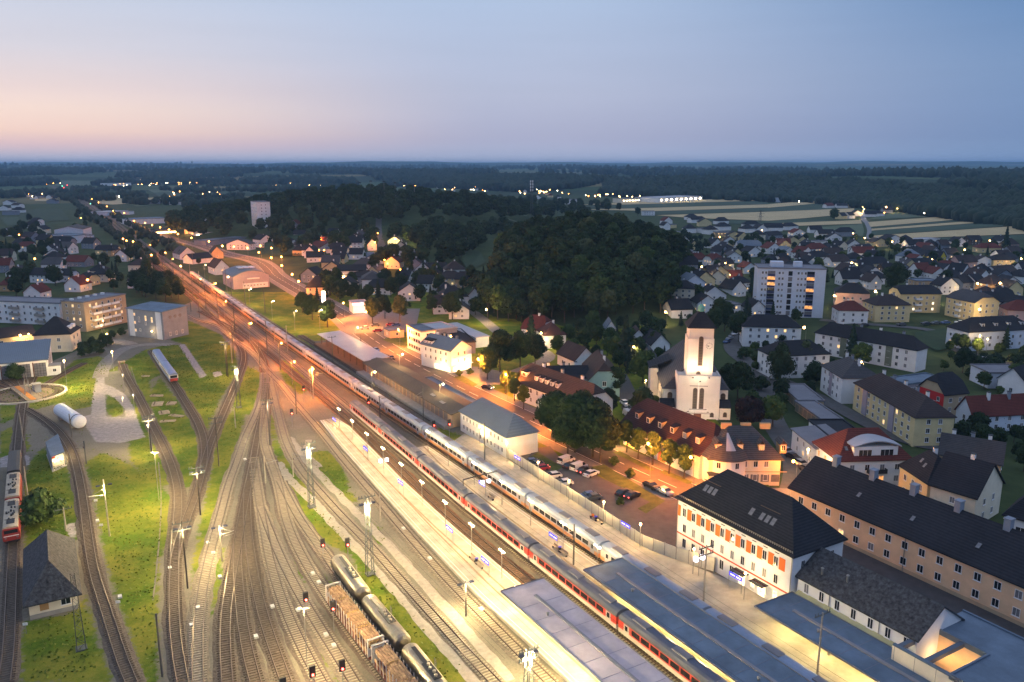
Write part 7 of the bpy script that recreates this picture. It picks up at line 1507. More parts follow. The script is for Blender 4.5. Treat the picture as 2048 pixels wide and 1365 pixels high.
def flood(root,h,parent_loc,zf,powr,color=YARD):
    b=MB()
    for s in (-1,1): b.box(s*1.1-.35,-.25,zf-.1,s*1.1+.35,.25,zf+.12)
    b.box(-.9,-.04,zf,.9,.04,zf+.06); b.build('floodlight',mat('flood_housing',(.025,.03,.06),.5,.1),root)
    g=MB()
    for s in (-1,1): g.face([(s*1.1-.3,-.2,zf-.104),(s*1.1-.3,.2,zf-.104),(s*1.1+.3,.2,zf-.104),(s*1.1+.3,-.2,zf-.104)])
    g.build('floodlight_glass',emis('flood_glow',(1,.78,.4),5),root); lamp('yard_flood_or_added_light',(0,0,zf-.9),powr,color,root,r=.5)
GM='masts along the tracks'
def mast(kind,bx,by,topy,arms=0,arm=0.,rz=None,fl=None,lab=None,grp=GM,lp=None,at=None):
    p=at or P(bx,by); h=max(5.,(by-topy)/(by-YH)*H*1.0) if at is None else topy
    root=mast_proto(kind,h); root.location=(p.x,p.y,0); root.rotation_euler=(0,0,(UA-math.pi/2) if rz is None else rz)
    if arms: crossarms(root,h,arms)
    if arm: bracket(root,h,arm)
    if fl: flood(root,h,p,h*fl[0],fl[1])  # floods on poles and catenary masts are added to light the yard
    L={'c':'pale concrete catenary mast','h':'dark steel catenary mast','t':'dark timber telegraph pole','l':'lattice steel mast'}[kind]+(' with crossarms' if arms else '')+(' and bracket arm' if arm and arms else ' with bracket arm' if arm else '')+(' carrying added floodlights' if fl else '')
    tag(root,lab or L,'mast' if kind!='t' else 'pole',grp,lab is None); return root
z3=Z4(380,640,5.572)
def q3(x,y,t): return (380+x/5.572,640+y/5.572,640+t/5.572)
def q5(x,y,t): return (700+x/5.572,760+y/5.572,760+t/5.572)
def q2(x,y,t): return (420+x/5.572,880+y/5.572,880+t/5.572)
def q4(x,y,t): return (200+x/5.572,440+y/5.572,440+t/5.572)
def q1(x,y,t): return (x/3.74,1000+y/3.74,1000+t/3.74)
def q0(x,y,t): return (x/3.791,640+y/3.791,640+t/3.791)
for m in [('t',*q3(425,635,215),1,0.,None,(.9,1100)),('c',*q3(470,480,250)),('h',*q3(488,440,45)),('h',*q3(505,145,-110)),('h',*q3(865,400,0)),('c',*q3(1087,345,50),0,-3.2),('c',*q3(945,240,70)),('h',*q3(1010,560,225)),('h',*q3(780,510,235)),('h',*q3(1595,500,170),1),('h',*q3(1905,320,150)),
  ('c',*q3(1377,880,500),0,3.4),('h',*q3(1188,1050,705)),('c',*q3(508,1200,960),0,0.),('t',303,905,825,2,0.,None,(.9,1300)),('h',540,892,792,1,0.,None,(.9,1200)),('h',*q5(820,470,50),0,-3.6),('h',*q5(335,430,170)),('h',*q5(275,250,0)),('h',*q5(1500,925,450)),('c',*q2(930,410,120),0,3.),('c',*q2(620,480,160),0,3.),('c',*q2(1900,900,560)),('c',*q2(100,290,-30)),('c',*q2(135,1350,910),0,2.6,None,(.95,1200)),
  ('c',*q1(820,270,-190),0,-3.,None,(.9,1300)),('t',*q1(1405,660,110),2,0.,None,(.9,1300)),('h',*q1(1215,1320,790)),('c',*q1(495,230,90),1,0.),('c',*q0(175,920,690),0,0.),('h',*q0(545,890,700)),('h',*q0(655,1090,905),0,-2.),('c',*q0(215,1365,1090)),('t',*q0(1720,420,150),1),('t',*q0(1660,1110,710),2),('t',401,1030,925,2,0.,None,(.9,1300)),('h',932,1232,1155,0,0.,None,(.95,1200)),
  ('h',*q4(1015,1025,850)),('h',*q4(1110,1090,920)),('h',*q4(1185,1005,710),0,-3.),('h',*q4(1320,1095,790)),('h',*q4(1040,900,640)),('h',*q4(940,820,560),0,2.5),('h',*q4(1505,1255,920)),('h',*q4(1215,710,480),0,-3.),('h',*q4(1410,780,520)),('h',*q4(1470,860,690)),('h',*q4(1620,950,680)),('h',*q4(1840,1040,760)),('c',*q4(1105,660,580)),('c',*q4(1005,610,490)),('c',*q4(910,560,440)),('h',*q4(825,680,490)),('h',*q4(700,550,350)),('h',*q4(520,430,250)),('h',*q4(660,420,330))]:
    mast(*m)
mast('c',1406,1222,1077,2,lab='tall concrete mast on the side platform before the station building')
mast('c',1633,1365,1207,1,lab='tall concrete mast in front of the dark blue platform canopy')
mast('h',1147,1135,1040,0,lab='square steel mast holding the long portal arm over the middle platform',arm=-4.)
for k,(bx,by,ty,f) in enumerate([(*q2(1135,745,-30),(.9,4200)),(740,1148,977,(.9,4200)),(1057,1365+35,1283,(.9,3600)),(163,1297,1131,None)]):
    mast('l',bx,by,ty,2 if f else 0,fl=f,lab=['tall lattice mast with floodlights on the grass strip between the point tracks','tall lattice mast with floodlights beside the first tank wagon','lattice mast with floodlights by the lilac canopy at the bottom edge','dark slim lattice mast beside the slate roofed cottage'][k])
mast('l',*q3(545,975,480),1,lab='lattice mast on the grass where the curve track passes',fl=(.9,2600)); 
# portal arm
r=empty('portal_beam',uv(148,83.0)); tag(r,'dark portal beam spanning from the steel mast over the red train','portal beam')
b=MB(); a=Vector((0,0,6.3)); e=V*-8.5+Vector((0,0,6.0)); b.tube(a,e,.12,5); b.build('beam',M_dark,r); b=MB(); b.tube(e,(e.x,e.y,1.),.1,5); b.build('post',M_dark,r)
# far masts along the line
for u in np.arange(640,2000,62):
    for b_ in (69,100):
        mast('h',0,0,9.,at=uv(u,np.interp(u,[x[0] for x in FAR],[x[1] for x in FAR])+b_-83),lab='distant steel mast along the straight railway to the horizon',grp='distant masts along the railway')
# lamps
def lamppost(name,p,h,lab,grp,powr,col,bulb,head='arm',auto=True,r=.22,rz=0.,light=True,base=0.):
    z=hz(p.x,p.y)+base; root=empty(name,(p.x,p.y,z),rz); b=MB(); b.tube((0,0,-.1),(0,0,h),.075,6,0,.055); 
    if head=='arm': b.tube((0,0,h),(1.0,0,h+.25),.045,5)
    elif head=='tee': b.box(-.75,-.05,h-.02,.75,.05,h+.05)
    b.build('pole',M_steel,root); x=1.1 if head=='arm' else 0.; g=MB()
    if head=='tee':
        for s in (-.6,.6): g.box(s-.28,-.12,h+.06,s+.28,.12,h+.2)
    else: g.ball((x,0,h+.12),r)
    g.build('lamp_head',bulb,root)
    if light: lamp('lamp_light',(x,0,h-.35 if head!='tee' else h-.2),powr,col,root,r=.3)
    tag(root,lab,'lamp',grp,auto); return root
GPf='platform lamps'
for (x,y) in [(595.,0)]: pass
n=0
for u in np.arange(40,222,12.2):
    lamppost('platform_lamp',uv(u+2,np.interp(u,[110,160,221],[65.4,66.6,68.6])),5.2,'white twin headed platform lamp on the nearest island platform',GPf,760,PLAT,M_bulbw,'tee',rz=UA,base=.5) if u>103 else None
for u in (182,170,156,143,131,119,108): lamppost('platform_lamp',uv(u,np.interp(u,[110,182],[81.2,81.6])),5.2,'white twin headed platform lamp on the middle island platform',GPf,520,PLAT,M_bulbw,'tee',rz=UA,base=.5)
for u in (180,165,150,137,124,112,99,88): lamppost('platform_lamp',uv(u,np.interp(u,[88,112,180],[97.5,94.4,95.6])),4.8,'warm platform lamp beside the noise barrier',GPf,430 if u>105 else 230,PLAT,M_bulb,'ball',base=.5)
def namesign(u,v,lab,base=.5):
    p=uv(u,v); root=empty('station_name_sign',(p.x,p.y,base),UA); b=MB()
    for s in (-1.5,1.5): b.tube((s,0,0),(s,0,3.1),.05,5)
    b.build('post',M_steel,root); s=MB(); s.box(-1.45,-.06,2.3,1.45,.06,3.05); s.build('sign_board',emis('lit_blue_sign',(.08,.08,.9),.9,(.03,.03,.5)),root)
    t=MB()
    for k in range(9):
        if k==4: continue
        t.box(-1.2+k*.27,.063,2.55,-1.2+k*.27+.2,.075,2.8); t.box(-1.2+k*.27,-.075,2.55,-1.2+k*.27+.2,-.063,2.8)
    t.build('lettering',emis('lit_sign_lettering',(.9,.9,1),1.2),root); tag(root,lab,'sign','blue station name signs',True)
for u,v in ((212,66.6),(185,65.8),(160,64.8),(133,63.8),(118,63.6)): namesign(u,v,'blue station name sign on the nearest island platform')
for u,v in ((150,80.2),(120,79.6)): namesign(u,v,'blue station name sign on the middle island platform')
for u,v in ((160,95.4),(117,94.8),(91,98.4)): namesign(u,v,'blue lit station name sign on the side platform')
for u,v in ((173,65.9),(149,80.6),(98,96.5)):  # hanging track number boxes
    p=uv(u,v); root=empty('track_number_sign',(p.x,p.y,.5),UA); b=MB(); b.tube((0,0,0),(0,0,4.2),.06,6); b.box(-.05,-1.1,3.9,.05,1.1,4.0); b.build('post',M_steel,root)
    for s in (-.8,.8): q=MB(); q.box(-.35,s-.3,3.1,.35,s+.3,3.85); q.build('display_box',emis('pale_display_glow',(.75,.7,1),3),root)
    tag(root,'pale lit track number boxes on a post on a platform','sign','track number signs',True)
# people and benches
def bench(u,v,lab):
    p=uv(u,v); root=empty('platform_bench',(p.x,p.y,.52),UA); b=MB(); b.box(-1.2,-.25,.42,1.2,.25,.48); b.build('seat',M_timb,root); b=MB(); b.box(-1.2,-.29,.5,1.2,-.25,.95); b.build('backrest',M_timb,root)
    for x in (-1,1): b=MB(); b.box(x-.05,-.2,0,x+.05,.2,.417); b.build('leg',M_dark,root)
    tag(root,lab,'bench','platform benches',True)
for u,v in ((127,94.3),(125,94.2),(124,64.2),(121,64),(119.5,80.),(117,80.),(147,80.8)): bench(u,v,'timber platform bench')
for u,v in ((122.4,64.2),(118.4,80.1),(126,94.2)):
    p=uv(u,v); root=empty('waste_bin',(p.x,p.y,.52)); b=MB(); b.lathe([(.3,0),(.32,.95),(.05,.98)],10); b.build('bin',M_dark,root); b=MB(); b.lathe([(.36,.99),(.36,1.06),(.05,1.1)],10); b.build('lid',M_blue,root); tag(root,'dark waste bin with blue lid between platform benches','bin','platform bins',True)
def person(p,rz):
    """seated figure, hands on the lap"""
    me=bpy.data.meshes.new('person'); J=dict(pel=(0,0,.50),ch=(0,-.06,.82),nk=(0,-.07,1.02),hd=(0,-.03,1.13),ht=(0,-.02,1.24),lh=(.10,.05,.50),lk=(.11,.48,.50),la=(.11,.50,.08),lt=(.11,.66,.05),rh=(-.10,.05,.50),rk=(-.11,.46,.50),ra=(-.12,.46,.08),rt=(-.12,.62,.05),ls=(.20,-.06,.96),le=(.26,.06,.72),lw=(.14,.27,.62),lf=(.10,.34,.60),rs=(-.20,-.06,.96),re=(-.26,.06,.72),rw=(-.14,.27,.62),rf=(-.10,.34,.60))
    k=list(J); E_=[('pel','ch'),('ch','nk'),('nk','hd'),('hd','ht'),('pel','lh'),('lh','lk'),('lk','la'),('la','lt'),('pel','rh'),('rh','rk'),('rk','ra'),('ra','rt'),('ch','ls'),('ls','le'),('le','lw'),('lw','lf'),('ch','rs'),('rs','re'),('re','rw'),('rw','rf')]
    me.from_pydata([J[q] for q in k],[(k.index(a),k.index(b)) for a,b in E_],[]); o=link('person',me); m=o.modifiers.new('skin','SKIN'); R={'pel':.15,'ch':.16,'nk':.06,'hd':.10,'ht':.085}
    for i,q in enumerate(k):
        rr=R[q] if q in R else ({'h':.095,'k':.07,'a':.045,'t':.04,'s':.065,'e':.048,'w':.035,'f':.03}[q[-1]]); me.skin_vertices[0].data[i].radius=(rr,rr)
    me.skin_vertices[0].data[0].use_root=True; o.modifiers.new('sub','SUBSURF').levels=1; o.modifiers['sub'].render_levels=1
    dg=bpy.context.evaluated_depsgraph_get(); m2=bpy.data.meshes.new_from_object(o.evaluated_get(dg)); bpy.data.objects.remove(o)
    for q in (mat('orange_vest',(.75,.16,.02),.8,.08),mat('dark_trousers',(.02,.02,.03),.9,.1),mat('skin_tone',(.42,.24,.16),.6,.05),mat('dark_hair',(.03,.02,.015),.8,.1)): m2.materials.append(q)
    for f in m2.polygons:
        c=f.center; f.material_index=3 if c.z>1.2 or (c.z>1.12 and c.y<-.06) else 2 if c.z>1.03 or (c.y>.25 and c.z>.58 and abs(c.x)<.2) else 0 if c.z>.56 else 1
    o=link('person',m2,None,p,rz); tag(o,'person in an orange jacket sitting on the platform bench by the noise barrier','person'); return o
q=uv(127.3,94.35); person((q.x,q.y,.52),UA)
# signals
def signal(bx,by,ty,col,lab):
    p=P(bx,by); h=max(3.5,(by-ty)/(by-YH)*H); root=empty('rail_signal',(p.x,p.y,0),UA); b=MB(); b.tube((0,0,0),(0,0,h-1.7),.08,6); b.build('post',M_steel,root)
    b=MB(); b.box(-.16,-.42,h-1.7,.16,.42,h); b.build('signal_head',M_dark,root); a=MB()
    for s in (-1,1): a.lathe([(.01,s*.17),(.17,s*.17),(.17,s*.30)],10,0,(0,-.0,h-1.3),'x')
    a.build('lit_lens',M_red if col=='r' else M_green,root); tag(root,lab,'signal','rail signals',True)
for x,y,t_ in [q3(1272,920,720),q3(1142,1190,980),q5(208,330,205),q5(935,590,450),q5(1108,640,430),q2(1262,1290,1125),q2(1540,1340,1070)]: signal(x,y,t_,'r','black rail signal showing red')
for x,y,t_ in [(613,1215+10,1180),(687,1390,1310),(628,1400,1322),(568,1400,1354),(668,1262,1195)]: signal(x,y,t_,'r','black rail signal with small red light')
for k,(x,y) in enumerate([(125,378),(128,382),(135,376),(182,418)]):
    p=P(x,y); 
    root=empty('rail_signal',(p.x,p.y,0)); b=MB(); b.tube((0,0,0),(0,0,8),.12,6); b.build('post',M_steel,root); b=MB(); b.ball((0,0,8.4),.9 if k!=3 else .5); b.build('lit_lens',[M_green,M_red,M_red,M_green][k],root); tag(root,'distant %s rail signal far down the line'%['green','red','red','green'][k],'signal','rail signals',True)
# tall things on the skyline
def tall(px,py,h,lab,kind):
    p=T(px,py); z=hz(p.x,p.y); root=empty('radio_mast' if kind=='r' else 'power_pylon' if kind=='p' else 'sports_floodlight',(p.x,p.y,z),.3); b=MB()
    if kind=='s': b.tube((0,0,0),(0,0,h),.3,6,0,.18); b.build('pole',M_steel,root); q=MB(); q.box(-1.6,-.3,h-1.2,1.6,.3,h); q.build('lamp_rack',M_dark,root)
    else:
        w0=1.8
        for sx in (-1,1):
            for sy in (-1,1): b.tube((sx*w0,sy*w0,0),(sx*.35,sy*.35,h),.14,4)
        n=int(h/2.2)
        for k in range(n):
            a=w0-(w0-.35)*k/n; c=w0-(w0-.35)*(k+1)/n; z0,z1=h*k/n,h*(k+1)/n
            for s in (-1,1): b.tube((-a*s,a*s,z0),(c*s,c*s,z1),.08,3); b.tube((a*s,-a*s,z0),(c*s,c*s,z1),.08,3)
        b.build('lattice',M_lat,root)
        if kind=='r':
            for k in range(4):
                q=MB()
                for s in (-1,1): q.box(s*1.3-.5,-.6,h-2-k*3.4,s*1.3+.5,.6,h+.4-k*3.4)
                q.build('antenna_panel',M_white,root)
        else:
            for z,l in ((h-1,4.5),(h-4.5,6.),(h-8,4.5)): q=MB(); q.box(-l,-.15,z-.15,l,.15,z+.15); q.build('crossarm',M_lat,root)
    tag(root,lab,'mast',None)
tall(1063,441,46,'tall radio mast with white antenna panels beyond the wooded hill','r'); tall(1520,448,17,'lattice power pylon at the edge of the striped fields','p')
for k,px in enumerate((703,722,744,770,792,812,830)): tall(px,434,24,'slim playing field floodlight pole, %s from the left in its row'%ords[k],'s')
# street lamps
GSL='street lamps of the town'
def sl(x,y,h,powr,col='o',lab=None,r=.35,up=0):
    p=T(x,y); lamppost('street_lamp',p,h,lab or {'o':'lit orange street lamp','w':'lit warm white street lamp'}[col],GSL,powr,SOD if col=='o' else WARM,M_bulbo if col=='o' else M_bulb,'arm',r=r,rz=UA)
for x,y,h,pw in [(1200,925,8,7531),(1095,868,8,6375),(1300,955,8,4924),(1385,985,8,3477),(960,765,8,7531),(1015,800,8,6375),(880,735,8,7531),(800,700,8,7531),(735,660,8,7531),(690,640,8,7531),(905,720,9,4633)]: sl(x,y,h,pw)
for x,y,h in [(520,530,9),(545,542,9),(566,560,9),(587,580,9),(600,596,9),(545,520,9),(523,515,9),(565,540,9),(497,520,9),(470,517,9),(447,515,9),(420,505,9),(385,497,9),(358,488,9),(340,478,9),(322,473,9),(306,468,9),(292,463,9),(270,458,9),(250,440,9),(228,435,9),(215,425,9),(198,416,9),(185,408,9),(168,396,9),(146,394,9)]: sl(x,y,h,12000,'o',r=.6)
for x,y in [(771,540),(757,483),(750,455),(742,476),(803,562),(777,548),(848,562),(855,582),(878,578),(643,492),(640,520),(650,520),(652,615)]: sl(x,y,7,1700,'o',r=.45)
for x,y in [(1347,563),(1336,582),(1405,556),(1452,545),(1460,570)]: sl(x,y,6,1300,'w',r=.45)
for x,y in [(1085,702),(975,650),(1270,733),(1000,705)]: sl(x,y,7,1100,'w',r=.35)
for x,y in [(1584,490),(1551,505),(1707,482),(1730,492),(1704,547),(1731,524),(1865,540),(1930,518),(2043,538),(1785,500),(1956,593),(2001,592),(1875,610),(1752,610),(1670,620),(1960,650),(1980,498),(1815,545),(1726,424),(1729,428),(1727,433),(1725,438),(1795,427),(1810,427),(1823,427),(1525,475),(1480,480),(1440,490),(1455,492),(1610,690)]: sl(x,y,7,1700,'w',r=.5)
for x,y in [(72,538),(142,583),(178,585),(175,570),(30,480),(40,485),(65,400),(58,395),(18,395),(255,498),(248,494),(268,500),(305,530),(163,448),(340,400),(390,398),(440,395),(240,390)]: sl(x,y,7,1900,'o',r=.6)
for x,y in [(1050,395),(1080,392),(1088,392),(1190,400),(1200,398),(1240,402),(1255,400),(1265,402),(1280,400),(1310,396),(1340,395),(1370,395),(890,385),(930,390),(980,402),(1100,385),(1315,392)]: sl(x,y,8,900,'w',r=1.0)
rl=random.Random(77); FV=[(x,y) for x,y in [(60,372),(92,366),(106,368),(120,368),(150,362),(230,362),(245,358),(565,362),(580,364),(625,360),(790,358),(818,358),(832,362),(1600,340),(1630,338),(1690,345),(1440,345),(1850,396)]]
for cx,cy,w_,h_,k in [(300,362,75,6,26),(360,366,30,5,12),(1770,346,40,5,16),(1620,342,45,6,9),(830,360,30,6,8),(600,361,60,5,8),(1080,392,60,9,14),(940,388,50,8,10),(1220,399,80,5,12),(60,390,60,10,8),(380,396,60,6,8)]:
    FV+=[(cx+rl.gauss(0,.5)*w_,cy+rl.gauss(0,.5)*h_) for _ in range(k)]
for x,y in FV:
    p=T(x,max(y,337)); p=P(x,max(y,337)) if p.y>9000 else p; k=max(.8,p.length/4200)
    lamppost('street_lamp',p,9,'far off village lamp glowing near the horizon','far village lamps',0,WARM,rl.choice([M_bulb,M_bulb,M_bulbo,M_bulbw]),'arm',r=k*rl.uniform(.7,1.3),light=False,auto=False)
for x,y,h,pw in [(135,781,10,3600),(228,742,7,900),(249,785,6,0),(270,828,6,0),(301,903,7,0),(248,828,5,0)]:
    lamppost('yard_lamp',P(x,y),h,'lit tall yard lamp' if pw>1000 else 'slim pale yard lamp post',"yard lamps",pw or 260,YARD,M_bulb if pw else M_curt,'ball',r=.3)
for x,y in [(216,690),(205,672),(208,662),(60,690)]: lamppost('yard_lamp',P(x,y),4.5,'small lit lane lamp by the hedge','yard lamps',330,WARM,M_bulb,'ball',r=.25)
for x,y in [(1611,965),(1290,812),(1970,720),(1955,712)]: lamppost('street_lamp',P(x,y),8,'lit pale street lamp on a white pole',GSL,900,WARM,M_bulb,'ball',r=.25)
sl(1590,985,7,1000,'o'); sl(1725,760,6,500,'w')
lamppost('park_lamp',T(790,450),7,'bright lamp lighting the yellow tree by the playing field','park lamps',5200,(1,.8,.2),M_bulb,'ball',False,r=.5); lamppost('park_lamp',T(812,448),7,'park lamp beside the brightest yellow tree','park lamps',2600,(1,.7,.2),M_bulbo,'ball',False,r=.5)
# orange rail lamps at the throat
for x,y,h,pw in [(622,800,10,4721),(560,735,9,3710),(500,690,9,4047),(450,640,9,4384),(400,590,9,5059),(360,560,9,5059),(330,530,9,2579),(300,510,8,1785),(430,600,9,4047),(345,545,9,1984),(585,770,8,1488)]:
    lamppost('track_lamp',P(x,y),h,'orange lamp on a pole between the junction tracks','orange track lamps',pw,SOD,M_bulbo,'arm',r=.3)
for x,y,h,pw in [(712,700,9,400),(800,760,9,650),(640,660,9,900),(455,585,9,1100),(500,612,9,1100),(545,640,9,1100),(590,662,9,900),(410,558,9,1000),(880,820,8,600),(745,800,9,800)]:
    lamppost('track_lamp',P(x,y),h,'warm pole lamp beside the pale train','warm track lamps',pw,PLAT,M_bulbw,'arm',r=.25)
for x,y,h in [(615,1340,10),(318,1000,11)]:
    lamppost('yard_lamp',P(x,y),h,'slim yard floodlight pole between the sidings','yard lamps',2400,YARD,mat('dim_lens',(.5,.45,.3),.3,.05),'tee')
# trackside boxes and markers
for x,y in [(1545,1005),(410,900),(640,1000)]: pass
for k,(x,y) in enumerate([(545,1215),(596,1222),(512,1275),(652,1273),(668,1295),(626,1150),(638,1168),(240,1195),(195,1043),(396,1217),(340,1138),(383,1252),(440,1155),(416,1087),(490,920),(807,1060),(860,1120),(963,1222)]):
    p=P(x,y); root=empty('trackside_box',(p.x,p.y,.15 if k in(3,4,5,6,15,16,17) else -.02),UA); b=MB(); b.box(-.45,-.3,.06,.45,.3,.35); b.build('lid',mat('white_plastic_cover',(.6,.58,.54),.6,.06),root); tag(root,'small white trackside cover in the ballast','trackside box','trackside covers',True); b=MB(); b.box(-.5,-.35,0,.5,.35,.057); b.build('base',M_conc,root)
for k,(x,y) in enumerate([(238,1223),(204,1066),(193,1016),(53,1268),(428,1122),(628,1010)]):
    p=P(x,y); root=empty('marker_sign',(p.x,p.y,0),.2); b=MB(); b.tube((0,0,0),(0,0,1.9),.05,5); b.build('post',M_steel,root); b=MB(); b.box(-.35,-.03,1.5,.35,.03,1.95); b.build('plate',M_white,root); tag(root,'small white plate marker on a post in the yard','marker','yard marker posts',True)
# cable trough lines
for pts in ([(317,925),(322,990),(320,1060),(312,1150),(306,1200)],[(262,735),(280,790),(295,840),(305,900)],[(880,1135),(800,1055),(740,995)],[(620,1120),(590,1060),(562,1000)],[(612,1330),(580,1250),(560,1180)]):
    q=resamp(smooth([P(*p) for p in pts]),2.); b=MB(); ribbon(b,q,.14,-.14,.02); setting(b.build('cable_trough_path',mat('weathered_trough',(.16,.14,.11),.9,.25,1.)))
# contact wires
M_wire=mat('copper_wire',(.04,.035,.03),.5,.1,metal=.6)
for k in ('A','B','m1','fi','fj','m4'):
    q=[p for p in TR[k] if p.y<560]; root=empty('contact_wire',q[0]); b=MB()
    for i in range(0,len(q)-4,4):
        a,c=q[i]-q[0],q[i+4]-q[0]; a=Vector((a.x,a.y,5.6)); c=Vector((c.x,c.y,5.6)); b.tube(a,c,.022,3,cap=False)
        b.tube(a+Vector((0,0,1.1)),c+Vector((0,0,1.1)),.022,3,cap=False)
    b.build('wire',M_wire,root); tag(root,'overhead wire pair','overhead wire','overhead wires',True)
# ------------------------------------------------------------------ labels: say which one by its place among its likes
for nm,(x,y) in {'the lit inn':(930,745),'the big tree group':(1160,900),'the curved roof hall gate':(500,590),'the petrol station':(720,620),'the striped fields':(1450,440),'the country road':(1735,460),'the second tank wagon':(750,1248),'the railcars':(335,750),'the storage tank':(145,850),'the weeping birch':(1560,765),'the far road bend':(290,460),'the throat of points':(530,730),'the log wagons':(710,1270),'the bright park lamp':(790,450),'the car park':(1190,975),'the right edge of town':(2030,560),'the left village':(60,560),'the far hall':(150,470),'the white garden cubes':(1440,465)}.items(): LM[nm]=P(x,y)
O_=['','second ','third ','fourth ','fifth ','sixth ','seventh ','eighth ','ninth ','tenth ']+[w+' ' for w in 'eleventh twelfth thirteenth fourteenth fifteenth sixteenth seventeenth eighteenth nineteenth twentieth twenty-first twenty-second twenty-third twenty-fourth twenty-fifth'.split()]
groups={}
for o,l in AUTO: groups.setdefault(l,[]).append(o)
for l,os_ in groups.items():
    if len(os_)==1: os_[0]['label']=l if len(l.split())>=4 else l+' in the photo'; continue
    names=list(LM)
    rank={n:sorted(os_,key=lambda o:(o.location.x-LM[n].x)**2+(o.location.y-LM[n].y)**2) for n in names}
    pos={n:{o.name:i for i,o in enumerate(r)} for n,r in rank.items()}
    used=set()
    for o in os_:
        c=sorted(names,key=lambda n:(pos[n][o.name],(o.location.x-LM[n].x)**2+(o.location.y-LM[n].y)**2))
        n=c[0]; o['label']='%s, %snearest %s'%(l,O_[min(pos[n][o.name],len(O_)-1)],n)
# ------------------------------------------------------------------ sky, sun, air, camera
w=bpy.data.worlds.new('World'); SC.world=w; w.use_nodes=True; n=w.node_tree.nodes; l=w.node_tree.links; bg=n['Background']
def srgb(c): return tuple((v/255/12.92 if v/255<=.04045 else ((v/255+.055)/1.055)**2.4) for v in c)+(1,)
tc=n.new('ShaderNodeTexCoord'); sx=n.new('ShaderNodeSeparateXYZ'); l.new(tc.outputs['Generated'],sx.inputs[0])
def ramp(stops):
    r=n.new('ShaderNodeValToRGB'); e=r.color_ramp.elements; e[0].position,e[0].color=stops[0][0],srgb(stops[0][1]); e[1].position,e[1].color=stops[-1][0],srgb(stops[-1][1])
    for p,c in stops[1:-1]: q=e.new(p); q.color=srgb(c)
    l.new(el.outputs[0],r.inputs[0]); return r.outputs[0]
el=n.new('ShaderNodeMapRange'); el.inputs[1].default_value=0.; el.inputs[2].default_value=1.; l.new(sx.outputs['Z'],el.inputs[0])   # sine of the elevation
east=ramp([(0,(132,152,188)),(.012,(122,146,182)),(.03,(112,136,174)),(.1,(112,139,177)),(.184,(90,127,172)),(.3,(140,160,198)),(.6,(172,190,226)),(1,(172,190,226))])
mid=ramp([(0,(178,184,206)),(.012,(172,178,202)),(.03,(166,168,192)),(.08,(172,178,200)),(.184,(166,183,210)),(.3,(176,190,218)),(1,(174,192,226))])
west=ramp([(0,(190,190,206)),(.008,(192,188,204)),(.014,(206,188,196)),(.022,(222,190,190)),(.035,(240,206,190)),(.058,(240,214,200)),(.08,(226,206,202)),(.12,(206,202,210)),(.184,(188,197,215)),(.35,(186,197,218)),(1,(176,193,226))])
az=n.new('ShaderNodeVectorMath'); az.operation='DOT_PRODUCT'; az.inputs[1].default_value=(-.80,.60,0); l.new(tc.outputs['Generated'],az.inputs[0])   # towards the set sun
def sky_mix(a,b_,lo,hi):
    mr=n.new('ShaderNodeMapRange'); mr.interpolation_type='SMOOTHSTEP'; mr.inputs[1].default_value=lo; mr.inputs[2].default_value=hi; l.new(az.outputs['Value'],mr.inputs[0])
    q=n.new('ShaderNodeMix'); q.data_type='RGBA'; l.new(mr.outputs[0],q.inputs[0]); l.new(a,q.inputs[6]); l.new(b_,q.inputs[7]); return q
mx=sky_mix(sky_mix(east,mid,.0,.62).outputs[2],west,.6,.97)
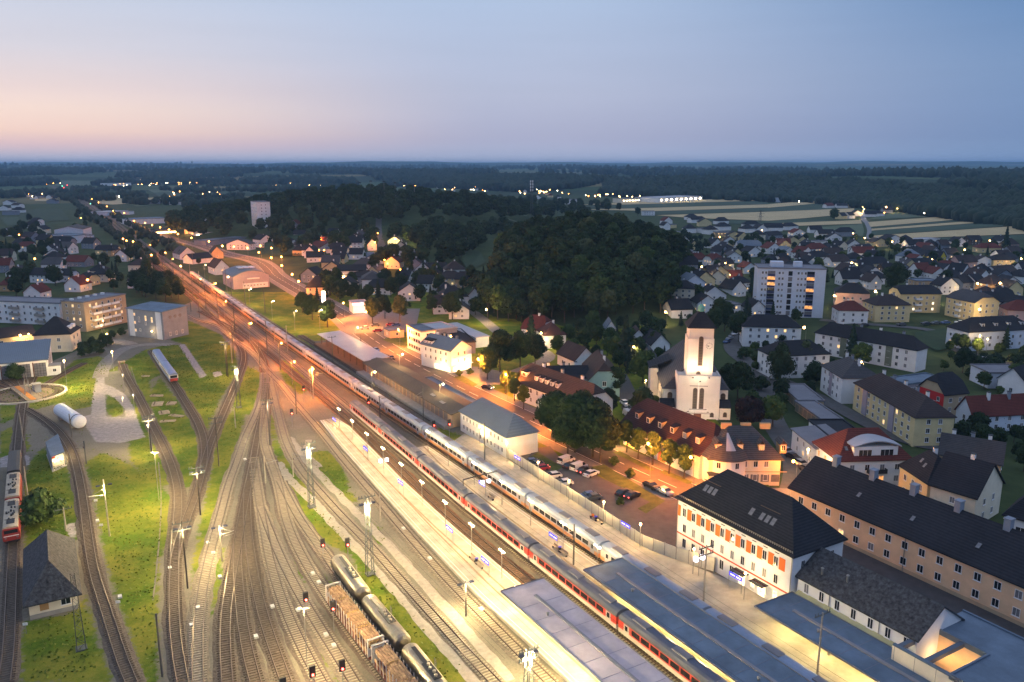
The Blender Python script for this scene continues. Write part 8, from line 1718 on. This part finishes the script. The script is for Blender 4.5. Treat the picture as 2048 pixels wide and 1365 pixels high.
# thin streaks of high cloud
mp=n.new('ShaderNodeMapping'); mp.inputs['Scale'].default_value=(2.2,2.2,38); l.new(tc.outputs['Generated'],mp.inputs['Vector']); nz=n.new('ShaderNodeTexNoise'); nz.inputs['Scale'].default_value=1.4; nz.inputs['Detail'].default_value=5; l.new(mp.outputs[0],nz.inputs['Vector'])
m2=n.new('ShaderNodeMapRange'); m2.inputs[1].default_value=.3; m2.inputs[2].default_value=.7; m2.inputs[3].default_value=.985; m2.inputs[4].default_value=1.015; l.new(nz.outputs['Fac'],m2.inputs[0])
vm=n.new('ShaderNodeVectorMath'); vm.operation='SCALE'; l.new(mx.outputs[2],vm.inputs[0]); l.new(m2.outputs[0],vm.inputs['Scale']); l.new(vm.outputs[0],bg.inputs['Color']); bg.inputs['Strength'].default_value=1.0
# faint afterglow from the west where the sun has set
S=bpy.data.lights.new('afterglow_sun','SUN'); S.energy=.10; S.angle=R_(25); S.color=(1,.72,.6); so=bpy.data.objects.new('afterglow_sun',S); COL.objects.link(so); so.rotation_euler=Vector((.80,-.60,-.16)).to_track_quat('-Z','Y').to_euler()
# air
zmax=0
b=MB(); b.box(-26500,-600,-40,26500,26500,150); hz_=b.build('haze',None or bpy.data.materials.new('air')); hz_['kind']='stuff'
m=hz_.data.materials[0]; m.use_nodes=True; nn=m.node_tree.nodes; 
for q in list(nn):
    if q.type=='BSDF_PRINCIPLED': nn.remove(q)
pv=nn.new('ShaderNodeVolumePrincipled'); pv.inputs['Density'].default_value=HAZE; pv.inputs['Color'].default_value=(.38,.68,1,1); pv.inputs['Anisotropy'].default_value=.0
out=[q for q in nn if q.type=='OUTPUT_MATERIAL'][0]; m.node_tree.links.new(pv.outputs[0],out.inputs['Volume'])
cd=bpy.data.cameras.new('Camera'); cam=bpy.data.objects.new('Camera',cd); COL.objects.link(cam); cam.location=(0,0,H); cam.rotation_euler=(math.pi/2-TH,0,0)
cd.sensor_width=36; cd.lens=36*F/2048; cd.clip_start=.5; cd.clip_end=60000; SC.camera=cam
vs=SC.view_settings; vs.view_transform='Standard'; vs.look='None'; vs.exposure=.25; vs.gamma=1
cy=SC.cycles; cy.use_denoising=True; cy.use_light_tree=True; cy.max_bounces=5; cy.diffuse_bounces=2; cy.glossy_bounces=2; cy.transmission_bounces=2; cy.volume_bounces=0; cy.sample_clamp_indirect=6; cy.caustics_reflective=False; cy.caustics_refractive=False
try: cy.denoiser='OPENIMAGEDENOISE'
except Exception: pass
